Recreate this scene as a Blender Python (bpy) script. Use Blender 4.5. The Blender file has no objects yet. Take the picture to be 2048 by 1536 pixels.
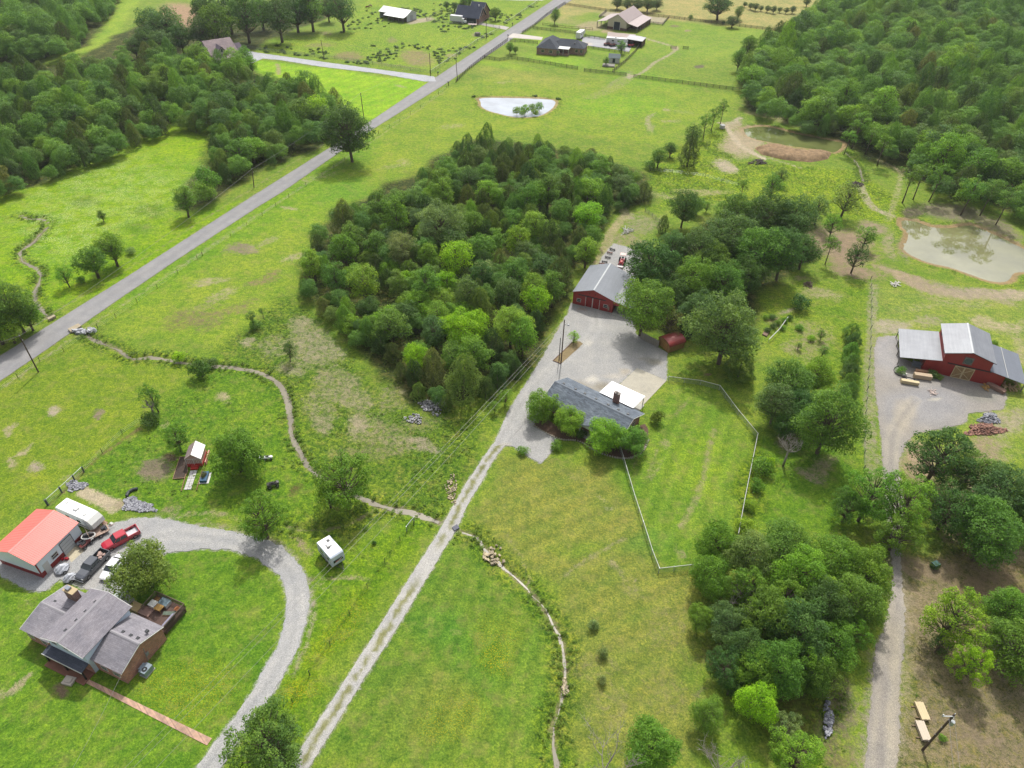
import bpy, math, random
import numpy as np
from mathutils import Vector, Matrix
from mathutils.geometry import delaunay_2d_cdt

# ---------------------------------------------------------------- camera, sky, sun, exposure
scene = bpy.context.scene
H = 95.0; F = 1420.0; PITCH = math.radians(39.5); ROLL = math.radians(-1.63)
_fw = np.array([0, math.cos(PITCH), -math.sin(PITCH)]); _rt = np.array([1.0, 0, 0]); _up = np.cross(_rt, _fw)
CR = math.cos(ROLL)*_rt - math.sin(ROLL)*_up; CU = math.cos(ROLL)*_up + math.sin(ROLL)*_rt
cam = bpy.data.cameras.new("camera"); camo = bpy.data.objects.new("camera", cam)
scene.collection.objects.link(camo)
camo.matrix_world = Matrix(((CR[0], CU[0], -_fw[0], 0), (CR[1], CU[1], -_fw[1], 0), (CR[2], CU[2], -_fw[2], H), (0, 0, 0, 1)))
cam.sensor_width = 36.0; cam.lens = F/2048*36; cam.clip_start = 0.5; cam.clip_end = 6000
scene.camera = camo

SUN_EL, SUN_AZ = 53.0, 6.0          # azimuth clockwise from +Y (the far side of the scene)
world = bpy.data.worlds.new("World"); scene.world = world; world.use_nodes = True
nt = world.node_tree; nt.nodes.clear()
wo = nt.nodes.new("ShaderNodeOutputWorld"); bg = nt.nodes.new("ShaderNodeBackground")
sky = nt.nodes.new("ShaderNodeTexSky"); sky.sky_type = 'NISHITA'; sky.sun_disc = False
sky.sun_elevation = math.radians(SUN_EL); sky.sun_rotation = math.radians(SUN_AZ)
sky.air_density = 1.0; sky.dust_density = 2.0; sky.ozone_density = 1.0
tc = nt.nodes.new("ShaderNodeTexCoord"); mp = nt.nodes.new("ShaderNodeMapping"); mp.inputs['Scale'].default_value = (1, 1, 2.6)
nz = nt.nodes.new("ShaderNodeTexNoise"); nz.inputs['Scale'].default_value = 2.3; nz.inputs['Detail'].default_value = 7; nz.inputs['Roughness'].default_value = .58
cr = nt.nodes.new("ShaderNodeValToRGB"); cr.color_ramp.elements[0].position = .36; cr.color_ramp.elements[1].position = .54
cl = nt.nodes.new("ShaderNodeMixRGB"); cl.blend_type = 'MIX'; cl.inputs[2].default_value = (9.9, 9.6, 9.2, 1)
nt.links.new(tc.outputs['Generated'], mp.inputs[0]); nt.links.new(mp.outputs[0], nz.inputs[0]); nt.links.new(nz.outputs[0], cr.inputs[0])
vm = nt.nodes.new("ShaderNodeVectorMath"); vm.operation = 'DOT_PRODUCT'; vm.inputs[1].default_value = (0.06, .60, .797)
pw0 = nt.nodes.new("ShaderNodeMath"); pw0.operation = 'MAXIMUM'; pw0.inputs[1].default_value = 0.0; pw1 = nt.nodes.new("ShaderNodeMath"); pw1.operation = 'POWER'; pw1.inputs[1].default_value = 5.0
sc_ = nt.nodes.new("ShaderNodeVectorMath"); sc_.operation = 'SCALE'; sc_.inputs[0].default_value = (46, 45, 43); ad = nt.nodes.new("ShaderNodeVectorMath"); ad.operation = 'ADD'; ad.inputs[1].default_value = (8.2, 8.4, 9.0)
nt.links.new(tc.outputs['Generated'], vm.inputs[0]); nt.links.new(vm.outputs['Value'], pw0.inputs[0]); nt.links.new(pw0.outputs[0], pw1.inputs[0]); nt.links.new(pw1.outputs[0], sc_.inputs['Scale'])
nt.links.new(sc_.outputs[0], ad.inputs[0]); nt.links.new(ad.outputs[0], cl.inputs[2])          # clouds glow round the sun
nt.links.new(cr.outputs[0], cl.inputs[0]); nt.links.new(sky.outputs[0], cl.inputs[1]); nt.links.new(cl.outputs[0], bg.inputs[0])
bg.inputs[1].default_value = 0.08
nt.links.new(bg.outputs[0], wo.inputs[0])
sl = bpy.data.lights.new("sun", 'SUN'); sl.energy = 4.8; sl.angle = math.radians(1.6); sl.color = (1.0, 0.96, 0.88)
slo = bpy.data.objects.new("sun", sl); scene.collection.objects.link(slo)
_sd = Vector((math.sin(math.radians(SUN_AZ))*math.cos(math.radians(SUN_EL)), math.cos(math.radians(SUN_AZ))*math.cos(math.radians(SUN_EL)), math.sin(math.radians(SUN_EL))))
slo.rotation_euler = _sd.to_track_quat('Z', 'Y').to_euler(); slo.location = (0, 200, 150)
vs = scene.view_settings; vs.view_transform = 'Standard'; vs.look = 'None'; vs.gamma = 1; vs.exposure = -0.1; vs.use_curve_mapping = False
scene.cycles.max_bounces = 6; scene.cycles.transparent_max_bounces = 12; scene.cycles.diffuse_bounces = 3
scene.cycles.glossy_bounces = 2; scene.cycles.transmission_bounces = 3

# ---------------------------------------------------------------- survey helpers: a photo point to a point on the land
def U(px, py, z=0.0):
    d = _fw + CR*(px-1024)/F - CU*(py-768)/F
    t = (z-H)/d[2]
    return float(d[0]*t), float(d[1]*t)
def V(px, py, z=0.0):
    x, y = U(px, py, z); return Vector((x, y, z))
def dist_at(px, py):
    x, y = U(px, py); return (np.array([x, y, -H]) @ _fw)/F      # metres per photo pixel there
def ang(a, b, z=0.0):
    A = U(*a, z); B = U(*b, z); return math.atan2(B[1]-A[1], B[0]-A[0])
def lin(c): c = c/255.0; return c/12.92 if c <= .04045 else ((c+.055)/1.055)**2.4
K = 0.58; SAT = 1.0
def alb(r, g, b, k=None):
    k = K if k is None else k
    c = [lin(r), lin(g), lin(b)]; l = .2126*c[0]+.7152*c[1]+.0722*c[2]; q = SAT if (g > b*1.15 or r > b*1.15) and max(r, g, b) < 225 and not (r > 1.6*g) else 1.0
    return tuple(min((l+(v-l)*q)*k, .85) for v in c)

_r = np.random.RandomState(7)
_perm = _r.rand(256, 256)
def vnoise(x, y, s, seed=0):
    x = np.asarray(x)/s + seed*17.3; y = np.asarray(y)/s + seed*9.1
    xi = np.floor(x).astype(int); yi = np.floor(y).astype(int); fx = x-xi; fy = y-yi
    fx = fx*fx*(3-2*fx); fy = fy*fy*(3-2*fy)
    g = lambda a, b: _perm[a & 255, b & 255]
    return (g(xi, yi)*(1-fx)+g(xi+1, yi)*fx)*(1-fy)+(g(xi, yi+1)*(1-fx)+g(xi+1, yi+1)*fx)*fy
def fbm(x, y, s, seed=0, o=3):
    t = 0; a = 1; n = 0
    for k in range(o):
        t = t + a*vnoise(x, y, s/2**k, seed+k*3); n += a; a *= .5
    return t/n
def sdist(x, y, poly):                                   # signed distance, positive inside
    n = len(poly); d = np.full(x.shape, 1e9); ins = np.zeros(x.shape, bool)
    for i in range(n):
        ax, ay = poly[i]; bx, by = poly[(i+1) % n]
        dx, dy = bx-ax, by-ay; L = dx*dx+dy*dy+1e-9
        t = np.clip(((x-ax)*dx+(y-ay)*dy)/L, 0, 1)
        d = np.minimum(d, np.hypot(x-ax-t*dx, y-ay-t*dy))
        c = ((ay > y) != (by > y)) & (x < (bx-ax)*(y-ay)/(by-ay+1e-12)+ax)
        ins ^= c
    return np.where(ins, d, -d)
def ldist(x, y, line):
    d = np.full(x.shape, 1e9)
    for (ax, ay), (bx, by) in zip(line[:-1], line[1:]):
        dx, dy = bx-ax, by-ay; L = dx*dx+dy*dy+1e-9
        t = np.clip(((x-ax)*dx+(y-ay)*dy)/L, 0, 1)
        d = np.minimum(d, np.hypot(x-ax-t*dx, y-ay-t*dy))
    return d
def W(pts): return [U(*p) for p in pts]
def smooth_line(pts, step=1.0):
    P_ = [Vector((p[0], p[1], 0)) for p in pts]; out = []
    for i in range(len(P_)-1):
        p0 = P_[max(i-1, 0)]; p1 = P_[i]; p2 = P_[i+1]; p3 = P_[min(i+2, len(P_)-1)]
        n = max(2, int((p2-p1).length/step))
        for k in range(n):
            t = k/n
            q = .5*((2*p1)+(-p0+p2)*t+(2*p0-5*p1+4*p2-p3)*t*t+(-p0+3*p1-3*p2+p3)*t**3)
            out.append((q.x, q.y))
    out.append((P_[-1].x, P_[-1].y)); return out

# ---------------------------------------------------------------- scene helpers
COL = scene.collection
def tag(o, label=None, cat=None, group=None, kind=None):
    if label: o['label'] = label
    if cat: o['category'] = cat
    if group: o['group'] = group
    if kind: o['kind'] = kind
    return o
def thing(name, label, cat, loc=(0, 0, 0), rz=0.0, group=None):
    o = bpy.data.objects.new(name, None); COL.objects.link(o); o.location = loc; o.rotation_euler = (0, 0, rz)
    o.empty_display_size = .3
    return tag(o, label, cat, group)
def link_mesh(name, me, m, parent=None):
    if m is not None: me.materials.append(m)
    o = bpy.data.objects.new(name, me); COL.objects.link(o)
    if parent is not None: o.parent = parent
    return o
def dup(root, loc=None, rz=None, label=None, group=None, scale=None):
    r = root.copy(); COL.objects.link(r)
    if loc is not None: r.location = loc
    if rz is not None: r.rotation_euler = (0, 0, rz)
    if scale is not None: r.scale = scale
    if label: r['label'] = label
    if group: r['group'] = group
    for ch in list(root.children):
        c = ch.copy(); COL.objects.link(c); c.parent = r
        for g in list(ch.children):
            d = g.copy(); COL.objects.link(d); d.parent = c
    return r
class MB:
    """collects faces of one mesh"""
    def __init__(s): s.v = []; s.f = []
    def add(s, vs_, fs):
        n = len(s.v); s.v += [tuple(v) for v in vs_]; s.f += [tuple(i+n for i in f) for f in fs]; return s
    def box(s, c, d, rz=0.0, rx=0.0, ry=0.0):
        M = Matrix.Rotation(rz, 3, 'Z') @ Matrix.Rotation(ry, 3, 'Y') @ Matrix.Rotation(rx, 3, 'X')
        vv = []
        for k in range(8):
            p = Vector(((k & 1)-.5, ((k >> 1) & 1)-.5, ((k >> 2) & 1)-.5)); p = M @ Vector((p.x*d[0], p.y*d[1], p.z*d[2]))
            vv.append((p.x+c[0], p.y+c[1], p.z+c[2]))
        return s.add(vv, [(0, 2, 3, 1), (4, 5, 7, 6), (0, 1, 5, 4), (2, 6, 7, 3), (0, 4, 6, 2), (1, 3, 7, 5)])
    def b(s, x0, x1, y0, y1, z0, z1): return s.box(((x0+x1)/2, (y0+y1)/2, (z0+z1)/2), (abs(x1-x0), abs(y1-y0), abs(z1-z0)))
    def tube(s, pts, r, n=6, cap=True):
        pts = [Vector(p) for p in pts]; rs = r if isinstance(r, (list, tuple)) else [r]*len(pts); rings = []; vv = []
        for i, p in enumerate(pts):
            d = (pts[min(i+1, len(pts)-1)]-pts[max(i-1, 0)]).normalized()
            a = d.orthogonal().normalized() if i == 0 else (prev - d*prev.dot(d)).normalized()
            prev = a; b_ = d.cross(a)
            for k in range(n):
                t = 2*math.pi*k/n; q = p+(a*math.cos(t)+b_*math.sin(t))*rs[i]; vv.append(tuple(q))
        ff = []
        for i in range(len(pts)-1):
            for k in range(n):
                ff.append((i*n+k, i*n+(k+1) % n, (i+1)*n+(k+1) % n, (i+1)*n+k))
        if cap: ff.append(tuple(range(n-1, -1, -1))); ff.append(tuple((len(pts)-1)*n+k for k in range(n)))
        return s.add(vv, ff)
    def prism(s, poly, y0, y1, axis='y'):                 # poly in (x,z), extruded along y (axis 'x': poly in (y,z) along x)
        n = len(poly)
        if axis == 'y': vv = [(p[0], y0, p[1]) for p in poly]+[(p[0], y1, p[1]) for p in poly]
        elif axis == 'x': vv = [(y0, p[0], p[1]) for p in poly]+[(y1, p[0], p[1]) for p in poly]
        else: vv = [(p[0], p[1], y0) for p in poly]+[(p[0], p[1], y1) for p in poly]
        ff = [tuple(range(n)), tuple(range(2*n-1, n-1, -1))]+[(i, n+i, n+(i+1) % n, (i+1) % n) for i in range(n)]
        return s.add(vv, ff)
    def slab(s, a, b_, c, d, th):                         # quad a,b,c,d thickened along its own normal (downwards)
        a, b_, c, d = map(Vector, (a, b_, c, d)); nn = (b_-a).cross(d-a).normalized()
        if nn.z < 0: nn = -nn
        q = [a, b_, c, d]; vv = [tuple(p) for p in q]+[tuple(p-nn*th) for p in q]
        return s.add(vv, [(0, 1, 2, 3), (7, 6, 5, 4), (0, 4, 5, 1), (1, 5, 6, 2), (2, 6, 7, 3), (3, 7, 4, 0)])
    def ribs(s, a, b_, c, d, n, w, h):                    # n ribs running a->d direction, spread a->b
        a, b_, c, d = map(Vector, (a, b_, c, d)); nn = (b_-a).cross(d-a).normalized()
        if nn.z < 0: nn = -nn
        for i in range(n):
            t = (i+.5)/n; p = a.lerp(b_, t)+nn*.002; q = d.lerp(c, t)+nn*.002; u = (b_-a).normalized()*w/2
            vv = [p-u, p+u, q+u, q-u, p-u*.5+nn*h, p+u*.5+nn*h, q+u*.5+nn*h, q-u*.5+nn*h]
            s.add([tuple(x) for x in vv], [(4, 5, 6, 7), (0, 1, 5, 4), (2, 3, 7, 6), (1, 2, 6, 5), (3, 0, 4, 7)])
        return s
    def cyl(s, c, r, h, n=16, axis='z'):
        c = Vector(c); d = {'z': Vector((0, 0, 1)), 'x': Vector((1, 0, 0)), 'y': Vector((0, 1, 0))}[axis]
        return s.tube([c-d*h/2, c+d*h/2], r, n)
    def build(s, name, m, parent=None, smooth=False):
        me = bpy.data.meshes.new(name); me.from_pydata(s.v, [], s.f); me.validate()
        import bmesh
        bm = bmesh.new(); bm.from_mesh(me); bmesh.ops.recalc_face_normals(bm, faces=bm.faces); bm.to_mesh(me); bm.free()
        if smooth: me.polygons.foreach_set('use_smooth', [True]*len(me.polygons))
        return link_mesh(name, me, m, parent)
def raw_mesh(name, verts, faces4=None, faces3=None):
    me = bpy.data.meshes.new(name); me.vertices.add(len(verts)); me.vertices.foreach_set('co', np.asarray(verts, np.float32).ravel())
    f = faces4 if faces4 is not None else faces3; k = 4 if faces4 is not None else 3
    f = np.asarray(f, np.int32); me.loops.add(f.size); me.loops.foreach_set('vertex_index', f.ravel())
    me.polygons.add(len(f)); me.polygons.foreach_set('loop_start', np.arange(len(f), dtype=np.int32)*k)
    me.update(calc_edges=True); return me
def attr(me, name, arr, typ='FLOAT_COLOR', dom='POINT'):
    a = me.attributes.new(name, typ, dom)
    if typ == 'FLOAT_COLOR':
        arr = np.asarray(arr, np.float32)
        if arr.shape[1] == 3: arr = np.hstack([arr, np.ones((len(arr), 1), np.float32)])
        a.data.foreach_set('color', arr.ravel())
    else: a.data.foreach_set('value', np.asarray(arr, np.float32).ravel())

# ---------------------------------------------------------------- materials
class NT:
    def __init__(s, m): s.t = m.node_tree; s.n = s.t.nodes; s.l = s.t.links
    def new(s, t, **kw):
        n = s.n.new(t)
        for k, v in kw.items():
            if hasattr(n, k): setattr(n, k, v)
            else: n.inputs[k.replace('_', ' ')].default_value = v
        return n
    def mix(s, fac, a, b_, mode='MIX'):
        n = s.n.new('ShaderNodeMixRGB'); n.blend_type = mode
        for i, v in enumerate((fac, a, b_)):
            if isinstance(v, bpy.types.NodeSocket): s.l.new(v, n.inputs[i])
            elif i == 0: n.inputs[0].default_value = v
            else: n.inputs[i].default_value = (*v[:3], 1)
        return n.outputs[0]
    def math(s, op, a, b_=0.0, clamp=False):
        n = s.n.new('ShaderNodeMath'); n.operation = op; n.use_clamp = clamp
        for i, v in enumerate((a, b_)):
            if isinstance(v, bpy.types.NodeSocket): s.l.new(v, n.inputs[i])
            else: n.inputs[i].default_value = v
        return n.outputs[0]
    def noise(s, vec, scale, detail=3, rough=.55, dist=0):
        n = s.new('ShaderNodeTexNoise', Scale=scale, Detail=detail, Roughness=rough, Distortion=dist)
        if vec is not None: s.l.new(vec, n.inputs['Vector'])
        return n.outputs[0]
    def ramp(s, v, a, b_, c0=(0, 0, 0), c1=(1, 1, 1)):
        n = s.n.new('ShaderNodeValToRGB'); e = n.color_ramp.elements; e[0].position = a; e[1].position = b_
        e[0].color = (*c0, 1); e[1].color = (*c1, 1); s.l.new(v, n.inputs[0]); return n.outputs[0]
    def bump(s, h, st, dist, nrm=None):
        n = s.n.new('ShaderNodeBump'); n.inputs['Strength'].default_value = st; n.inputs['Distance'].default_value = dist
        s.l.new(h, n.inputs['Height'])
        if nrm: s.l.new(nrm, n.inputs['Normal'])
        return n.outputs[0]
def newmat(name):
    m = bpy.data.materials.new(name); m.use_nodes = True; m.node_tree.nodes.clear(); t = NT(m)
    p = t.new('ShaderNodeBsdfPrincipled'); o = t.new('ShaderNodeOutputMaterial'); t.l.new(p.outputs[0], o.inputs[0])
    tc_ = t.new('ShaderNodeTexCoord'); return m, t, p, tc_.outputs['Object'], o
_M = {}
def mat(name, rgb, rough=.7, metal=0.0, var=.12, scale=1.5, spec=.4, bump=0.0, k=None, coat=0.0, streak=None):
    if name in _M: return _M[name]
    m, t, p, co, o = newmat(name); c = alb(*rgb, k=k)
    v = co
    if streak:
        mp_ = t.new('ShaderNodeMapping'); mp_.inputs['Scale'].default_value = streak; t.l.new(co, mp_.inputs[0]); v = mp_.outputs[0]
    n = t.noise(v, scale, 5, .6); n2 = t.noise(co, scale*9, 3, .6)
    f = t.math('ADD', t.math('MULTIPLY', n, .65), t.math('MULTIPLY', n2, .35))
    r = t.ramp(f, .36, .64, tuple(x*(1-var) for x in c), tuple(min(x*(1+var), .9) for x in c))
    t.l.new(r, p.inputs['Base Color'])
    p.inputs['Roughness'].default_value = rough; p.inputs['Metallic'].default_value = metal; p.inputs['Specular IOR Level'].default_value = spec
    p.inputs['Coat Weight'].default_value = coat
    if bump: t.l.new(t.bump(n2, .5, bump), p.inputs['Normal'])
    _M[name] = m; return m
def shingle(name, rgb, dark=.22, along='x'):
    if name in _M: return _M[name]
    m, t, p, co, o = newmat(name); c = alb(*rgb)
    br = t.new('ShaderNodeTexBrick', Scale=1.0); br.inputs['Color1'].default_value = (*[x*(1-dark) for x in c], 1)
    br.inputs['Color2'].default_value = (*[x*(1+dark) for x in c], 1); br.inputs['Mortar'].default_value = (*[x*.72 for x in c], 1)
    br.inputs['Mortar Size'].default_value = .012; br.inputs['Brick Width'].default_value = .7; br.inputs['Row Height'].default_value = .22
    mp_ = t.new('ShaderNodeMapping')
    if along == 'y': mp_.inputs['Rotation'].default_value = (0, 0, math.pi/2)
    t.l.new(co, mp_.inputs[0]); t.l.new(mp_.outputs[0], br.inputs['Vector'])
    n = t.noise(co, .35, 4); n2 = t.noise(co, 6, 3)
    c2 = t.mix(1.0, br.outputs[0], t.ramp(n, .35, .65, (.82, .82, .84), (1.12, 1.1, 1.08)), 'MULTIPLY')
    c3 = t.mix(1.0, c2, t.ramp(n2, .35, .65, (.86, .86, .86), (1.12, 1.12, 1.12)), 'MULTIPLY')
    t.l.new(c3, p.inputs['Base Color']); p.inputs['Roughness'].default_value = .9; p.inputs['Specular IOR Level'].default_value = .25
    _M[name] = m; return m
def brick(name, rgb, k=None):
    if name in _M: return _M[name]
    m, t, p, co, o = newmat(name); c = alb(*rgb, k=k)
    sx = t.new('ShaderNodeSeparateXYZ'); t.l.new(co, sx.inputs[0]); cx = t.new('ShaderNodeCombineXYZ')
    t.l.new(t.math('ADD', sx.outputs[0], sx.outputs[1]), cx.inputs[0]); t.l.new(sx.outputs[2], cx.inputs[1])
    br = t.new('ShaderNodeTexBrick', Scale=1.0); br.inputs['Color1'].default_value = (c[0]*.75, c[1]*.7, c[2]*.7, 1)
    br.inputs['Color2'].default_value = (c[0]*1.25, c[1]*1.2, c[2]*1.15, 1); br.inputs['Mortar'].default_value = (.30, .27, .24, 1)
    br.inputs['Mortar Size'].default_value = .012; br.inputs['Brick Width'].default_value = .22; br.inputs['Row Height'].default_value = .08
    t.l.new(cx.outputs[0], br.inputs['Vector'])
    c2 = t.mix(1.0, br.outputs[0], t.ramp(t.noise(co, 1.6, 4), .35, .65, (.78, .8, .82), (1.15, 1.12, 1.1)), 'MULTIPLY')
    t.l.new(c2, p.inputs['Base Color']); p.inputs['Roughness'].default_value = .9
    _M[name] = m; return m
def ribmetal(name, rgb, along='x', pitch=.23, k=None, rough=.45, metal=.0, var=.1):
    """painted or bare ribbed sheet; light dirt streaks run down the ribs"""
    if name in _M: return _M[name]
    m, t, p, co, o = newmat(name); c = alb(*rgb, k=k)
    mp_ = t.new('ShaderNodeMapping'); mp_.inputs['Scale'].default_value = {'x': (2.2, .12, .12), 'y': (.12, 2.2, .12), 'z': (2.2, 2.2, .12)}[along]
    t.l.new(co, mp_.inputs[0]); n = t.noise(mp_.outputs[0], 1.3, 4); n2 = t.noise(co, .5, 4); n3 = t.noise(co, 12, 2)
    f = t.math('ADD', t.math('ADD', t.math('MULTIPLY', n, .4), t.math('MULTIPLY', n2, .4)), t.math('MULTIPLY', n3, .2))
    t.l.new(t.ramp(f, .38, .62, tuple(x*(1-var) for x in c), tuple(min(.9, x*(1+var)) for x in c)), p.inputs['Base Color'])
    p.inputs['Roughness'].default_value = rough; p.inputs['Metallic'].default_value = metal
    _M[name] = m; return m
def glassm():
    if 'glass' in _M: return _M['glass']
    m, t, p, co, o = newmat('glass'); p.inputs['Base Color'].default_value = (.02, .03, .035, 1); p.inputs['Roughness'].default_value = .05
    p.inputs['Specular IOR Level'].default_value = .8; _M['glass'] = m; return m
def chainmat(name, rgb, cover):
    """woven wire seen from afar: the wires cover only a part of the sheet, the rest is open"""
    if name in _M: return _M[name]
    m, t, p, co, o = newmat(name); c = alb(*rgb); p.inputs['Base Color'].default_value = (*c, 1); p.inputs['Roughness'].default_value = .5
    tr = t.new('ShaderNodeBsdfTransparent'); mx = t.new('ShaderNodeMixShader')
    sx = t.new('ShaderNodeSeparateXYZ'); t.l.new(co, sx.inputs[0])
    u = t.math('ADD', sx.outputs[0], sx.outputs[1])
    a = t.math('FRACT', t.math('MULTIPLY', t.math('ADD', u, sx.outputs[2]), 11.0)); b_ = t.math('FRACT', t.math('MULTIPLY', t.math('SUBTRACT', u, sx.outputs[2]), 11.0))
    w = t.math('MAXIMUM', t.math('LESS_THAN', a, cover), t.math('LESS_THAN', b_, cover))
    t.l.new(w, mx.inputs[0]); t.l.new(tr.outputs[0], mx.inputs[1]); t.l.new(p.outputs[0], mx.inputs[2]); t.l.new(mx.outputs[0], o.inputs[0])
    _M[name] = m; return m
# ---------------------------------------------------------------- layout lines (photo points, carried to the land)
ROAD = [(-140, 800), (-60, 748), (0, 712), (250, 556), (512, 388), (700, 270), (862, 161), (1024, 54), (1105, 1), (1165, -40), (1205, -40), (1142, 1), (1024, 78), (887, 170), (743, 260), (564, 384), (512, 416), (350, 522), (250, 590), (87, 703), (0, 762), (-140, 862)]
LANE = [(570, 1556), (600, 1500), (655, 1415), (700, 1346), (735, 1290), (800, 1187), (845, 1115), (880, 1060), (905, 1015), (930, 970), (960, 925), (986, 888), (1010, 890), (985, 922), (965, 960), (935, 1010), (915, 1056), (880, 1112), (835, 1187), (790, 1262), (730, 1355), (665, 1460), (605, 1556)]
YARD = [(984, 893), (1003, 855), (1020, 815), (1050, 770), (1085, 715), (1118, 655), (1136, 625), (1143, 606), (1185, 600), (1262, 620), (1272, 668), (1334, 706), (1333, 761), (1274, 737), (1240, 766), (1225, 800), (1110, 800), (1085, 800), (1070, 850), (1107, 871), (1114, 879), (1104, 903), (1081, 927), (1052, 910), (1024, 893), (1008, 890)]
BACKYARD = [(1228, 487), (1250, 493), (1284, 505), (1275, 560), (1240, 565), (1190, 545), (1205, 512)]
DRIVE = [(380, 1556), (425, 1490), (482, 1417), (512, 1370), (530, 1332), (557, 1292), (571, 1235), (573, 1190), (560, 1152), (549, 1143), (512, 1116), (462, 1099), (400, 1098), (335, 1106), (300, 1122), (272, 1155), (262, 1190), (240, 1205), (200, 1186), (150, 1172), (118, 1158), (92, 1182), (60, 1182), (0, 1150), (-60, 1120), (0, 1100), (80, 1140), (170, 1066), (200, 1052), (225, 1047), (270, 1036), (317, 1035), (400, 1053), (475, 1065), (512, 1074), (562, 1091), (594, 1123), (612, 1152), (620, 1190), (614, 1240), (597, 1292), (572, 1342), (544, 1392), (500, 1452), (440, 1536), (425, 1556)]
RLANE = [(1728, 1556), (1736, 1464), (1743, 1377), (1751, 1292), (1768, 1260), (1782, 1200), (1786, 1152), (1780, 1080), (1768, 1000), (1766, 925), (1760, 850), (1751, 780), (1748, 700), (1756, 674), (1794, 672), (1800, 715), (1850, 735), (1960, 740), (2000, 768), (2014, 790), (2008, 818), (1975, 822), (1935, 826), (1932, 845), (1900, 856), (1860, 862), (1828, 868), (1812, 888), (1797, 925), (1806, 1000), (1801, 1080), (1802, 1152), (1810, 1222), (1808, 1292), (1799, 1377), (1800, 1477), (1790, 1556)]
TDRIVE = [(425, 96), (480, 98), (512, 105), (640, 123), (780, 142), (868, 153), (872, 163), (850, 163), (760, 147), (640, 133), (560, 120), (525, 117), (505, 126), (487, 128), (460, 118)]
PONDS = dict(
 far=[(954, 196), (974, 193.5), (1024, 194), (1086, 196), (1111, 200), (1110, 212), (1094, 225), (1074, 232), (1040, 234), (1015, 231), (999, 227), (974, 220), (960, 211), (959, 203)],
 dug=[(1484, 257), (1500, 253), (1529, 251), (1556, 256), (1591, 265), (1626, 272), (1679, 282), (1688, 287), (1682, 298), (1668, 305), (1654, 301), (1626, 297), (1591, 293), (1565, 288), (1520, 280), (1494, 271)],
 near=[(1801, 437), (1836, 441), (1861, 451), (1898, 453), (1941, 448), (1973, 459), (2011, 476), (2048, 494), (2110, 520), (2125, 540), (2085, 548), (2048, 544), (2031, 547), (2023, 560), (2003, 565), (1973, 560), (1936, 547), (1898, 534), (1861, 526), (1823, 511), (1804, 496), (1811, 479), (1813, 464), (1801, 450)])
CREEKS = [  # points, half width in metres, water?
 ([(40, 430), (60, 437), (80, 436), (95, 444), (90, 457), (78, 470), (66, 483), (52, 492), (42, 499), (40, 510), (46, 522), (60, 530), (74, 536), (80, 548), (77, 563), (71, 577), (68, 590), (74, 605), (84, 620), (96, 634)], .8, 1),
 ([(172, 668), (190, 680), (230, 695), (262, 716), (300, 713), (340, 719), (380, 726), (430, 731), (480, 735), (522, 745), (556, 766), (575, 800), (581, 840), (585, 875), (600, 905), (622, 938), (650, 955), (690, 968), (715, 990), (760, 1009), (820, 1023), (878, 1043)], .75, 1),
 ([(920, 1062), (946, 1069), (960, 1082), (976, 1103), (1000, 1127), (1020, 1145), (1045, 1165), (1066, 1187), (1090, 1220), (1110, 1252), (1125, 1287), (1130, 1317), (1128, 1352), (1125, 1387), (1112, 1430), (1104, 1452), (1108, 1490), (1118, 1556)], .42, 1),
 ([(570, 1052), (610, 1058), (650, 1058), (700, 1045), (735, 1026), (752, 1012)], .45, 0),
 ([(1668, 1380), (1665, 1405), (1655, 1430), (1644, 1462), (1640, 1500)], .6, 0),
 ([(1690, 303), (1702, 312), (1714, 325), (1722, 342), (1727, 362)], .5, 1),
]
CREEKW = [(smooth_line(W(c[0]), 1.2), c[1], c[2]) for c in CREEKS]
POLY = {k: W(v) for k, v in dict(road=ROAD, lane=LANE, yard=YARD, back=BACKYARD, drive=DRIVE, rlane=RLANE, tdrive=TDRIVE).items()}
PONDW = {k: [p for p in smooth_line(W(v)+[U(*v[0])], 1.5)][:-1] for k, v in PONDS.items()}

# ---------------------------------------------------------------- the land
def graded():
    xs = [0.0]
    while xs[-1] < 2600: xs.append(xs[-1]+(0.62 if xs[-1] < 75 else .9 if xs[-1] < 130 else 1.6 if xs[-1] < 340 else 6 if xs[-1] < 500 else 60))
    xs = np.array([-x for x in xs[:0:-1]]+xs)
    ys = [-600.0]
    while ys[-1] < 3200:
        y = ys[-1]; ys.append(y+(60 if y < -20 else 8 if y < 24 else .6 if y < 130 else .9 if y < 210 else 1.5 if y < 360 else 2.4 if y < 620 else 10 if y < 760 else 80))
    return xs, np.array(ys)
gx, gy = graded(); GX, GY = np.meshgrid(gx, gy); gX = GX.ravel(); gY = GY.ravel(); NV = gX.size
wx = gX+(fbm(gX, gY, 9, 1)-.5)*7; wy = gY+(fbm(gX, gY, 9, 5)-.5)*7            # warped, so borders wander
def sm(x, a, b_): t = np.clip((x-a)/(b_-a), 0, 1); return t*t*(3-2*t)
C1 = np.tile(np.array(alb(126, 152, 52)), (NV, 1)); C2 = np.tile(np.array(alb(176, 158, 122)), (NV, 1))
MR = np.zeros(NV); MG = np.full(NV, .12); MBl = np.zeros(NV); MA = np.zeros(NV); DG = np.zeros(NV)
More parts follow.
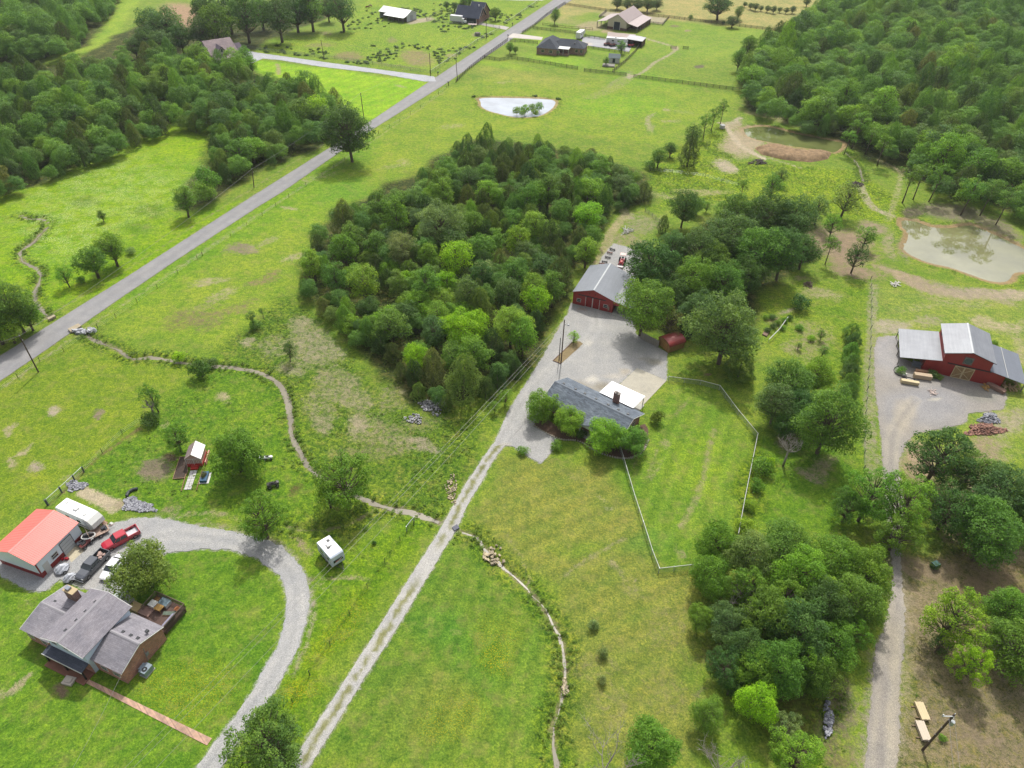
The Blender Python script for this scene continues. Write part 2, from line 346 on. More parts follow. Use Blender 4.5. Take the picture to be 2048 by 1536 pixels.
def region(pts, rgb=None, soft=2.5, weed=None, k=None, wob=True, amt=1.0):
    p = W(pts); X, Y = (wx, wy) if wob else (gX, gY)
    ax = np.array(p); pad = soft+6
    s = np.where((X > ax[:, 0].min()-pad) & (X < ax[:, 0].max()+pad) & (Y > ax[:, 1].min()-pad) & (Y < ax[:, 1].max()+pad))[0]
    if not len(s): return
    m = sm(sdist(X[s], Y[s], p), -soft, soft)*amt
    if rgb: C1[s] = C1[s]*(1-m[:, None])+np.array(alb(*rgb, k=k))*m[:, None]
    if weed is not None: MG[s] = MG[s]*(1-m)+weed*m
    return s, m
def bare_at(s, m, rgb, k=None):
    c = np.array(alb(*rgb, k=k)); w = np.clip(m/(MR[s]+m+1e-6), 0, 1)[:, None]
    C2[s] = C2[s]*(1-w)+c*w; MR[s] = np.maximum(MR[s], m)
def bare(pts, rgb, amt=.8, soft=1.2, k=None, wob=True):
    r = region(pts, None, soft, None, k, wob, amt)
    if r: bare_at(r[0], r[1], rgb, k)
def ell(px, py, rx, ry, a=0.0):
    e = 4.0; o = np.array(U(px, py)); J = np.stack([(np.array(U(px+e, py))-o)/e, (np.array(U(px, py+e))-o)/e], 1)
    Ji = np.linalg.inv(J); qx = (wx-o[0])*Ji[0, 0]+(wy-o[1])*Ji[0, 1]; qy = (wx-o[0])*Ji[1, 0]+(wy-o[1])*Ji[1, 1]
    t = math.radians(a); u = qx*math.cos(t)+qy*math.sin(t); v = -qx*math.sin(t)+qy*math.cos(t)
    r = np.sqrt((u/rx)**2+(v/ry)**2); s = np.where(r < 1.7)[0]; return s, sm(1.7-r[s], 0, 1.2)
def spot(px, py, rx, ry, a, rgb, amt=.75, k=None):
    s, m = ell(px, py, rx, ry, a); bare_at(s, m*amt, rgb, k)
def tint(px, py, rx, ry, a, rgb, amt=.7, weed=None):
    s, m = ell(px, py, rx, ry, a); m = m*amt
    C1[s] = C1[s]*(1-m[:, None])+np.array(alb(*rgb))*m[:, None]
    if weed is not None: MG[s] = MG[s]*(1-m)+weed*m
def streak(pts, hw, rgb, amt=.7, soft=.6, on='b', k=None):
    p = smooth_line(W(pts), 2.0); a = np.array(p)
    s = np.where((gX > a[:, 0].min()-6) & (gX < a[:, 0].max()+6) & (gY > a[:, 1].min()-6) & (gY < a[:, 1].max()+6))[0]
    d = ldist(gX[s]+(wx[s]-gX[s])*.12, gY[s]+(wy[s]-gY[s])*.12, p); m = sm(hw+soft-d, 0, 2*soft)*amt; q = m > 0; s = s[q]; m = m[q]
    if on == 'b': bare_at(s, m, rgb, k)
    else: C1[s] = C1[s]*(1-m[:, None])+np.array(alb(*rgb))*m[:, None]
# broad colour of the fields
far = sm(gY, 300, 460)
C1 = C1*(1-far[:, None]*.6)+np.array(alb(140, 165, 66))*far[:, None]*.6
region([(0, 380), (60, 372), (200, 312), (330, 255), (430, 250), (430, 330), (365, 430), (512, 395), (180, 600), (60, 640), (0, 660), (-200, 700), (-200, 400)], (132, 168, 26), 2, .3)
region([(180, 610), (512, 405), (740, 262), (880, 178), (1000, 150), (1480, 190), (1440, 240), (1330, 290), (1190, 270), (1000, 262), (870, 310), (740, 390), (650, 430), (590, 560), (560, 620), (420, 690), (240, 670)], (138, 163, 52), 3, .12)
region([(180, 610), (512, 405), (740, 262), (760, 300), (560, 440), (260, 620)], (122, 160, 40), 4)
region([(470, 95), (860, 150), (1100, 0), (740, -20), (690, 60), (540, 80)], (140, 170, 58), 3, .85)
region([(1120, 40), (1200, 20), (1330, 40), (1540, 60), (1540, -30), (1130, -20)], (172, 168, 104), 3, .1)
region([(1110, 18), (1550, 62), (1620, 40), (1700, -30), (1100, -30)], (176, 168, 108), 3, .1)
region([(500, 118), (870, 165), (735, 250), (700, 215), (600, 175), (500, 140)], (148, 190, 40), 2, .05)
region([(255, -20), (300, -20), (215, 90), (180, 110), (110, 145), (140, 105), (190, 75)], (150, 178, 62), 2, .1)
region([(0, 690), (100, 690), (250, 690), (380, 735), (330, 800), (290, 850), (160, 950), (50, 1010), (0, 1050), (-150, 1100), (-150, 700)], (128, 152, 44), 3, .15)
region([(280, 850), (330, 800), (440, 700), (600, 740), (600, 890), (700, 1000), (600, 1050), (400, 1045), (250, 1030), (130, 980), (170, 930)], (106, 143, 38), 2, .55)
region([(440, 700), (560, 600), (600, 600), (760, 760), (830, 830), (960, 830), (1000, 850), (900, 1010), (860, 1030), (640, 940), (590, 860), (560, 770)], (104, 134, 44), 2.5, .95)
region([(0, 1180), (260, 1190), (330, 1110), (470, 1105), (560, 1160), (560, 1290), (420, 1490), (380, 1560), (0, 1560), (-100, 1560), (-100, 1180)], (108, 146, 42), 1.5, .3)
region([(620, 1100), (830, 1040), (860, 1060), (570, 1520), (450, 1536), (610, 1290)], (114, 150, 34), 1.5, .45)
region([(930, 1080), (1100, 1240), (1110, 1536), (620, 1536), (880, 1110)], (112, 143, 50), 1.5, .22)
region([(1020, 1150), (940, 1050), (1000, 920), (1230, 910), (1310, 1140), (1400, 1150), (1400, 1536), (1130, 1536), (1130, 1300), (1090, 1200)], (136, 146, 66), 2, .15)
region([(1245, 905), (1300, 820), (1340, 765), (1435, 775), (1510, 875), (1475, 1075), (1370, 1145), (1315, 1145)], (118, 150, 48), 1.2, .12)
region([(1515, 880), (1600, 870), (1720, 930), (1750, 1050), (1640, 1080), (1560, 1060), (1480, 1080)], (102, 140, 36), 1.5, .3)
region([(1515, 880), (1560, 920), (1540, 1040), (1480, 1080)], (108, 136, 34), 1.2, .9)
region([(1500, 580), (1740, 560), (1725, 950), (1690, 900), (1700, 780), (1560, 720), (1520, 660)], (124, 152, 44), 1.5, .4)
region([(1755, 570), (2048, 600), (2100, 800), (2048, 900), (1880, 900), (1960, 830), (1930, 660), (1800, 655), (1760, 670)], (140, 160, 70), 2, .3)
region([(1300, 340), (1440, 240), (1480, 320), (1700, 340), (1800, 400), (1800, 450), (1620, 430), (1480, 400), (1300, 420), (1310, 400)], (130, 158, 36), 2.5, .9)
region([(1800, 1090), (2060, 1060), (2200, 1100), (2200, 1560), (1795, 1560), (1800, 1300)], (118, 118, 66), 2, .7)
_s = region([(1812, 1095), (2060, 1060), (2200, 1100), (2200, 1560), (1805, 1560), (1815, 1300)], None, 3)
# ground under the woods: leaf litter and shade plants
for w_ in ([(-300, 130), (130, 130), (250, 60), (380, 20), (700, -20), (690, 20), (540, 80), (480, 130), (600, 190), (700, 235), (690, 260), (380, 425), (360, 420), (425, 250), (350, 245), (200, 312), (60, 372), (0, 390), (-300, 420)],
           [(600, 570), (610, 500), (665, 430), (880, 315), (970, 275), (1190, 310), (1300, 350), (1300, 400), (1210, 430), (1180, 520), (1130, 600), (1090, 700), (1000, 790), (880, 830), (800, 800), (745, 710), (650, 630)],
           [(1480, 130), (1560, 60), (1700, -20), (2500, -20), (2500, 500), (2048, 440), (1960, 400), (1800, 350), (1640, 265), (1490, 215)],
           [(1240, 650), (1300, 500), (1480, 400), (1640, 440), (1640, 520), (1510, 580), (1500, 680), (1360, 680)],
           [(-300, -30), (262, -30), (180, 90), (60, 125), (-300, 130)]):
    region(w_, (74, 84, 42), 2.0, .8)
bare_at(_s[0], _s[1]*.62, (172, 154, 122))
# bare and dry patches
T = (184, 170, 138); BR = (146, 128, 98)
for q in [(485, 497, 42, 8, 0, (146, 132, 114)), (420, 562, 50, 8, -10, T, .6), (395, 628, 62, 26, -5, (135, 121, 91), .6), (440, 590, 50, 9, -15, T, .55), (470, 612, 50, 12, -10, BR, .55), (350, 650, 24, 12, 0, (120, 104, 72), .5),
          (584, 421, 18, 5, 0, T, .6), (594, 509, 32, 8, -20, T, .6), (537, 556, 40, 12, -30, (152, 130, 100), .6), (545, 480, 40, 8, -20, T, .5), (640, 355, 40, 8, -15, T, .42), (905, 252, 26, 6, 0, T, .5), (790, 330, 40, 6, -8, T, .45), (800, 318, 14, 5, 0, T, .5),
          (107, 832, 11, 10, 0, (187, 173, 151), .9), (190, 829, 14, 8, 0, (148, 132, 114), .8), (18, 862, 14, 9, -25, T, .7), (45, 908, 26, 8, -38, T, .7), (68, 945, 16, 12, -20, (178, 163, 144), .75), (8, 935, 12, 16, 0, T, .7), (135, 960, 18, 8, -25, T, .5),
          (305, 945, 46, 24, 0, (136, 124, 105), .85), (335, 915, 20, 12, 0, (112, 98, 72), .9), (345, 1018, 30, 7, -8, (164, 148, 122), .6), (400, 1035, 80, 6, 6, T, .5), (425, 795, 14, 12, 0, T, .7), (325, 840, 10, 7, 0, T, .6), (440, 1045, 40, 5, 6, T, .45),
          (640, 700, 50, 28, 10, (172, 163, 138), .62), (690, 790, 55, 26, 20, (171, 160, 132), .6), (722, 845, 26, 20, 20, (184, 172, 145), .75), (640, 840, 26, 26, 0, (166, 156, 128), .62), (830, 888, 46, 14, 8, (172, 159, 137), .7), (870, 905, 18, 8, 0, (183, 171, 146), .7), (600, 655, 26, 20, -20, (179, 167, 138), .65), (770, 900, 40, 16, 0, (161, 148, 119), .55), (580, 730, 36, 14, 10, (173, 163, 136), .6), (505, 690, 18, 8, 0, (175, 164, 136), .6), (830, 770, 30, 9, 0, (135, 125, 88), .5), (700, 745, 34, 14, 20, (165, 156, 126), .5),
          (620, 690, 44, 44, 20, (164, 154, 126), .6), (680, 770, 60, 40, 30, (168, 156, 126), .55), (760, 860, 60, 36, 20, (164, 152, 120), .55), (640, 810, 36, 40, 0, (164, 154, 124), .5), (850, 850, 50, 20, 0, (150, 144, 110), .5), (720, 905, 60, 20, 10, (150, 142, 104), .5), (780, 800, 40, 24, 0, (160, 150, 120), .5), (560, 690, 34, 18, -10, (168, 158, 128), .5),
          (700, 1158, 52, 8, 6, (174, 160, 127), .6), (640, 1143, 20, 7, 0, (120, 110, 80), .6), (610, 1085, 30, 7, 25, (164, 148, 122), .6), (658, 1020, 14, 6, 0, (100, 84, 60), .7), (608, 987, 12, 5, 0, (110, 98, 62), .6), (640, 1170, 26, 8, 30, T, .5),
          (1140, 935, 40, 10, 30, (150, 145, 92), .45), (1200, 988, 16, 6, 20, (176, 170, 136), .5), (1215, 1012, 22, 5, 10, (176, 170, 136), .5), (1230, 1150, 34, 10, 30, (165, 155, 118), .5), (1265, 1180, 30, 16, 0, (157, 147, 108), .45), (1060, 1090, 14, 5, 30, T, .5), (1345, 880, 14, 12, 40, (165, 157, 118), .55), (1350, 1105, 12, 16, 20, (165, 155, 118), .5), (940, 1255, 16, 10, 0, (168, 162, 108), .5), (1180, 1330, 60, 30, 0, (152, 145, 101), .4), (1210, 1420, 60, 50, 0, (154, 146, 101), .42), (1340, 1240, 50, 60, 0, (150, 142, 97), .42),
          (60, 1375, 26, 8, -42, T, .7), (20, 1395, 30, 10, -25, T, .55), (128, 1378, 10, 6, -45, (134, 116, 94), .9), (50, 1210, 20, 6, 0, T, .4), (215, 1530, 20, 6, 0, T, .35),
          (1285, 450, 40, 26, 0, (165, 154, 126), .6), (1250, 485, 34, 18, 0, (164, 149, 122), .62), (1262, 425, 16, 8, 30, (178, 166, 141), .7), (1400, 385, 50, 8, 0, (184, 170, 132), .6), (1330, 395, 40, 8, 10, T, .5),
          (1490, 280, 44, 30, 0, (185, 169, 142), .9), (1450, 330, 26, 12, 10, (192, 178, 156), .85), (1470, 250, 24, 8, -20, (176, 161, 133), .8), (1540, 232, 70, 7, 10, (184, 170, 129), .7), (1580, 245, 60, 6, 12, (180, 169, 129), .6),
          (1700, 500, 60, 34, 20, (163, 142, 118), .92), (1720, 545, 50, 14, 8, (160, 140, 117), .85), (1740, 455, 30, 16, 10, (165, 148, 124), .8), (1650, 480, 30, 30, 0, (160, 142, 120), .75), (1780, 490, 14, 30, -20, (174, 158, 133), .6), (1830, 560, 70, 12, 24, (174, 156, 130), .9), (1930, 585, 90, 12, 12, (172, 158, 136), .9), (2010, 590, 50, 10, 0, (185, 169, 146), .85), (1910, 428, 70, 18, 10, (146, 137, 113), .85), (2000, 455, 50, 12, 25, (146, 137, 113), .8), (1830, 430, 26, 14, 0, (146, 136, 111), .8), (1810, 505, 8, 22, -20, (158, 147, 123), .6),
          (1640, 590, 46, 12, 0, (177, 164, 131), .6), (1620, 680, 44, 44, 0, (165, 151, 121), .55), (1580, 700, 20, 12, 0, (172, 158, 127), .6), (1572, 620, 22, 7, -20, (170, 159, 135), .7), (1600, 560, 24, 7, 0, (151, 137, 107), .6), (1540, 640, 20, 16, 0, (145, 131, 103), .6),
          (1780, 650, 30, 16, 0, (184, 173, 150), .8), (1850, 640, 40, 10, 0, (174, 162, 136), .6), (1990, 650, 50, 12, 20, (190, 176, 143), .7), (2030, 700, 20, 40, 0, (184, 170, 136), .6), (2020, 850, 40, 44, 0, (178, 166, 140), .7), (1905, 600, 80, 14, 10, T, .45), (1850, 615, 60, 10, 0, T, .4), (1975, 900, 40, 22, 0, (168, 148, 124), .7), (1830, 930, 40, 40, 0, (178, 156, 130), .85), (1890, 1010, 46, 60, 0, (168, 146, 120), .8), (1960, 960, 60, 40, 0, (172, 158, 132), .7),
          (1850, 1130, 70, 30, 0, (136, 119, 99), .85), (1980, 1160, 90, 34, 0, (134, 112, 87), .8), (1850, 1210, 46, 60, 0, (154, 138, 114), .75), (2030, 1110, 50, 20, 0, (171, 157, 130), .8), (1850, 1300, 50, 50, 0, (152, 140, 116), .65), (1930, 1440, 110, 60, 0, (134, 120, 100), .72), (2000, 1500, 80, 50, 0, (143, 128, 108), .7), (1840, 1400, 40, 70, 0, (146, 134, 111), .6), (1950, 1530, 60, 14, 0, (155, 138, 114), .7), (1980, 1380, 70, 30, 0, (160, 148, 124), .6),
          (1700, 1420, 34, 60, 0, (139, 128, 108), .65), (1690, 1500, 40, 40, 0, (135, 121, 91), .6), (1640, 950, 30, 10, 30, (150, 138, 120), .7), (1655, 935, 22, 22, 0, (175, 161, 131), .6), (1595, 880, 26, 20, 0, (160, 142, 120), .6), (1370, 700, 10, 10, 0, BR, .4), (1540, 790, 10, 14, 0, BR, .7), (1425, 742, 9, 5, 0, BR, .8),
          (1335, 1380, 60, 60, 0, (145, 138, 95), .4), (1500, 1300, 100, 60, 0, (120, 104, 76), .7), (1400, 1390, 24, 10, 0, (145, 133, 106), .5), (1600, 1420, 80, 60, 0, (104, 98, 52), .6),
          (1180, 52, 26, 10, 0, (183, 166, 134), .75), (1215, 62, 14, 6, 0, (187, 166, 134), .8), (1120, 40, 40, 8, 8, (169, 160, 107), .6), (1262, 152, 10, 6, 0, (187, 179, 164), .95), (1240, 160, 40, 9, -30, (167, 156, 128), .5), (1354, 96, 9, 5, 0, (185, 169, 142), .9), (1378, 62, 8, 2.5, 0, (168, 148, 120), .9), (1352, 52, 13, 3, 0, (136, 118, 96), .8), (1398, 133, 12, 4, 0, (120, 110, 92), .9), (1300, 245, 8, 22, 18, (178, 166, 140), .6), (1335, 242, 12, 4, 0, T, .6), (1340, 222, 10, 3, 0, T, .6), (1158, 168, 8, 3, 0, T, .5), (1370, 225, 20, 4, 10, (160, 160, 130), .4),
          (700, 112, 34, 9, 0, (158, 138, 106), .7), (835, 116, 36, 16, 10, (164, 143, 110), .7), (645, 90, 30, 6, 0, (154, 136, 106), .6), (780, 80, 14, 5, 0, (154, 138, 109), .6), (650, 66, 12, 5, 0, (162, 140, 118), .6), (805, 172, 14, 3, 8, T, .6), (905, 110, 14, 4, 0, (172, 156, 122), .6), (790, 132, 60, 4, 9, (153, 136, 104), .5), (838, 41, 26, 5, -8, (191, 179, 154), .95), (952, 70, 10, 3, 0, (174, 158, 129), .7),
          (355, 30, 40, 26, 0, (182, 152, 122), .95), (340, 60, 12, 8, 0, (182, 152, 122), .9), (1010, 165, 16, 3, 0, T, .5), (955, 196, 8, 3, 0, (134, 112, 94), .6)]:
    spot(*q[:6], *(q[6:] if len(q) > 6 else (.75,)))
bare([(168, 970), (236, 998), (258, 1003), (250, 1016), (224, 1028), (150, 990)], (197, 183, 155), .98, .7, wob=False)
spot(240, 1012, 14, 10, 0, (136, 122, 100), .98)
bare([(1207, 22), (1335, 36), (1326, 49), (1196, 32)], (185, 175, 148), .95, .8, wob=False)
for pts, hw, rgb, am in [([(1428, 860), (1412, 930), (1394, 990), (1362, 1055)], .75, (163, 156, 113), .62), ([(1316, 900), (1296, 955)], .5, (161, 155, 113), .6), ([(1330, 915), (1302, 960)], .5, (161, 155, 113), .5), ([(1376, 800), (1345, 832)], .6, (158, 150, 105), .5), ([(1290, 880), (1270, 935)], .5, (158, 150, 105), .55),
        ([(1130, 1152), (1180, 1115), (1248, 1078)], .55, (165, 156, 120), .55), ([(1010, 1062), (1040, 1110), (1060, 1165)], .4, T, .5), ([(1252, 1140), (1270, 1160)], .4, T, .5),
        ([(1748, 570), (1742, 700), (1738, 800), (1742, 900), (1750, 990)], 1.5, (172, 161, 138), .55), ([(1450, 250), (1475, 285), (1500, 302), (1530, 318)], 1.1, (209, 195, 172), .95), ([(1527, 312), (1560, 322), (1600, 335)], .9, (188, 177, 154), .6),
        ([(1480, 235), (1460, 248), (1440, 246)], 1.2, (194, 182, 160), .8), ([(1275, 72), (1320, 84), (1350, 95), (1345, 105), (1310, 125), (1285, 145), (1262, 152)], 1.1, (182, 172, 142), .75), ([(1284, 75), (1330, 88), (1352, 94)], 1.4, (191, 176, 148), .7),
        ([(1262, 152), (1230, 175), (1180, 195)], 3.0, (170, 161, 117), .45), ([(1440, 420), (1400, 445)], .8, (178, 166, 140), .0), ([(1195, 530), (1215, 485), (1225, 460), (1250, 430)], 1.6, (184, 170, 131), .72), ([(1100, 690), (1140, 625), (1160, 590)], .9, (180, 167, 127), .5),
        ([(20, 770), (150, 672), (330, 555), (600, 377), (800, 245), (890, 182)], .55, (181, 168, 137), .5), ([(170, 610), (400, 458), (512, 385)], .45, (166, 154, 128), .45), ([(0, 690), (250, 540), (512, 372), (700, 255)], .6, (158, 146, 120), .5),
        ([(0, 775), (90, 715), (250, 605), (512, 430)], .7, (185, 171, 146), .45), ([(160, 948), (210, 905), (280, 855)], .6, (130, 114, 76), .7), ([(100, 1008), (160, 950)], .5, (134, 119, 91), .7), ([(120, 600), (100, 640)], .5, T, .0),
        ([(624, 1180), (627, 1230), (616, 1290), (590, 1350)], .45, (176, 164, 137), .7), ([(400, 1046), (480, 1060), (560, 1085), (600, 1120)], .6, (170, 158, 130), .55), ([(1806, 1150), (1822, 1230), (1815, 1350), (1808, 1500)], .7, (177, 164, 135), .6), ([(1745, 1300), (1735, 1400), (1718, 1536)], .7, (166, 155, 131), .55),
        ([(1720, 370), (1740, 410), (1780, 430)], 1.6, (184, 172, 148), .7), ([(1760, 320), (1800, 345), (1790, 400), (1775, 440)], 1.2, (190, 176, 143), .5), ([(2045, 640), (2030, 680), (2048, 730)], 1, T, .5), ([(553, 128), (556, 136), (558, 148)], 1.2, (174, 162, 123), .8)]:
    streak(pts, hw, rgb, am)
for q in [(960, 1330, 60, 90, 0, (96, 140, 46), .6), (905, 1250, 60, 40, 0, (92, 142, 48), .6), (1060, 1350, 40, 60, 0, (112, 146, 52), .5), (860, 1420, 80, 60, 0, (130, 146, 64), .6), (1400, 930, 60, 60, 0, (130, 162, 40), .5), (1150, 1100, 60, 20, 0, (118, 148, 50), .6), (1290, 1090, 50, 16, -10, (112, 150, 60), .6),
          (650, 400, 90, 26, -30, (120, 164, 36), .5), (700, 380, 50, 20, -20, (112, 160, 50), .5), (1240, 210, 90, 20, 0, (134, 178, 40), .6), (1300, 160, 80, 16, 6, (130, 174, 44), .5), (1050, 155, 90, 12, 8, (170, 172, 84), .6), (240, 380, 90, 26, -20, (140, 176, 40), .5), (380, 300, 50, 30, 0, (140, 178, 22), .5), (310, 420, 24, 12, 10, (96, 130, 20), .7), (170, 400, 20, 10, 20, (96, 130, 30), .7), (290, 455, 30, 12, 0, (100, 138, 22), .7), (90, 500, 60, 60, 0, (128, 170, 20), .6), (1000, 130, 60, 6, 8, (150, 184, 50), .6), (1400, 95, 90, 20, 0, (142, 172, 60), .6), (1440, 60, 90, 12, 5, (146, 176, 56), .5), (1120, 120, 60, 10, 6, (150, 190, 52), .7), (1150, 90, 120, 12, 6, (146, 184, 52), .5)]:
    tint(*q)
# mower passes
def mown(pts, a_, b_, per=3.1, amp=.07):
    r = region(pts, None, 1.5); A_ = np.array(U(*a_)); d = np.array(U(*b_))-A_; d /= np.linalg.norm(d); s, m = r
    q = (gX[s]-A_[0])*-d[1]+(gY[s]-A_[1])*d[0]+(fbm(gX[s], gY[s], 30, 9)-.5)*3; C1[s] *= (1+amp*m*np.sign(np.sin(q*2*math.pi/per))*np.minimum(1, 3*np.abs(np.sin(q*2*math.pi/per))))[:, None]
mown([(930, 1080), (1100, 1240), (1110, 1536), (620, 1536), (880, 1110)], (600, 1536), (930, 1000)); mown([(1020, 1150), (940, 1050), (1000, 920), (1230, 910), (1310, 1140), (1400, 1150), (1400, 1536), (1130, 1536), (1130, 1300), (1090, 1200)], (1010, 1200), (1250, 1075), 3.6, .06); mown([(1245, 905), (1300, 820), (1340, 765), (1435, 775), (1510, 875), (1475, 1075), (1370, 1145), (1315, 1145)], (1360, 1060), (1430, 860), 2.8, .07)
mown([(0, 1180), (260, 1190), (330, 1110), (470, 1105), (560, 1160), (560, 1290), (420, 1490), (380, 1560), (0, 1560)], (100, 1500), (400, 1300), 2.6, .05); mown([(500, 118), (870, 165), (735, 250), (700, 215), (600, 175), (500, 140)], (700, 230), (870, 165), 5, .05)
# flowering weeds
s, m = ell(230, 400, 170, 60, -14); MBl[s] += m*.85
s, m = ell(180, 345, 130, 22, -20); MBl[s] += m*.5
s, m = ell(130, 470, 70, 50, -20); MBl[s] += m*.6
for q in [(700, 1260, 30, 70, 35), (620, 1380, 36, 30, -30), (1000, 1290, 36, 60, 0), (590, 1380, 20, 40, 30), (380, 1380, 80, 60, 0), (985, 1340, 26, 30, 0), (900, 1450, 60, 40, 0)]:
    s, m = ell(*q); MA[s] += m*.6
# creek banks and pond banks: bare soil, and cut down into the land
for ln, hw, wet in CREEKW:
    a = np.array(ln); s = np.where((gX > a[:, 0].min()-8) & (gX < a[:, 0].max()+8) & (gY > a[:, 1].min()-8) & (gY < a[:, 1].max()+8))[0]
    nn = fbm(gX[s], gY[s], 3.0, 11); w_ = hw*(.15+.8*nn); d = ldist(gX[s], gY[s], ln)
    q = d < 6; s = s[q]; d = d[q]; w_ = w_[q]
    DG[s] = np.maximum(DG[s], sm(w_+.9-d, 0, 1.0)*.42)
    b_ = sm(w_+.7-d, 0, .9); bare_at(s, b_*(.8 if wet else .6), (146, 134, 110))
    g_ = sm(3.4-d, 0, 1.6)*(1-b_); MG[s] = np.maximum(MG[s], g_); C1[s] = C1[s]*(1-.35*g_[:, None])+np.array(alb(100, 132, 36))*.35*g_[:, None]
for kname, pw in PONDW.items():
    a = np.array(pw); s = np.where((gX > a[:, 0].min()-12) & (gX < a[:, 0].max()+12) & (gY > a[:, 1].min()-12) & (gY < a[:, 1].max()+12))[0]
    sd = sdist(gX[s], gY[s], pw); DG[s] = np.maximum(DG[s], sm(sd, -1.2, .8)*.3+sm(sd, .5, 4)*1.2)
    bare_at(s, sm(sd, -2.0 if kname != 'far' else -1.4, -.4), (172, 148, 108) if kname != 'far' else (176, 160, 112))
    q = sm(sd, -5, -1.5); MG[s] = np.maximum(MG[s], q*.7)
# gravel spills a little past the edges of the drives; the land under them lies a touch lower
for kname, rgb in dict(road=(150, 138, 120), lane=(196, 190, 182), yard=(188, 184, 178), back=(188, 184, 178), drive=(190, 188, 186), rlane=(180, 172, 158), tdrive=(190, 188, 186)).items():
    p = POLY[kname]; a = np.array(p); s = np.where((gX > a[:, 0].min()-3) & (gX < a[:, 0].max()+3) & (gY > a[:, 1].min()-3) & (gY < a[:, 1].max()+3))[0]
    sd = sdist(gX[s], gY[s], p); bare_at(s, sm(sd, -.75, .35)*(.85), rgb); DG[s] = np.where(sd > -.6, np.minimum(DG[s], .05)+.03, DG[s])
    MG[s] *= 1-sm(sd, -1, 0)
gZ = -DG-np.abs(fbm(gX, gY, 1.4, 30)-.5)*.5*np.clip(MG, 0, 1)*(DG < .2)
ix = np.arange(len(gx)-1); iy = np.arange(len(gy)-1); IX, IY = np.meshgrid(ix, iy); b0 = (IY*len(gx)+IX).ravel()
me = raw_mesh("ground", np.stack([gX, gY, gZ], 1), np.stack([b0, b0+1, b0+1+len(gx), b0+len(gx)], 1))
attr(me, 'Col', C1); attr(me, 'Bare', C2); attr(me, 'Mask', np.stack([np.clip(MR, 0, 1), np.clip(MG, 0, 1), np.clip(MBl, 0, 1), np.clip(MA, 0, 1)], 1))
me.polygons.foreach_set('use_smooth', [True]*len(me.polygons))
def groundmat():
    m, t, p, co, o = newmat('land')
    A = lambda n: t.new('ShaderNodeAttribute', attribute_name=n)
    ca, cb, ma = A('Col'), A('Bare'), A('Mask'); sx = t.new('ShaderNodeSeparateColor'); t.l.new(ma.outputs['Color'], sx.inputs[0])
    r, g, b_ = sx.outputs[0], sx.outputs[1], sx.outputs[2]; al = ma.outputs['Alpha']
    n0 = t.noise(co, .035, 4, .6); n1 = t.noise(co, .16, 4, .62); n2 = t.noise(co, .8, 4, .65); n3 = t.noise(co, 3.4, 3, .7); n4 = t.noise(co, 11, 2, .7)
    c = t.mix(1, ca.outputs['Color'], t.ramp(n0, .35, .65, (.80, .92, .84), (1.02, 1.04, 1.0)), 'MULTIPLY')
    c = t.mix(1, c, t.ramp(n1, .33, .67, (.80, .90, .84), (1.24, 1.10, 1.22)), 'MULTIPLY')
    c = t.mix(1, c, t.ramp(n2, .38, .62, (.78, .85, .84), (1.24, 1.15, 1.12)), 'MULTIPLY')
    c = t.mix(1, c, t.ramp(n3, .37, .63, (.68, .74, .76), (1.34, 1.26, 1.2)), 'MULTIPLY')
    c = t.mix(1, c, t.ramp(n4, .36, .64, (.76, .79, .80), (1.26, 1.22, 1.18)), 'MULTIPLY')
    c = t.mix(1, c, t.ramp(t.noise(co, 1.7, 5, .8, .8), .42, .58, (.86, .90, .90), (1.16, 1.10, 1.06)), 'MULTIPLY')
    # dry grass threads through the sward
    dry = t.math('MULTIPLY', t.ramp(t.noise(co, .33, 5, .72), .50, .66), .34)
    c = t.mix(dry, c, alb(168, 158, 96))
    # rank growth: dark gaps and pale heads
    wd = t.noise(co, 1.5, 4, .7, .6); c = t.mix(g, c, t.mix(1, c, t.ramp(wd, .40, .60, (.44, .58, .52), (1.5, 1.34, 1.05)), 'MULTIPLY'))
    # flowers
    fl = t.math('MULTIPLY', t.ramp(t.noise(co, 2.6, 4, .8), .50, .60), t.ramp(t.noise(co, .22, 4, .7), .42, .56))
    fw = t.math('MULTIPLY', fl, b_); c = t.mix(t.math('MULTIPLY', fw, .8), c, alb(214, 226, 160))
    fy = t.math('MULTIPLY', t.ramp(t.noise(co, 5.5, 3, .8), .54, .60), al); c = t.mix(fy, c, alb(206, 186, 20))
    # bare soil breaks through with a ragged edge
    e = t.math('ADD', r, t.math('ADD', t.math('MULTIPLY', t.math('SUBTRACT', t.noise(co, .75, 6, .85, .5), .5), 2.1), t.math('MULTIPLY', t.math('SUBTRACT', n4, .5), 1.1)))
    e = t.ramp(e, .36, .84)
    e = t.math('MULTIPLY', e, t.ramp(r, .03, .25))
    bc = t.mix(1, cb.outputs['Color'], t.ramp(n3, .3, .7, (.78, .78, .76), (1.2, 1.2, 1.2)), 'MULTIPLY')
    bc = t.mix(1, bc, t.ramp(t.noise(co, .5, 4, .7), .35, .65, (.82, .84, .84), (1.14, 1.12, 1.1)), 'MULTIPLY')
    bc = t.mix(1, bc, t.ramp(n4, .3, .7, (.78, .78, .78), (1.25, 1.25, 1.25)), 'MULTIPLY')
    t.l.new(t.mix(e, c, bc), p.inputs['Base Color']); p.inputs['Roughness'].default_value = .95; p.inputs['Specular IOR Level'].default_value = .15
    h = t.math('ADD', t.math('MULTIPLY', n3, .5), t.math('MULTIPLY', wd, t.math('ADD', .25, g)))
    t.l.new(t.bump(h, .8, .28), p.inputs['Normal']); return m
o = link_mesh("ground", me, groundmat()); tag(o, kind='structure')

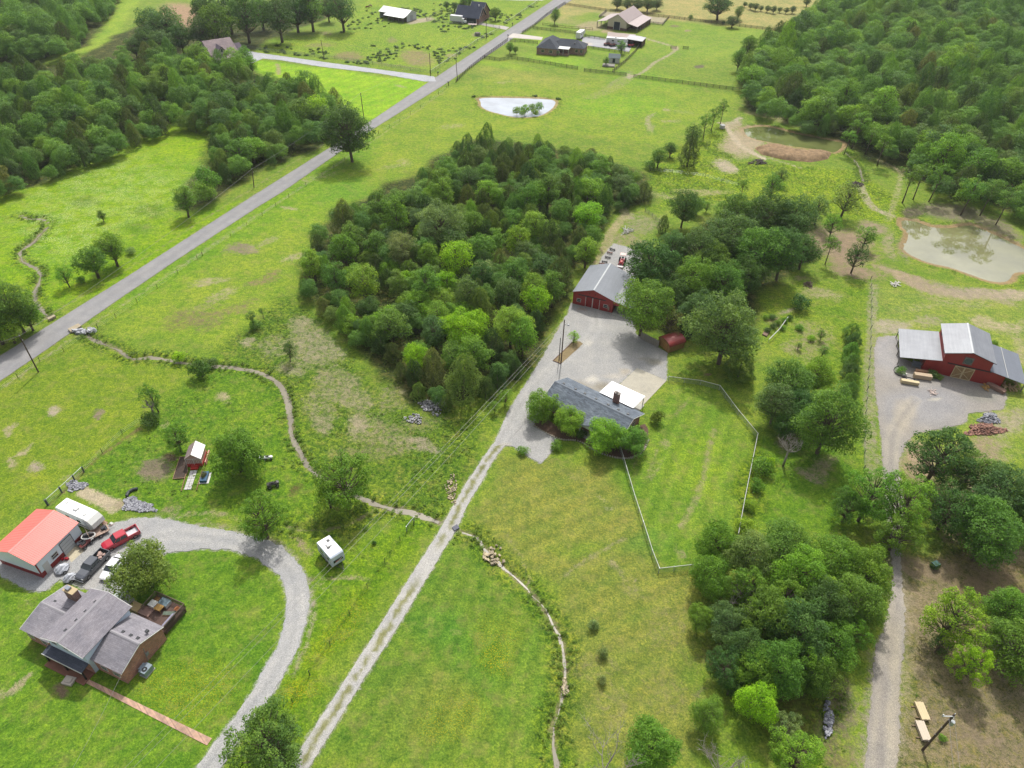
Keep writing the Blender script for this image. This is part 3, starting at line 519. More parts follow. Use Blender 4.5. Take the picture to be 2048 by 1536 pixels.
# ---------------------------------------------------------------- drives, road and paths as sheets of their own
def sheet(name, poly, z, m, jit=.12, step=.8, inner=1.6, colfn=None, wat=False):
    rs = np.random.RandomState(len(name)+int(abs(poly[0][0])*10)); pts = []
    for i in range(len(poly)):
        a = np.array(poly[i]); b_ = np.array(poly[(i+1) % len(poly)]); L = np.linalg.norm(b_-a); n = max(1, int(L/step))
        for k in range(n):
            q = a+(b_-a)*k/n; nn = np.array([-(b_-a)[1], (b_-a)[0]])/(L+1e-9); q = q+nn*rs.uniform(-jit, jit); pts.append(q)
    B = np.array(pts); nb = len(B)
    mn, mx = B.min(0), B.max(0); X, Y = np.meshgrid(np.arange(mn[0], mx[0], inner), np.arange(mn[1], mx[1], inner))
    X = X.ravel()+rs.uniform(-.3, .3, X.size)*inner; Y = Y.ravel()+rs.uniform(-.3, .3, Y.size)*inner
    sd = sdist(X, Y, [tuple(p) for p in B[::1]]) if nb < 900 else sdist(X, Y, poly); k = sd > inner*.35
    allp = [Vector(p) for p in B]+[Vector((x, y)) for x, y in zip(X[k], Y[k])]
    vs_, es, fs, _, _, _ = delaunay_2d_cdt(allp, [(i, (i+1) % nb) for i in range(nb)], [], 1, 1e-4)
    v = np.array([(p.x, p.y, z) for p in vs_]); me = raw_mesh(name, v, faces3=[f for f in fs if len(f) == 3]); 
    import bmesh
    bm = bmesh.new(); bm.from_mesh(me)
    for f in bm.faces:
        if f.normal.z < 0: f.normal_flip()
    bm.to_mesh(me); bm.free()
    if colfn is not None: attr(me, 'Col', colfn(v[:, 0], v[:, 1]))
    return tag(link_mesh(name, me, m), kind='structure')
def gravelmat(name, fine=1.0):
    m, t, p, co, o = newmat(name); ca = t.new('ShaderNodeAttribute', attribute_name='Col').outputs['Color']
    c = t.mix(1, ca, t.ramp(t.noise(co, .28, 5, .65), .34, .66, (.90, .91, .93), (1.08, 1.07, 1.05)), 'MULTIPLY')
    c = t.mix(1, c, t.ramp(t.noise(co, 2.6, 4, .75), .3, .7, (.90, .90, .91), (1.10, 1.09, 1.08)), 'MULTIPLY')
    c = t.mix(1, c, t.ramp(t.noise(co, 9, 2, .8), .3, .7, (1-.38*fine,)*3, (1+.42*fine,)*3), 'MULTIPLY')
    t.l.new(c, p.inputs['Base Color']); p.inputs['Roughness'].default_value = .93; p.inputs['Specular IOR Level'].default_value = .2
    t.l.new(t.bump(t.noise(co, 9, 2, .7), .7*fine, .06), p.inputs['Normal']); return m
GRM = gravelmat('gravel'); ASM = gravelmat('asphalt', .3)
def base_col(rgb):
    c = np.array(alb(*rgb)); return lambda x, y: np.tile(c, (len(x), 1))
def blot(c, x, y, lst, sc=6, seed=3):
    for (q, rgb, am) in lst:
        e = 4.0; o_ = np.array(U(q[0], q[1])); J = np.stack([(np.array(U(q[0]+e, q[1]))-o_)/e, (np.array(U(q[0], q[1]+e))-o_)/e], 1); Ji = np.linalg.inv(J)
        X = x-o_[0]+(fbm(x, y, sc, seed)-.5)*3; Y = y-o_[1]+(fbm(x, y, sc, seed+9)-.5)*3
        u = (X*Ji[0, 0]+Y*Ji[0, 1]); v = (X*Ji[1, 0]+Y*Ji[1, 1]); t_ = math.radians(q[4]) if len(q) > 4 else 0
        r = np.sqrt(((u*math.cos(t_)+v*math.sin(t_))/q[2])**2+((-u*math.sin(t_)+v*math.cos(t_))/q[3])**2); m = (sm(1.6-r, 0, 1)*am)[:, None]
        c = c*(1-m)+np.array(alb(*rgb))*m
    return c
def ruts(c, x, y, px_, gap, light, dark, am=.5):
    d = ldist(x, y, smooth_line(W(px_), 2.0)); n_ = fbm(x, y, 5, 33); t_ = (np.exp(-((d-gap)/.38)**2)*am*(.4+1.1*n_))[:, None]; m_ = (np.exp(-(d/.35)**2)*am*.8*(.3+1.2*n_))[:, None]; e_ = (sm(d, gap+.5, gap+1.1)*am*.6)[:, None]
    c = c*(1-t_)+np.array(alb(*light))*t_; return c*(1-m_-e_*.6)+np.array(alb(*dark))*(m_+e_*.6)
def road_col(x, y):
    c = base_col((160, 159, 160))(x, y); mid = [((a[0]+b_[0])/2, (a[1]+b_[1])/2) for a, b_ in zip(W([(0, 712), (250, 556), (512, 388), (862, 161), (1105, 1)]), W([(0, 762), (250, 590), (512, 416), (887, 170), (1142, 1)]))]
    d = ldist(x, y, mid); tr = np.exp(-((d-1.5)/.55)**2)*.12; c = c*(1+tr[:, None]); return c*(.93+.14*fbm(x, y, 14, 2))[:, None]
sheet("road", POLY['road'], .03, ASM, .06, 1.2, 1.1, road_col)
def lane_col(x, y):
    c = base_col((194, 192, 188))(x, y); n = len(LANE)
    mid = W([(590, 1556), (632, 1480), (692, 1385), (745, 1306), (817, 1187), (862, 1113), (898, 1058), (920, 1012), (947, 965), (972, 923), (997, 889)])
    d = ldist(x, y, mid); m = sm(.5-d+(fbm(x, y, 1.1, 4)-.5)*1.1, 0, .3)*sm(np.abs(y-69.5), 1.5, 6); m = (m*.85)[:, None]
    return c*(1-m)+np.array(alb(132, 134, 66))*m
sheet("farm_lane", POLY['lane'], .03, GRM, .1, .6, .45, lane_col)
sheet("gravel_yard", POLY['yard'], .034, GRM, .2, .6, .8, lambda x, y: ruts(blot(base_col((184, 183, 181))(x, y), x, y, [((1188, 760, 14, 6), (226, 220, 208), .9), ((1210, 775, 16, 8), (150, 140, 116), .8), ((1245, 745, 10, 6), (200, 186, 160), .6), ((1170, 775, 26, 8, 20), (176, 166, 146), .7), ((1225, 752, 16, 4), (214, 206, 192), .7), ((1310, 728, 14, 5), (150, 144, 118), .6), ((1290, 720, 12, 3), (150, 140, 110), .4), ((1160, 618, 6, 3), (190, 150, 120), .6), ((1012, 890, 16, 5), (206, 192, 166), .5), ((1178, 682, 9, 5), (214, 208, 196), .7)]), x, y, [(997, 890), (1020, 845), (1060, 785), (1100, 740), (1150, 700), (1190, 660), (1190, 625)], .9, (200, 198, 194), (164, 162, 158), .5))
sheet("gravel_pad", POLY['back'], .034, GRM, .12, .7, .9, base_col((180, 179, 177)))
sheet("driveway", POLY['drive'], .03, GRM, .2, .5, .6, lambda x, y: ruts(blot(base_col((184, 184, 184))(x, y), x, y, [((30, 1165, 50, 14), (150, 158, 170), .6), ((150, 1080, 60, 26), (176, 174, 172), .7), ((140, 1168, 16, 6, -30), (150, 160, 120), .6), ((255, 1155, 20, 14), (160, 158, 140), .5), ((180, 1165, 40, 10, -40), (200, 196, 190), .6)]), x, y, [(400, 1556), (460, 1460), (525, 1385), (577, 1292), (594, 1220), (588, 1165), (560, 1122), (500, 1094), (430, 1076), (350, 1068), (280, 1085), (215, 1120)], .9, (196, 194, 190), (160, 160, 158), .55))
sheet("dirt_lane", POLY['rlane'], .03, GRM, .22, .5, .5, lambda x, y: ruts(blot(base_col((172, 166, 158))(x, y), x, y, [((1850, 810, 80, 36), (168, 168, 172), .8), ((1780, 700, 24, 40), (186, 184, 186), .7), ((1812, 830, 20, 30), (196, 182, 156), .45), ((1870, 799, 14, 3), (220, 214, 196), .7), ((1770, 1180, 60, 60), (186, 178, 172), .6), ((1785, 1400, 14, 200), (196, 184, 160), .45), ((1750, 1420, 12, 160), (160, 152, 144), .45), ((1960, 790, 30, 10), (150, 152, 140), .6)]), x, y, [(1759, 1556), (1770, 1400), (1780, 1300), (1796, 1200), (1793, 1100), (1786, 1000), (1782, 925), (1790, 860), (1830, 800)], .95, (190, 182, 164), (148, 142, 134), .5))
sheet("side_drive", POLY['tdrive'], .034, GRM, .12, 1.2, 1.6, base_col((196, 198, 204)))
CONM = gravelmat('concrete', .22)
sheet("concrete_pad", [(27.1, 121.9), (32.9, 117.8), (26.6, 109.2), (20.9, 113.6)], .06, CONM, .0, 2, .8, lambda x, y: base_col((202, 196, 180))(x, y)*(.88+.24*fbm(x, y, 3, 8))[:, None])
sheet("concrete_apron", W([(131, 1109), (151, 1089), (174, 1097), (143, 1125)]), .04, CONM, .0, 2, .6, base_col((216, 206, 180)))
sheet("concrete_drive", W([(1026, 66.5), (1086, 74.5), (1083, 80), (1014, 75)]), .04, CONM, .0, 2, 1.5, base_col((222, 214, 206)))
sheet("gravel_lot", W([(1164, 74), (1188, 73), (1212, 78), (1216, 64), (1272, 69), (1266, 88), (1258, 104), (1240, 101), (1176, 92), (1164, 88)]), .04, GRM, .1, 1.5, 1.6, lambda x, y: blot(base_col((190, 190, 194))(x, y), x, y, [((1240, 70, 30, 6), (198, 178, 168), .8), ((1172, 88, 10, 3), (220, 210, 196), .9)]))
sheet("far_drive", W([(955, 43), (975, 48), (1008, 52), (1019, 55), (1012, 60), (998, 57), (962, 50), (948, 48)]), .04, CONM, .1, 2, 1.6, base_col((204, 198, 192)))
sheet("far_driveway", W([(1085, 1), (1105, -6), (1060, -12), (900, -12), (900, -4), (1040, 1)]), .04, CONM, .1, 3, 3, base_col((220, 216, 212)))
# creek water and ponds
def watermat(name, rgb, rough=.04, ior=1.33):
    m, t, p, co, o = newmat(name); c = alb(*rgb)
    t.l.new(t.ramp(t.noise(co, .12, 3), .35, .65, tuple(x*.85 for x in c), tuple(x*1.15 for x in c)), p.inputs['Base Color'])
    p.inputs['Roughness'].default_value = rough; p.inputs['IOR'].default_value = ior; p.inputs['Specular IOR Level'].default_value = .5
    p.inputs['Coat Weight'].default_value = 0; t.l.new(t.bump(t.noise(co, .8, 3), .12, .02), p.inputs['Normal']); return m
WM = {'far': watermat('pond_water_blue', (176, 186, 200), .02, 1.8), 'dug': watermat('pond_water_green', (124, 132, 78), .012, 1.6), 'near': watermat('pond_water_pale', (146, 144, 102), .01, 2.5)}
for kname, nm in (('far', 'pasture_pond'), ('dug', 'dug_pond'), ('near', 'pond')):
    sheet(nm+'_water', PONDW[kname], -.28, WM[kname], .15, 1.2, 6)
crm = watermat('creek_water', (150, 142, 124), .35, 1.3)
for i, (ln, hw, wet) in enumerate(CREEKW):
    if not wet: continue
    v = []; f = []; a = np.array(ln)
    for k in range(len(a)):
        d = a[min(k+1, len(a)-1)]-a[max(k-1, 0)]; d = d/np.linalg.norm(d); nn = np.array([-d[1], d[0]])
        w_ = hw*max(.08, -.55+2.2*float(fbm(np.array([a[k][0]]), np.array([a[k][1]]), 4.0, 50+i)[0]))
        o_ = (float(fbm(np.array([a[k][0]]), np.array([a[k][1]]), 2.6, 70+i)[0])-.5)*1.0
        v += [(*(a[k]+nn*(w_+o_)), -.33), (*(a[k]-nn*(w_-o_)), -.33)]
        if k: f.append((2*k-2, 2*k-1, 2*k+1, 2*k))
    mb = MB(); mb.add(v, f); tag(mb.build('creek_water', crm), kind='structure')
# heap of dug soil beside the pond
rs = np.random.RandomState(4); hp = W([(1512, 296), (1535, 289), (1560, 292), (1600, 299), (1640, 301), (1664, 307), (1656, 318), (1625, 325), (1570, 320), (1530, 310)])
a = np.array(hp); X, Y = np.meshgrid(np.arange(a[:, 0].min()-2, a[:, 0].max()+2, .5), np.arange(a[:, 1].min()-2, a[:, 1].max()+2, .5)); sd = sdist(X.ravel()+(fbm(X.ravel(), Y.ravel(), 6, 3)-.5)*3, Y.ravel(), hp)
Z = np.clip(sd, -1, 5); Z = np.where(sd > 0, 1.5*(1-np.exp(-Z/1.8)), Z*.5)*(.55+.9*fbm(X.ravel(), Y.ravel(), 9, 6))+(fbm(X.ravel(), Y.ravel(), 1.6, 9)-.5)*.5*(sd > .3)
nx = X.shape[1]; I, Jj = np.meshgrid(np.arange(nx-1), np.arange(X.shape[0]-1)); b0 = (Jj*nx+I).ravel(); keep = np.maximum(sd[b0], sd[b0+nx+1]) > -.6
me = raw_mesh('spoil_heap', np.stack([X.ravel(), Y.ravel(), Z-.02], 1), np.stack([b0, b0+1, b0+nx+1, b0+nx], 1)[keep])
tag(link_mesh('spoil_heap', me, mat('dug_soil', (160, 132, 98), .95, var=.4, scale=.9, bump=.15)), 'long heap of brown dug soil along the front of the green pond', 'soil heap')
tag(sheet("brick_path", W([(156, 1358), (163, 1349), (166, 1340), (186, 1345), (176, 1358), (424, 1477), (414, 1491)]), .05, brick('path_brick', (206, 170, 146), k=.6), .0, 3, 2), kind='structure')
# ---------------------------------------------------------------- trees
def leafmat(name, var=True):
    m, t, p, co, o = newmat(name)
    oi = t.new('ShaderNodeObjectInfo'); a = t.new('ShaderNodeAttribute', attribute_name='tone'); sx = t.new('ShaderNodeSeparateColor'); t.l.new(a.outputs['Color'], sx.inputs[0])
    if var: base = oi.outputs['Color']
    else:
        rp = t.new('ShaderNodeValToRGB'); t.l.new(oi.outputs['Random'], rp.inputs[0]); e = rp.color_ramp.elements
        cols = [(a_, tuple(q*f_ for q, f_ in zip(b_, (1.95, 2.1, 1.8)))) for a_, b_ in [(0, (.040, .074, .022)), (.2, (.062, .118, .022)), (.4, (.050, .100, .030)), (.55, (.084, .150, .024)), (.7, (.058, .104, .036)), (.85, (.10, .165, .022)), (1, (.055, .078, .028))]]
        while len(e) < len(cols): e.new(.5)
        for q, (pp, cc) in zip(e, cols): q.position = pp; q.color = (*cc, 1)
        base = rp.outputs[0]
    # leaf to leaf, and clump to clump
    c = t.mix(1, base, t.ramp(sx.outputs[0], 0, 1, (.62, .66, .70), (1.42, 1.32, 1.2)), 'MULTIPLY')
    c = t.mix(1, c, t.ramp(sx.outputs[1], 0, 1, (.78, .84, .95), (1.28, 1.16, .95)), 'MULTIPLY')
    p.inputs['Roughness'].default_value = .55; p.inputs['Specular IOR Level'].default_value = .15
    t.l.new(c, p.inputs['Base Color']); tr = t.new('ShaderNodeBsdfTranslucent'); t.l.new(t.mix(1, c, (1.5, 1.6, .7), 'MULTIPLY'), tr.inputs[0])
    mx = t.new('ShaderNodeMixShader'); mx.inputs[0].default_value = .36; t.l.new(p.outputs[0], mx.inputs[1]); t.l.new(tr.outputs[0], mx.inputs[2]); t.l.new(mx.outputs[0], o.inputs[0])
    return m
LEAF = leafmat('leaves'); LEAFW = leafmat('leaves_far', False)
BARK = mat('bark', (120, 106, 92), .95, var=.3, scale=3, streak=(3, 3, .6)); PALEBARK = mat('pale_bark', (178, 170, 160), .9, var=.2, scale=3)
def leaf_quads(C, N, size, rng, asp=.62, tone2=None):
    n = len(C); N = N/(np.linalg.norm(N, axis=1, keepdims=True)+1e-9); R = rng.normal(size=(n, 3)); T_ = np.cross(N, R); T_ /= np.linalg.norm(T_, axis=1, keepdims=True)+1e-9
    B_ = np.cross(N, T_); s = (size*rng.uniform(.6, 1.35, n))[:, None]
    v = np.stack([C-T_*s*.5, C+B_*s*asp*.5+N*s*.12, C+T_*s*.5, C-B_*s*asp*.5+N*s*.12], 1).reshape(-1, 3)
    f = np.arange(4*n).reshape(n, 4); t1 = rng.rand(n); t2 = tone2 if tone2 is not None else rng.rand(n)
    tone = np.repeat(np.stack([t1, t2, t1], 1), 4, 0); return v, f, tone
SPEC = dict(round=(40, .33, 2.3, .44, .95), wide=(54, .29, 2.0, .40, .85), tall=(42, .32, 3.0, .46, 1.35), airy=(38, .24, 2.3, .36, 1.02), slim=(18, .30, 3.6, .62, 1.05), shrub=(16, .42, 1.25, .05, .62), weep=(60, .25, 2.2, .3, .98), bwide=(95, .225, 2.0, .4, .85), bround=(80, .25, 2.35, .45, .98), bairy=(72, .165, 2.25, .36, 1.0))
def crown_mesh(name, rng, kind, nleaf, size):
    """unit crown: radius about 1, standing on z=0"""
    Cs = []; Ns = []; T2 = []; blobs = []
    if kind == 'cedar':
        Ht = 2.9; n = nleaf; z = rng.beta(1.35, 1.5, n); prof = lambda z: np.sqrt(np.clip(1-z**1.5, 0, 1))*(.62+.42*np.minimum(z*4, 1))
        th = rng.uniform(0, 2*np.pi, n); lob = .80+.26*np.sin(th*3+rng.uniform(0, 6))*np.sin(z*9+rng.uniform(0, 6))+.12*np.sin(th*7+z*16)
        rr = prof(z)*lob*(1-rng.uniform(0, .34, n)**1.4); C = np.stack([rr*np.cos(th), rr*np.sin(th), .12+z*Ht*(1+.03*np.sin(th*5))], 1)
        N = np.stack([np.cos(th), np.sin(th), .55+0*th], 1)+rng.normal(size=(n, 3))*.45
        v, f, tone = leaf_quads(C, N, size, rng, .42, np.clip(lob-.4+rng.normal(size=n)*.12, 0, 1)); 
        me = raw_mesh(name, v, f); attr(me, 'tone', tone); return me, Ht, []
    spec = SPEC[kind]
    nb, br, Ht, base, rz = spec; cz = Ht-rz*1.02; rz *= 1.12
    k = 0
    while len(blobs) < nb and k < 4000:
        k += 1; d = rng.normal(size=3); d /= np.linalg.norm(d)
        if d[2] < -.85: continue
        q = rng.uniform(.35, .92)**.6*(1-br*.55); wob = 1+.22*math.sin(3*math.atan2(d[1], d[0])+rng.uniform(0, .5))
        c = np.array([d[0]*q*wob, d[1]*q*wob, d[2]*rz*q+cz]); r = br*rng.uniform(.65, 1.25)
        if any(np.linalg.norm(c-b[0]) < (.50 if nb < 70 else .56)*(r+b[1]) for b in blobs): continue
        blobs.append((c, r))
    w = np.array([b[1]**2 for b in blobs]); w = w/w.sum()
    for (c, r), ww in zip(blobs, w):
        n = int(nleaf*ww); d = rng.normal(size=(n, 3)); d /= np.linalg.norm(d, axis=1, keepdims=True); d[:, 2] = np.where(d[:, 2] < -.35, -d[:, 2], d[:, 2])
        bump = 1+.22*np.sin(d[:, 0]*7+c[0]*5)*np.sin(d[:, 1]*7+c[1]*9)+.16*np.sin(d[:, 2]*9+c[2]*3)
        rad = r*bump*(1-rng.uniform(0, .55, n)**2.2); C = c+d*rad[:, None]*np.array([1, 1, .78])
        if kind == 'weep': C[:, 2] -= (rad/r)*rng.uniform(0, .22, n)
        Cs.append(C); Ns.append(d*.8+np.array([0, 0, .55])+rng.normal(size=(n, 3))*.5); T2.append(np.clip(np.full(n, rng.uniform(.15, .85))+rng.normal(size=n)*.16, 0, 1))
    C = np.concatenate(Cs); N = np.concatenate(Ns); T2 = np.concatenate(T2); C[:, 2] = np.maximum(C[:, 2], .04)
    v, f, tone = leaf_quads(C, N, size, rng, .62, T2); me = raw_mesh(name, v, f); attr(me, 'tone', tone); return me, Ht, [b[0] for b in blobs]
def trunk_mesh(rng, Ht, blobs, r0=.075, kind=''):
    mb = MB()
    if kind == 'cedar': mb.tube([(0, 0, -.05), (0, 0, .6), (.02, 0, Ht*.8)], [.06, .05, .012], 7); return mb
    top = Ht*.62; lean = rng.uniform(-.08, .08, 2); mb.tube([(0, 0, -.05), (lean[0]*.3, lean[1]*.3, top*.4), (lean[0], lean[1], top), (lean[0]*1.5, lean[1]*1.5, Ht*.86)], [r0*1.25, r0, r0*.62, r0*.15], 8)
    for c in blobs:
        h = min(max(c[2]-.35-.35*math.hypot(c[0], c[1]), Ht*.2), top); p0 = (lean[0]*h/top, lean[1]*h/top, h); md = (p0[0]+(c[0]-p0[0])*.5, p0[1]+(c[1]-p0[1])*.5, h+(c[2]-h)*.42)
        mb.tube([p0, md, tuple(c)], [r0*.4, r0*.26, r0*.07], 5, cap=False)
    return mb
PROTO = {}; _pi = 0
def proto(kind, n, nleaf, size, r0=.075):
    global _pi
    L = []
    for i in range(n):
        _pi += 1; rng = np.random.RandomState(100+_pi); me, Ht, bl = crown_mesh('crown', rng, kind, nleaf, size); me.materials.append(LEAF)
        tb = trunk_mesh(rng, Ht, bl, r0, kind); tm = bpy.data.meshes.new('trunk'); tm.from_pydata(tb.v, [], tb.f); tm.materials.append(BARK); tm.polygons.foreach_set('use_smooth', [True]*len(tm.polygons)); L.append((me, tm, Ht))
    PROTO[kind] = L
proto('round', 6, 5200, .082); proto('wide', 4, 6500, .072); proto('tall', 4, 6000, .080); proto('airy', 4, 2600, .080, .06); proto('slim', 4, 1500, .105, .05); proto('shrub', 4, 1500, .13, .04); proto('weep', 4, 13000, .060, .05); proto('cedar', 6, 7000, .078)
for k_, src in (('big', 'bround'), ('bigwide', 'bwide'), ('bigairy', 'bairy')):
    L = []
    for i in range(4):
        rng = np.random.RandomState(300+i+len(k_)*7); me, Ht, bl = crown_mesh('crown', rng, src, {'big': 15000, 'bigwide': 17000, 'bigairy': 9500}[k_], .050); me.materials.append(LEAF)
        tb = trunk_mesh(rng, Ht, bl, .052); tm = bpy.data.meshes.new('trunk'); tm.from_pydata(tb.v, [], tb.f); tm.materials.append(BARK); L.append((me, tm, Ht))
    PROTO[k_] = L
TC = dict(dark=(.030, .056, .018), deep=(.036, .072, .020), mid=(.054, .102, .020), green=(.062, .118, .017), light=(.088, .150, .018), yellow=(.112, .195, .010), silver=(.092, .124, .056), blue=(.050, .088, .032), cedar=(.040, .058, .018), olive=(.062, .092, .020), bronze=(.068, .078, .028), dull=(.074, .108, .032))
CENT = []          # (x, y, r) of every tree placed so far
def put_tree(x, y, R, kind, tone, label, cat='tree', group=None, name=None, rng=random, squash=1.0):
    me, tm, Ht = PROTO[kind][rng.randrange(len(PROTO[kind]))]
    nm = name or ('cedar_tree' if kind == 'cedar' else 'shrub' if kind == 'shrub' else 'deciduous_tree')
    t = thing(nm, label, cat, (x, y, -.05), rng.uniform(0, 6.28), group); s = R*rng.uniform(.97, 1.03); t.scale = (s*rng.uniform(.86, 1.1), s*rng.uniform(.9, 1.14), s*squash); t.rotation_euler = (rng.uniform(-.07, .07), rng.uniform(-.07, .07), t.rotation_euler[2])
    c = bpy.data.objects.new('crown', me); COL.objects.link(c); c.parent = t; b_ = bpy.data.objects.new('trunk', tm); COL.objects.link(b_); b_.parent = t
    k = [q*f_ for q, f_ in zip(TC[tone], (1.98, 2.12, 1.8))]; j = [rng.uniform(.88, 1.13) for _ in range(3)]; g = rng.uniform(.9, 1.1); c.color = (k[0]*j[0]*g, k[1]*g, k[2]*j[2]*g, 1)
    CENT.append((x, y, R)); return t
HT = {k: v[0][2] for k, v in PROTO.items()}
CZ = dict(round=.58, wide=.58, tall=.57, airy=.6, slim=.72, shrub=.5, weep=.56, cedar=.40, big=.58, bigwide=.58, bigairy=.6)
def T(cx, cy, rpx, kind, tone, label, **kw):
    """crown centre and half width as seen in the photo; the foot is found on the land below it"""
    sq = kw.get('squash', 1.0); z = 3.0
    for _ in range(6):
        x, y = U(cx, cy, z); s = (np.array([x, y, z-H]) @ _fw)/F; R = rpx*s/.90; z = min(R*HT[kind]*CZ[kind]*sq, 40)
    x, y = U(cx, cy, z); return put_tree(x, y, R, kind, tone, label, **kw)
random.seed(11)
# single trees west of and along the road
T(697, 262, 44, 'bigwide', 'deep', 'large round dark green oak standing alone beside the paved road', squash=1.12)
T(203, 430, 8, 'tall', 'mid', 'small slender sapling alone in the white flowering field')
T(183, 520, 28, 'round', 'mid', 'rounded green tree at the near end of the roadside clump by the winding creek'); T(222, 496, 28, 'round', 'green', 'dense green tree in the middle of the roadside clump near the winding creek'); T(128, 548, 20, 'airy', 'green', 'thin leaning tree between the winding creek and the road')
T(262, 502, 10, 'shrub', 'silver', 'grey green shrub at the roadside end of a clump of trees', cat='shrub'); T(160, 560, 10, 'shrub', 'mid', 'low green shrub at the foot of the roadside clump of trees', cat='shrub')
T(20, 608, 46, 'big', 'mid', 'broad green tree at the left edge above the paved road'); T(52, 632, 24, 'round', 'green', 'smaller tree on the road side of the clump at the left edge'); T(14, 655, 26, 'round', 'light', 'bright green low tree by the road at the left edge'); T(-20, 640, 40, 'round', 'mid', 'tree half outside the picture at the left edge above the road')
T(356, 714, 15, 'shrub', 'yellow', 'yellow green bush on the bank of the creek in the open field', cat='bush'); T(400, 738, 20, 'shrub', 'deep', 'dark ragged bush beside the creek next to the weedy bank', cat='bush', squash=1.4); T(420, 726, 14, 'shrub', 'blue', 'blue green bush touching the creek behind the dark ragged bush', cat='bush')
T(575, 699, 15, 'airy', 'deep', 'small round headed tree alone in the weedy field', squash=1.3); T(503, 630, 10, 'slim', 'deep', 'narrow dark sapling on the fence line of the weedy field'); T(524, 622, 7, 'slim', 'mid', 'tiny sapling beside the narrow dark one on the weedy fence line'); T(511, 650, 12, 'shrub', 'mid', 'low bush at the foot of the fence line saplings', cat='bush')
T(304, 790, 20, 'airy', 'mid', 'thin half dead tree on the ditch bank left of the greenhouse', squash=1.5); T(300, 838, 18, 'shrub', 'deep', 'dark bush on the ditch bank left of the greenhouse', cat='bush')
T(469, 899, 46, 'weep', 'green', 'big soft bright green willow beside the red greenhouse'); T(350, 872, 28, 'bigairy', 'green', 'thin light green tree just behind the red greenhouse'); T(690, 955, 58, 'bigairy', 'green', 'airy spreading tree leaning over the creek'); T(655, 985, 30, 'airy', 'light', 'small airy tree on the near bank of the creek'); T(522, 1030, 48, 'bigairy', 'green', 'airy light green tree beside the curve of the gravel driveway')
T(285, 1134, 53, 'weep', 'olive', 'olive green tree shading the parked cars and the wooden deck', squash=.9); T(528, 1480, 70, 'bigairy', 'mid', 'airy tree overhanging the gravel driveway at the bottom edge'); T(560, 1500, 44, 'bigairy', 'blue', 'thin blue green tree beside the narrow farm lane at the bottom edge')
T(748, 1085, 5, 'shrub', 'deep', 'tiny dark bush on the lawn near the white camper', cat='bush', squash=1.3); T(731, 1056, 6, 'shrub', 'mid', 'small bush below the ditch bank above the white camper', cat='bush')
# silver headed, yellow and cedar trees that stand out of the middle wood
T(876, 452, 42, 'bigwide', 'silver', 'tallest silver leaved tree in the middle wood', squash=1.15); T(806, 500, 27, 'big', 'silver', 'silver topped tree on the left side of the middle wood', squash=1.2); T(916, 508, 22, 'round', 'silver', 'small silver tree right below the tallest silver one'); T(970, 545, 22, 'round', 'silver', 'pale silver tree in the heart of the middle wood'); T(936, 590, 30, 'round', 'blue', 'blue green dome shaped tree in the middle wood', squash=1.15)
T(829, 714, 25, 'big', 'yellow', 'yellow green tree at the near edge of the middle wood', squash=1.2); T(928, 660, 42, 'bigwide', 'yellow', 'broad yellow green tree in the near part of the middle wood'); T(1022, 650, 36, 'big', 'light', 'bright green tree on the lane side of the middle wood'); T(925, 765, 46, 'cedar', 'dull', 'broad grey green cedar at the nearest tip of the middle wood', squash=.8); T(866, 745, 28, 'cedar', 'bronze', 'brownish cedar at the near edge of the middle wood next to a yellow tree'); T(893, 566, 24, 'round', 'yellow', 'small yellow green tree among dark cedars in the middle wood'); T(810, 560, 20, 'round', 'yellow', 'yellow green tree left of centre in the middle wood'); T(1075, 600, 30, 'round', 'yellow', 'yellow green tree on the barn side of the middle wood'); T(700, 650, 20, 'round', 'light', 'light green tree at the lower left edge of the middle wood'); T(685, 448, 28, 'cedar', 'bronze', 'brown tinted cedar at the upper left edge of the middle wood')
T(1010, 792, 16, 'airy', 'light', 'spindly sapling under the power lines'); T(990, 812, 11, 'airy', 'green', 'smaller spindly sapling under the power lines'); T(1118, 560, 34, 'cedar', 'cedar', 'wide dark cedar by the grass track left of the red barn', squash=.75)
# trees between the pasture and the green ponds
T(1290, 388, 17, 'cedar', 'cedar', 'low dark cedar at the right tip of the middle wood', squash=.7); T(1378, 312, 22, 'cedar', 'cedar', 'dark rounded cedar in the pasture corner near the dug pond', squash=.8); T(1385, 272, 17, 'round', 'blue', 'blue green tree just behind the rounded cedar', squash=1.2); T(1318, 312, 16, 'round', 'mid', 'round green tree in the hedgerow between two pastures'); T(1342, 298, 12, 'round', 'deep', 'small dark tree in the hedgerow beside the rounded cedar'); T(1300, 330, 12, 'shrub', 'mid', 'bush in the hedgerow next to the middle wood', cat='bush'); T(1370, 412, 28, 'big', 'deep', 'dark green tree above the barn yard near the small cone shaped cedar', squash=1.1); T(1396, 410, 14, 'round', 'mid', 'green tree touching the dark one above the barn yard'); T(1326, 453, 15, 'cedar', 'cedar', 'small cone shaped cedar standing alone above the barn yard', squash=.85); T(1414, 412, 9, 'airy', 'mid', 'sparse little tree right of the dark tree above the barn yard')
for q in [(1414, 238, 14, 'first'), (1430, 222, 14, 'second'), (1448, 212, 13, 'third')]: T(q[0], q[1], q[2], 'slim', 'mid', q[3]+' from the left of three tall thin trees left of the dug pond', group='thin trees left of the dug pond')
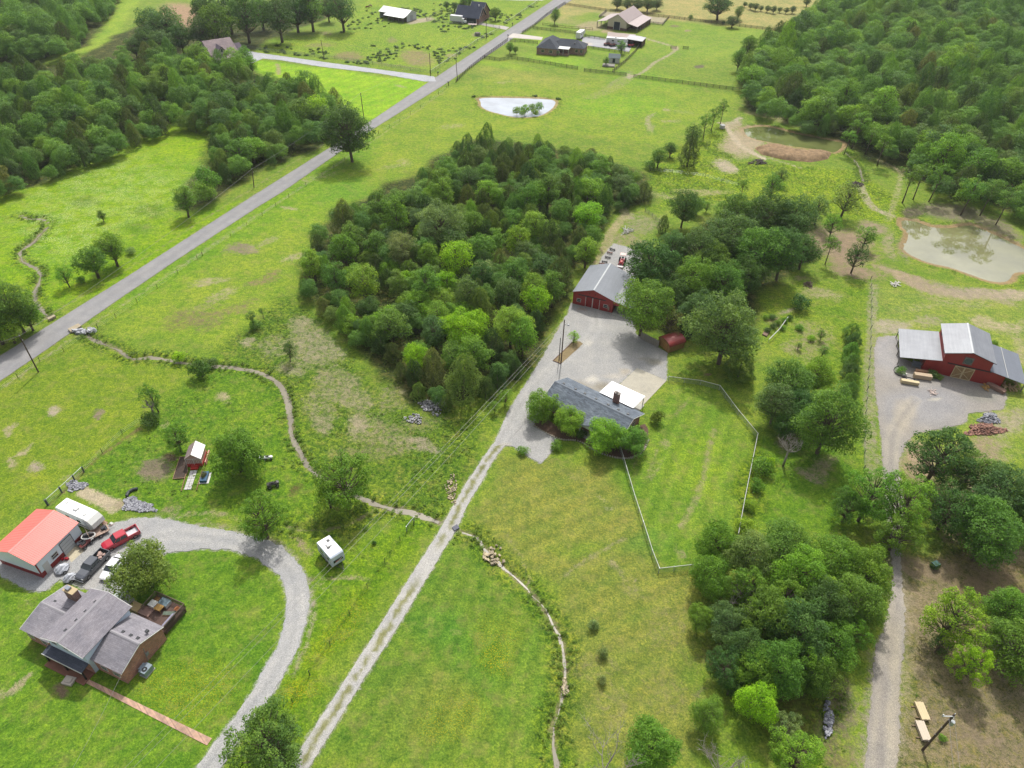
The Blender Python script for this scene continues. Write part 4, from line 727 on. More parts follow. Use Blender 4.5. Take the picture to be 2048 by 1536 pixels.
T(1488, 370, 13, 'slim', 'green', 'slim light green tree in the wet meadow below the dug pond'); T(1548, 372, 20, 'airy', 'mid', 'leaning tree in the wet meadow below the dug pond', squash=1.2); T(1562, 350, 14, 'airy', 'blue', 'thin tree just behind the leaning one in the wet meadow'); T(1695, 395, 28, 'airy', 'dull', 'pale airy tree between the two green ponds'); T(1640, 415, 24, 'airy', 'dull', 'pale airy tree at the edge of the reddish bare ground'); T(1668, 448, 20, 'airy', 'green', 'thin green tree on the reddish bare ground'); T(1664, 488, 16, 'slim', 'green', 'small slim tree growing out of the reddish bare ground'); T(1735, 468, 22, 'airy', 'green', 'bright thin tree on the track beside the large pond'); T(1716, 508, 22, 'airy', 'deep', 'dark tilted tree at the top of the hedge fence line', squash=1.3); T(1610, 500, 26, 'round', 'deep', 'dark round tree at the right end of the barn grove', squash=1.15)
G = 'thin trunked trees on the banks of the large pond'
for q in [(1826, 352, 20, 'leftmost thin trunked tree beyond the large pond'), (1850, 340, 22, 'tall thin tree second from the left beyond the large pond'), (1880, 350, 20, 'thin tree beyond the bare bank of the large pond'), (1948, 372, 22, 'pale stemmed tree standing at the notch of the large pond'), (1985, 378, 20, 'pale stemmed tree right of the notch of the large pond'), (2020, 392, 22, 'pale stemmed tree near the right edge above the large pond')]: T(q[0], q[1], q[2], 'slim', 'mid', q[3], group=G)
G = 'thin trees at the outlet of the dug pond'
for q in [(1700, 272, 13, 'first'), (1722, 240, 20, 'second'), (1748, 258, 18, 'third'), (1772, 282, 18, 'fourth'), (1815, 262, 15, 'fifth')]: T(q[0], q[1], q[2], 'slim', 'green', q[3]+' from the left of the thin trees at the outlet of the dug pond', group=G)
# the grove behind and beside the main red barn
G = 'big trees of the grove beside the red barn'
for q in [(1530, 430, 46, 'bigwide', 'deep', 'far dark crown at the back of the barn grove'), (1590, 440, 42, 'bigwide', 'blue', 'back right blue green crown of the barn grove'), (1470, 425, 34, 'big', 'mid', 'back left green crown of the barn grove'), (1455, 478, 50, 'bigwide', 'blue', 'wide crown in the centre of the barn grove'), (1402, 505, 46, 'bigwide', 'deep', 'broad crown left of centre in the barn grove'), (1520, 505, 50, 'bigwide', 'mid', 'broad crown right of centre in the barn grove'), (1570, 500, 42, 'big', 'deep', 'dark crown near the right end of the barn grove'), (1304, 535, 50, 'bigwide', 'deep', 'dark crown leaning over the roof of the red barn'), (1345, 500, 32, 'big', 'blue', 'blue green crown just above the barn roof crown'), (1388, 560, 40, 'big', 'green', 'bright pointed crown in the middle of the barn grove'), (1395, 620, 38, 'bigwide', 'blue', 'grey green crown between the bright maple and the big pale tree'), (1450, 570, 42, 'bigwide', 'mid', 'crown below the centre of the barn grove'), (1345, 640, 26, 'airy', 'bronze', 'reddish brown tree in the shade beside the bright maple'), (1240+60, 575, 34, 'bigwide', 'mid', 'crown filling the gap between the barn roof and the bright maple'), (1350, 590, 36, 'bigwide', 'deep', 'dark crown right behind the bright maple'), (1500, 550, 36, 'bigwide', 'deep', 'dark crown at the lower right of the barn grove'), (1425, 530, 40, 'bigwide', 'mid', 'crown just below the centre of the barn grove, left side')]: T(*q, group=G, squash=1.1)
T(1290, 610, 47, 'big', 'green', 'bright green maple in front of the right side of the red barn', squash=1.05); T(1456, 655, 68, 'bigwide', 'dull', 'large pale green tree left of the vegetable garden', squash=1.05); T(1480, 738, 36, 'cedar', 'olive', 'low dark bushy tree at the corner of the fenced lawn', squash=.5); T(1148, 672, 12, 'airy', 'yellow', 'small light green tree in the island bed of the gravel yard', squash=.9)
T(1601, 606, 20, 'shrub', 'deep', 'dense dark green bush on the lawn above the hedge', cat='bush'); T(1600, 655, 8, 'shrub', 'green', 'small bush in the young orchard', cat='bush'); T(1623, 677, 8, 'shrub', 'yellow', 'yellow green bush in the young orchard', cat='bush'); T(1645, 668, 10, 'airy', 'mid', 'dark sapling in the young orchard'); T(1648, 700, 10, 'airy', 'mid', 'sapling above the hedge in the young orchard'); T(1598, 690, 7, 'airy', 'mid', 'smallest sapling in the young orchard')
for k_, q in enumerate([(1545, 633), (1556, 645), (1548, 652), (1570, 640), (1536, 660), (1565, 655), (1580, 635), (1532, 634)]): T(q[0], q[1], 7, 'shrub', ('deep', 'green')[k_ % 2], 'leafy vegetable plant in the garden beside the white pole', cat='plant', group='vegetable plants', name='vegetable_plant')
T(1985, 688, 11, 'shrub', 'green', 'green bush behind the right wing of the grey roofed barn', cat='bush')
# clipped screen of tall grass
for k_, y_ in enumerate([664, 684, 704, 724, 744, 764, 784]):
    T(1703-k_*.6+(k_ % 2)*3, y_, 20, 'cedar', ('mid', 'deep', 'green')[k_ % 3], ('first', 'second', 'third', 'fourth', 'fifth', 'sixth', 'seventh')[k_]+' evergreen from the far end of the tall clipped hedge', cat='hedge shrub', group='evergreens of the clipped hedge', name='hedge_shrub', squash=.55)
# trees between the fenced lawn and the right hand lane
G = 'trees between the fenced lawn and the dirt lane'
for q in [(1580, 765, 46, 'bigwide', 'mid', 'tree with yellow tips below the young orchard'), (1555, 805, 38, 'big', 'blue', 'blue green tree at the corner of the fenced lawn'), (1640, 752, 34, 'big', 'light', 'yellow green tree below the hedge'), (1600, 812, 36, 'big', 'deep', 'dark crown in the middle of the lawn side clump'), (1575, 850, 26, 'round', 'deep', 'small dark tree above the bare dead tree')]: T(*q, group=G)
T(1662, 838, 62, 'bigwide', 'mid', 'large leaning shade tree beside the dirt track', squash=1.2)
T(1525, 935, 20, 'shrub', 'green', 'leafy bush outside the white fence line', cat='bush'); T(1540, 925, 11, 'shrub', 'yellow', 'yellow green sapling outside the corner of the white fence', cat='bush', squash=1.5); T(1515, 970, 16, 'shrub', 'green', 'green bush against the right run of the fence', cat='bush'); T(1500, 1010, 14, 'shrub', 'light', 'pale green bush against the right run of the fence', cat='bush'); T(1490, 1050, 18, 'shrub', 'light', 'pale bush at the lower end of the right fence run', cat='bush')
G = 'trees over the dirt lane'
for q in [(1885, 905, 58, 'bigairy', 'deep', 'leaning open crowned tree above the bare reddish ground'), (1945, 940, 46, 'bigairy', 'dull', 'thin grey green tree right of the leaning one'), (2005, 985, 62, 'bigwide', 'blue', 'broad blue green tree at the right edge by the dirt lane'), (1745, 985, 58, 'bigairy', 'green', 'open crowned tree on the left verge of the dirt lane'), (1812, 1000, 58, 'bigairy', 'light', 'light green tree arching right over the dirt lane'), (1905, 1010, 50, 'bigairy', 'deep', 'dark thin tree just right of the arching one'), (1985, 1065, 70, 'bigwide', 'mid', 'big green crown at the right edge above the shaded ground'), (1800, 1062, 40, 'bigairy', 'green', 'lower crown across the dirt lane'), (1700, 1010, 34, 'bigairy', 'mid', 'smaller tree where the lawn meets the dirt lane'), (2050, 1020, 50, 'bigwide', 'mid', 'crown cut by the right edge of the picture')]: T(*q, group=G)
# big clump below the fenced lawn
G = 'trees of the clump left of the dirt lane'
for q in [(1440, 1085, 48, 'bigwide', 'green', 'top left crown of the clump, over the fence corner'), (1425, 1150, 42, 'bigwide', 'green', 'left crown of the clump beside the end of the white fence'), (1500, 1105, 46, 'big', 'dull', 'pale crown at the top of the clump'), (1570, 1095, 48, 'bigwide', 'mid', 'green crown at the top centre of the clump'), (1605, 1150, 54, 'bigwide', 'light', 'light green crown in the upper middle of the clump'), (1672, 1120, 50, 'bigwide', 'green', 'green crown in the upper right of the clump'), (1735, 1150, 48, 'bigwide', 'green', 'crown hanging over the dirt lane'), (1705, 1205, 52, 'bigwide', 'mid', 'right crown of the clump along the dirt lane'), (1650, 1215, 50, 'big', 'deep', 'shaded crown in the right middle of the clump'), (1530, 1235, 56, 'bigwide', 'mid', 'large crown in the centre of the clump'), (1600, 1265, 60, 'bigwide', 'deep', 'largest crown of the clump, low in the centre'), (1665, 1290, 44, 'bigwide', 'green', 'low right crown of the clump near the dirt lane'), (1560, 1330, 54, 'bigwide', 'mid', 'lowest broad crown of the clump'), (1490, 1290, 38, 'big', 'blue', 'bluish crown between the silvery dome and the centre of the clump'), (1460, 1250, 38, 'bigwide', 'blue', 'silvery green dome shaped crown on the left of the clump'), (1400, 1235, 26, 'big', 'green', 'small bright crown at the left of the clump'), (1452, 1330, 34, 'bigairy', 'deep', 'dark open crown at the lower left of the clump'), (1462, 1372, 20, 'round', 'deep', 'small dark tree below the lower left of the clump'), (1630, 1345, 44, 'bigwide', 'mid', 'crown above the rocky gully'), (1500, 1168, 44, 'bigairy', 'green', 'open crown just below the pale one at the top of the clump'), (1568, 1205, 46, 'bigairy', 'green', 'loose crown in the very middle of the clump'), (1645, 1168, 42, 'bigairy', 'light', 'loose light crown in the upper right of the clump'), (1512, 1338, 42, 'bigwide', 'green', 'low left crown of the clump'), (1605, 1330, 46, 'bigairy', 'green', 'loose crown at the low centre of the clump'), (1700, 1262, 34, 'bigairy', 'green', 'loose crown overhanging the lane at the low right of the clump')]: T(*q, group=G, squash=1.15)
T(1515, 1408, 40, 'big', 'yellow', 'bright yellow green tree below the large clump'); T(1415, 1428, 34, 'big', 'green', 'round green tree alone left of the yellow green one'); T(1302, 1490, 50, 'bigwide', 'green', 'green tree at the bottom edge between two bare dead trees'); T(1598, 1510, 56, 'bigairy', 'light', 'yellow green tree at the bottom edge by the gully'); T(1570, 1450, 30, 'bigairy', 'silver', 'greyish thin tree above the gully'); T(1660, 1370, 30, 'airy', 'olive', 'olive scrub tree beside the rocky gully')
T(1915, 1225, 62, 'bigairy', 'light', 'open yellow green tree on the brown slope right of the lane', squash=1.1); T(2020, 1215, 50, 'bigwide', 'green', 'green crown at the right edge over the brown slope'); T(2040, 1290, 56, 'bigwide', 'mid', 'darker crown at the right edge below the open tree'); T(1945, 1320, 34, 'bigairy', 'yellow', 'half dead tree with a yellow green top on the brown slope', squash=1.4); T(1882, 1288, 20, 'airy', 'deep', 'small dark tree beside the open yellow green one'); T(1870, 1130, 10, 'shrub', 'deep', 'low green bush on the brown slope beside the bin', cat='bush'); T(1885, 1475, 8, 'shrub', 'green', 'small weed bush at the foot of the leaning pole', cat='bush')
# garden shrubs
for k_, q in enumerate([(1187, 1250, 12), (1205, 1306, 11), (1205, 1360, 10)]): T(*q, 'shrub', 'silver', ('top', 'middle', 'lowest')[k_]+' of three small grey green shrubs planted in a row on the lawn', cat='shrub', group='three young shrubs on the lawn', squash=1.3)
T(1045, 901, 11, 'shrub', 'green', 'round shrub at the corner of the parking gravel', cat='shrub'); T(1112, 890, 13, 'shrub', 'green', 'round shrub at the inner corner of the parking gravel', cat='shrub'); T(1314, 834, 13, 'shrub', 'olive', 'dark glossy magnolia bush on the fenced lawn', cat='bush', squash=1.6); T(1160, 868, 12, 'shrub', 'deep', 'dark bush beside the front porch of the ranch house', cat='bush')
for k_, q in enumerate([(1086, 808, 31), (1139, 838, 29), (1208, 868, 35), (1265, 876, 30)]): T(*q, 'weep', ('green', 'light', 'light', 'green')[k_], ('first', 'second', 'third', 'fourth')[k_]+' from the left of the feathery trees before the ranch house', group='feathery trees before the ranch house', squash=.92)
# shrubs standing in the pasture pond
for k_, q in enumerate([(1034, 222, 8), (1050, 219, 9), (1064, 217, 8), (1079, 214, 9), (1044, 226, 6), (1070, 225, 7)]): T(*q, 'shrub', 'light', 'light green willow bush growing in the edge of the pasture pond', cat='bush', group='willow bushes in the pasture pond', squash=1.3)
# far trees of the farmsteads
for q in [(1110, 31, 9.5, 'round', 'mid', 'lone round tree in the fenced paddock across the road', 1.2), (1244, 92, 10, 'tall', 'green', 'pointed green tree beside the gravel lot of the far house', .8), (1213, 121, 6, 'tall', 'mid', 'narrow tree beside the little white shed', .9), (991, 25, 10, 'round', 'mid', 'round tree in front of the far brick house', 1.0), (1020, 94, 9, 'round', 'mid', 'small tree at the roadside corner of the black fence', 1.0), (1031, 98, 6, 'round', 'mid', 'sapling beside the roadside corner tree', 1.0), (893, 9, 5, 'tall', 'deep', 'narrow dark tree left of the navy roofed house', 1.0), (909, 12, 8, 'round', 'deep', 'rounded tree left of the navy roofed house', .9), (926, 6, 9, 'round', 'deep', 'tree behind the navy roofed house', 1.0), (938, 2, 9, 'round', 'mid', 'second tree behind the navy roofed house', 1.0), (1440, 10, 24, 'wide', 'deep', 'broad dark tree on the pale hay field', .9), (1478, 22, 9, 'tall', 'mid', 'tall tree at the corner of the black fence', 1.0), (1466, 42, 12, 'wide', 'dark', 'bushy tree in the corner of the green paddock', .8), (1381, 35, 4.5, 'shrub', 'deep', 'small bush on the black fence line', 1.3), (1447, 45, 3.5, 'shrub', 'deep', 'tiny bush at the corner of the black fence', 1.3), (1615, 3, 8, 'round', 'dark', 'lone tree in the far hay field', .8), (1480, 115, 16, 'round', 'mid', 'edge tree left of the right hand woods', 1.1), (1496, 90, 14, 'round', 'mid', 'tall edge tree at the upper left of the right hand woods', 1.3)]:
    T(*q[:6], squash=q[6])
for k_, q in enumerate([(1235, 5, 12), (1255, 7, 13), (1275, 8, 13), (1296, 8, 14), (1315, 7, 12)]): T(*q, 'wide', 'dark', 'dark tree in the short row behind the riding arena', group='row of trees behind the riding arena', squash=.8)
for k_, q in enumerate([(1490, 8), (1502, 11), (1512, 13), (1523, 16), (1535, 17), (1548, 18), (1560, 19), (1573, 20), (1586, 18), (1606, 24)]): T(*q, 5+(k_ % 3), 'round', 'dark', 'small tree in the thin hedgerow across the far hay field', group='hedgerow trees across the far hay field', squash=.8)
for k_, q in enumerate([(683, 18, 26), (655, 16, 18), (620, 14, 28), (590, 22, 28), (556, 32, 30), (520, 20, 26), (488, 30, 32), (455, 22, 30), (430, 46, 32), (405, 18, 28), (400, 62, 24)]): T(*q, 'wide' if k_ % 2 else 'round', ('deep', 'dark', 'mid')[k_ % 3], 'tall dark shade tree in the row behind the grey roofed far house' if k_ else 'lone shade tree standing forward of its row in the far pasture', group='shade trees behind the far left house' if k_ else None, squash=1.1)
for k_, q in enumerate([(300, 44, 30), (335, 50, 34), (290, 78, 24), (325, 85, 24), (360, 72, 26), (268, 92, 18)]): T(*q, 'wide', ('deep', 'blue')[k_ % 2], 'big oak in the cluster beside the brown ploughed patch', group='oaks beside the brown ploughed patch')
for k_, q in enumerate([(392, 112, 22), (412, 124, 18), (486, 114, 18), (478, 130, 16), (455, 140, 14), (500, 128, 14), (430, 142, 14)]): T(*q, 'round', ('green', 'light')[k_ % 2], 'leafy tree close in front of the far left house', group='leafy trees in front of the far left house')
# dead trees
def dead(px, py, rpx, h_px, label, lean=0.0, group=None, seed=1):
    rng = random.Random(seed); x, y = U(px, py); s = (np.array([x, y, -H]) @ _fw)/F; R = rpx*s; Ht = h_px*s*1.25
    t = thing('dead_tree', label, 'dead tree', (x, y, -.05), 0, group); mt = MB(); mb = MB()
    mt.tube([(0, 0, 0), (lean*.3, 0, Ht*.2), (lean*.6, .1, Ht*.42)], [.24, .2, .15], 8); mt.build('trunk', PALEBARK, t, True)
    def br(p, d, L, r, dep):
        n = 4; pts = [p]
        for i in range(n): d = (d+Vector((rng.uniform(-.25, .25), rng.uniform(-.25, .25), rng.uniform(-.05, .18)))).normalized(); p = p+d*L/n; pts.append(p)
        mb.tube(pts, [r*(1-.6*i/n) for i in range(n+1)], 4, cap=False)
        if dep: 
            for k in range(3 if dep > 2 else 4):
                q = pts[rng.randint(1, n)]; a = Vector((rng.uniform(-1, 1), rng.uniform(-1, 1), rng.uniform(-.1, .7))).normalized(); br(q, (d*.8+a).normalized(), L*rng.uniform(.5, .75), r*.55, dep-1)
    for k in range(6): 
        a = k*1.05+rng.uniform(-.3, .3); br(Vector((lean*.6, .1, Ht*.42)), Vector((math.cos(a), math.sin(a), rng.uniform(.5, 1.1))).normalized(), R*.95, .1, 3)
    mb.build('branches', PALEBARK, t); return t
dead(1566, 932, 26, 75, 'bare grey dead tree beside the large leaning shade tree', seed=2); dead(1480, 1232, 34, 60, 'bare branches showing in the middle of the clump by the lane', seed=3); dead(1205, 1560, 60, 70, 'bare grey dead tree at the bottom edge left of a green tree', seed=4); dead(1440, 1570, 52, 70, 'bare grey dead tree at the bottom edge right of a green tree', seed=5); dead(1990, 1330, 36, 50, 'bare dead tree at the right edge among green crowns', seed=6); dead(310, 835, 12, 50, 'thin dead snag on the ditch bank left of the greenhouse', seed=7)
# ---------------------------------------------------------------- the woods
WOODS = [ # name for labels, crown polygon (photo points), spacing, max individuals
 ('middle wood', [(596, 560), (606, 500), (660, 430), (742, 398), (808, 385), (882, 315), (962, 270), (1100, 285), (1190, 305), (1290, 335), (1292, 385), (1205, 420), (1195, 470), (1175, 510), (1130, 560), (1115, 600), (1085, 640), (1060, 700), (1010, 755), (960, 790), (900, 790), (830, 780), (805, 740), (755, 690), (690, 655), (640, 600)], 4.9, 400),
 ('left woods', [(-330, 126), (125, 144), (215, 128), (262, 108), (300, 104), (350, 100), (390, 115), (440, 128), (500, 150), (590, 172), (650, 190), (690, 215), (690, 240), (650, 262), (560, 300), (500, 325), (440, 365), (395, 405), (362, 410), (372, 385), (420, 350), (430, 250), (350, 238), (285, 265), (200, 305), (100, 335), (50, 360), (0, 378), (-330, 400)], 6.0, 0),
 ('top left woods', [(-330, -60), (250, -60), (232, 4), (176, 50), (156, 84), (112, 104), (44, 108), (-330, 104)], 7.0, 0),
 ('right hand woods', [(1490, 130), (1530, 80), (1600, 40), (1690, -30), (1800, -70), (2500, -90), (2600, 480), (2200, 440), (2048, 420), (1985, 395), (1920, 388), (1870, 372), (1840, 330), (1740, 275), (1680, 262), (1620, 250), (1560, 232), (1500, 205), (1480, 165)], 7.0, 0)]
rng = random.Random(5); cand = []
occ = {}
def near_occ(x, y, r):
    c = 12.0; i, j = int(x//c), int(y//c)
    for a in range(i-1, i+2):
        for b_ in range(j-1, j+2):
            for (u, v, q) in occ.get((a, b_), ()):
                if (x-u)**2+(y-v)**2 < (r+q*.5)**2: return True
    return False
for (x, y, r) in CENT: occ.setdefault((int(x//12), int(y//12)), []).append((x, y, r))
for wname, poly, sp, mx_ in WOODS:
    pw = [U(px, py, 4.5) for px, py in poly]; a = np.array(pw); area_n = 0
    mn = a.min(0); mxx = a.max(0); rs = np.random.RandomState(len(wname)); Np = int((mxx-mn).prod()/(sp*sp)*3.2)
    X = rs.uniform(mn[0], mxx[0], Np); Y = rs.uniform(mn[1], mxx[1], Np); sd = sdist(X, Y, pw)
    for x, y, s_ in zip(X[sd > .5], Y[sd > .5], sd[sd > .5]):
        if y > 640 or abs(x) > 430: continue
        R = sp*rng.uniform(.42, .86)*(1.0 if s_ > 4 else .8)
        if near_occ(x, y, R*.5): continue
        occ.setdefault((int(x//12), int(y//12)), []).append((x, y, R)); cand.append((wname, x, y, R, s_))
def pixel(x, y, z=4.0):
    v = np.array([x, y, z-H]); d = v @ _fw; return 1024+F*(v @ CR)/d, 768-F*(v @ CU)/d
vis = []
for c in cand:
    px, py = pixel(c[1], c[2]); vis.append((-60 < px < 2108 and -60 < py < 1600))
decid = []; ced = []; rest = []
for c, v in zip(cand, vis):
    n = vnoise(np.array([c[1]]), np.array([c[2]]), 22, 40)[0]; isced = rng.random() < {'middle wood': .46, 'left woods': .40, 'top left woods': .1, 'right hand woods': .22}[c[0]]*(.5+n)
    (ced if isced else decid).append((c, v))
def split(lst, cap):
    lst.sort(key=lambda q: (not q[1], -q[0][3]/math.hypot(math.hypot(q[0][1], q[0][2]), H))); return lst[:cap], lst[cap:]
nD = sum(1 for o in bpy.data.objects if o.name.startswith('deciduous_tree')); nC = sum(1 for o in bpy.data.objects if o.name.startswith('cedar_tree'))
d_in, d_out = split(decid, 292-nD); c_in, c_out = split(ced, 240-nC)
print('WOODS', len(cand), 'decid', len(decid), 'cedar', len(ced), 'indiv', len(d_in), len(c_in))
def place(lst, kindsel):
    for (wname, x, y, R, s_), v in lst:
        n = rng.random()
        if kindsel == 'c':
            tone = rng.choice(['cedar', 'cedar', 'cedar', 'olive', 'dark', 'dark', 'bronze']); kind = 'cedar'; look = {'cedar': 'dark green cedar', 'olive': 'olive green cedar', 'dark': 'blackish green cedar', 'bronze': 'brownish cedar'}[tone]; sq = rng.uniform(.62, .9); R *= 1.0
        else:
            tone = rng.choice(['deep', 'mid', 'mid', 'green', 'green', 'blue', 'light', 'deep', 'light', 'yellow' if n < .5 else 'mid']); kind = rng.choice(['round', 'round', 'tall', 'tall', 'wide']) if R > 2.2 else 'round'; look = {'deep': 'deep green broadleaf tree', 'mid': 'green broadleaf tree', 'green': 'fresh green broadleaf tree', 'blue': 'blue green broadleaf tree', 'light': 'light green broadleaf tree', 'yellow': 'yellow green broadleaf tree'}[tone]; sq = rng.uniform(.8, 1.12)
        px, py = pixel(x, y)
        if wname == 'middle wood': zone = 'far end' if py < 400 else ('road side' if px < 790 else 'lane side' if px > 1000 and py > 520 else 'nearest part' if py > 660 else 'heart')
        elif wname == 'left woods': zone = 'strip along the road' if px > 420 and py > 160 else ('edge of the flowering field' if py > 240 else 'part beside the far house')
        elif wname == 'right hand woods': zone = 'edge behind the dug pond' if px < 1720 else ('corner above the large pond' if py > 280 else 'slope')
        else: zone = 'edge along the grass strip'
        lab = f"{look} in the {zone} of the {wname}"
        put_tree(x, y, R, kind, tone, lab, group=f"{look}s, {zone} of the {wname}", rng=rng, squash=sq)
place(c_in, 'c'); place(d_in, 'd')
def stuff_wood(name, pts, label, protos):
    n = len(pts); me = bpy.data.meshes.new(name); me.from_pydata([(p[1], p[2], -.1) for p in pts], [], [])
    a = me.attributes.new('sc', 'FLOAT_VECTOR', 'POINT'); a.data.foreach_set('vector', [q for p in pts for q in (p[3], p[3], p[3]*rng.uniform(.75, 1.1))])
    a = me.attributes.new('rz', 'FLOAT', 'POINT'); a.data.foreach_set('value', [rng.uniform(0, 6.28) for _ in pts]); a = me.attributes.new('pk', 'INT', 'POINT'); a.data.foreach_set('value', [rng.randrange(len(protos)) for _ in pts])
    o = bpy.data.objects.new(name, me); COL.objects.link(o); tag(o, label, 'woods', kind='stuff')
    ng = bpy.data.node_groups.new(name, 'GeometryNodeTree'); ng.interface.new_socket('Geometry', in_out='INPUT', socket_type='NodeSocketGeometry'); ng.interface.new_socket('Geometry', in_out='OUTPUT', socket_type='NodeSocketGeometry')
    N = ng.nodes; L = ng.links; gi = N.new('NodeGroupInput'); go = N.new('NodeGroupOutput'); m2p = N.new('GeometryNodeMeshToPoints'); iop = N.new('GeometryNodeInstanceOnPoints'); ji = N.new('GeometryNodeJoinGeometry')
    for pobj in protos:
        oi = N.new('GeometryNodeObjectInfo'); oi.inputs['Object'].default_value = pobj; oi.inputs['As Instance'].default_value = True; oi.transform_space = 'ORIGINAL'; L.new(oi.outputs['Geometry'], ji.inputs[0])
    def na(nm, ty):
        q = N.new('GeometryNodeInputNamedAttribute'); q.data_type = ty; q.inputs['Name'].default_value = nm; return [s for s in q.outputs if s.enabled and s.name == 'Attribute'][0]
    L.new(gi.outputs[0], m2p.inputs[0]); L.new(m2p.outputs[0], iop.inputs['Points']); L.new(ji.outputs[0], iop.inputs['Instance']); iop.inputs['Pick Instance'].default_value = True
    L.new(na('pk', 'INT'), iop.inputs['Instance Index']); L.new(na('sc', 'FLOAT_VECTOR'), iop.inputs['Scale'])
    cx = N.new('ShaderNodeCombineXYZ'); L.new(na('rz', 'FLOAT'), cx.inputs[2]); L.new(cx.outputs[0], iop.inputs['Rotation'])
    smn = N.new('GeometryNodeSetMaterial'); smn.inputs['Material'].default_value = LEAFW; rl = N.new('GeometryNodeRealizeInstances')
    L.new(iop.outputs[0], smn.inputs[0]); L.new(smn.outputs[0], go.inputs[0]); md = o.modifiers.new('trees', 'NODES'); md.node_group = ng; return o
crowns = {}
for o in bpy.data.objects:
    if o.name.startswith('crown') and o.data.name not in crowns: crowns[o.data.name] = o
pm = {k: [crowns[m[0].name] for m in PROTO[k] if m[0].name in crowns] for k in ('round', 'tall', 'wide', 'cedar')}
for wname, nm, lab in (('left', 'woodland', 'mass of tree crowns filling the woods left of the paved road'), ('right', 'woodland', 'mass of tree crowns filling the woods on the right hand slope')):
    pr = pm['round'][:4]+pm['tall'][:3]+pm['wide'][:3]+pm['cedar'][:2]
    pts = [c for c, v in d_out+c_out if (c[0].startswith('right')) == (wname == 'right')]; stuff_wood(nm, pts, lab, pr)
# ---------------------------------------------------------------- buildings
class Fr:
    def __init__(s, x, y, a): s.x, s.y, s.a = x, y, math.radians(a); s.u = np.array([math.cos(s.a), math.sin(s.a)]); s.v = np.array([-math.sin(s.a), math.cos(s.a)])
    def local(s, px, py, z=0.0): d = np.array(U(px, py, z))-(s.x, s.y); return float(d @ s.u), float(d @ s.v)
    def ray(s, px, py):
        d = _fw+CR*(px-1024)/F-CU*(py-768)/F; o = np.array([-s.x, -s.y, H])
        return np.array([o[:2] @ s.u, o[:2] @ s.v, H]), np.array([d[:2] @ s.u, d[:2] @ s.v, d[2]])
    def front(s, px, py, y=0.0): o, d = s.ray(px, py); t = (y-o[1])/d[1]; q = o+d*t; return float(q[0]), float(q[2])
    def side(s, px, py, x=0.0): o, d = s.ray(px, py); t = (x-o[0])/d[0]; q = o+d*t; return float(q[1]), float(q[2])
    def thing(s, name, label, cat, group=None): return thing(name, label, cat, (s.x, s.y, 0), s.a, group)
    def w(s, x, y): return (s.x+s.u[0]*x+s.v[0]*y, s.y+s.u[1]*x+s.v[1]*y)
def walls(parent, x0, x1, y0, y1, e, h, axis, m, name='wall', inset=.22, base=None, basem=None):
    x0 += inset; x1 -= inset; y0 += inset; y1 -= inset; mb = MB()
    if axis == 'y': mb.prism([(x0, -.1), (x1, -.1), (x1, e-.05), ((x0+x1)/2, h-.12), (x0, e-.05)], y0, y1, 'y')
    elif axis == 'x': mb.prism([(y0, -.1), (y1, -.1), (y1, e-.05), ((y0+y1)/2, h-.12), (y0, e-.05)], x0, x1, 'x')
    else: mb.b(x0, x1, y0, y1, -.1, e)
    o = mb.build(name, m, parent)
    if base: b2 = MB(); t = .03; b2.b(x0-t, x1+t, y0-t, y0, -.1, base); b2.b(x0-t, x1+t, y1, y1+t, -.1, base); b2.b(x0-t, x0, y0, y1, -.1, base); b2.b(x1, x1+t, y0, y1, -.1, base); b2.build('wainscot', basem, parent)
    return o
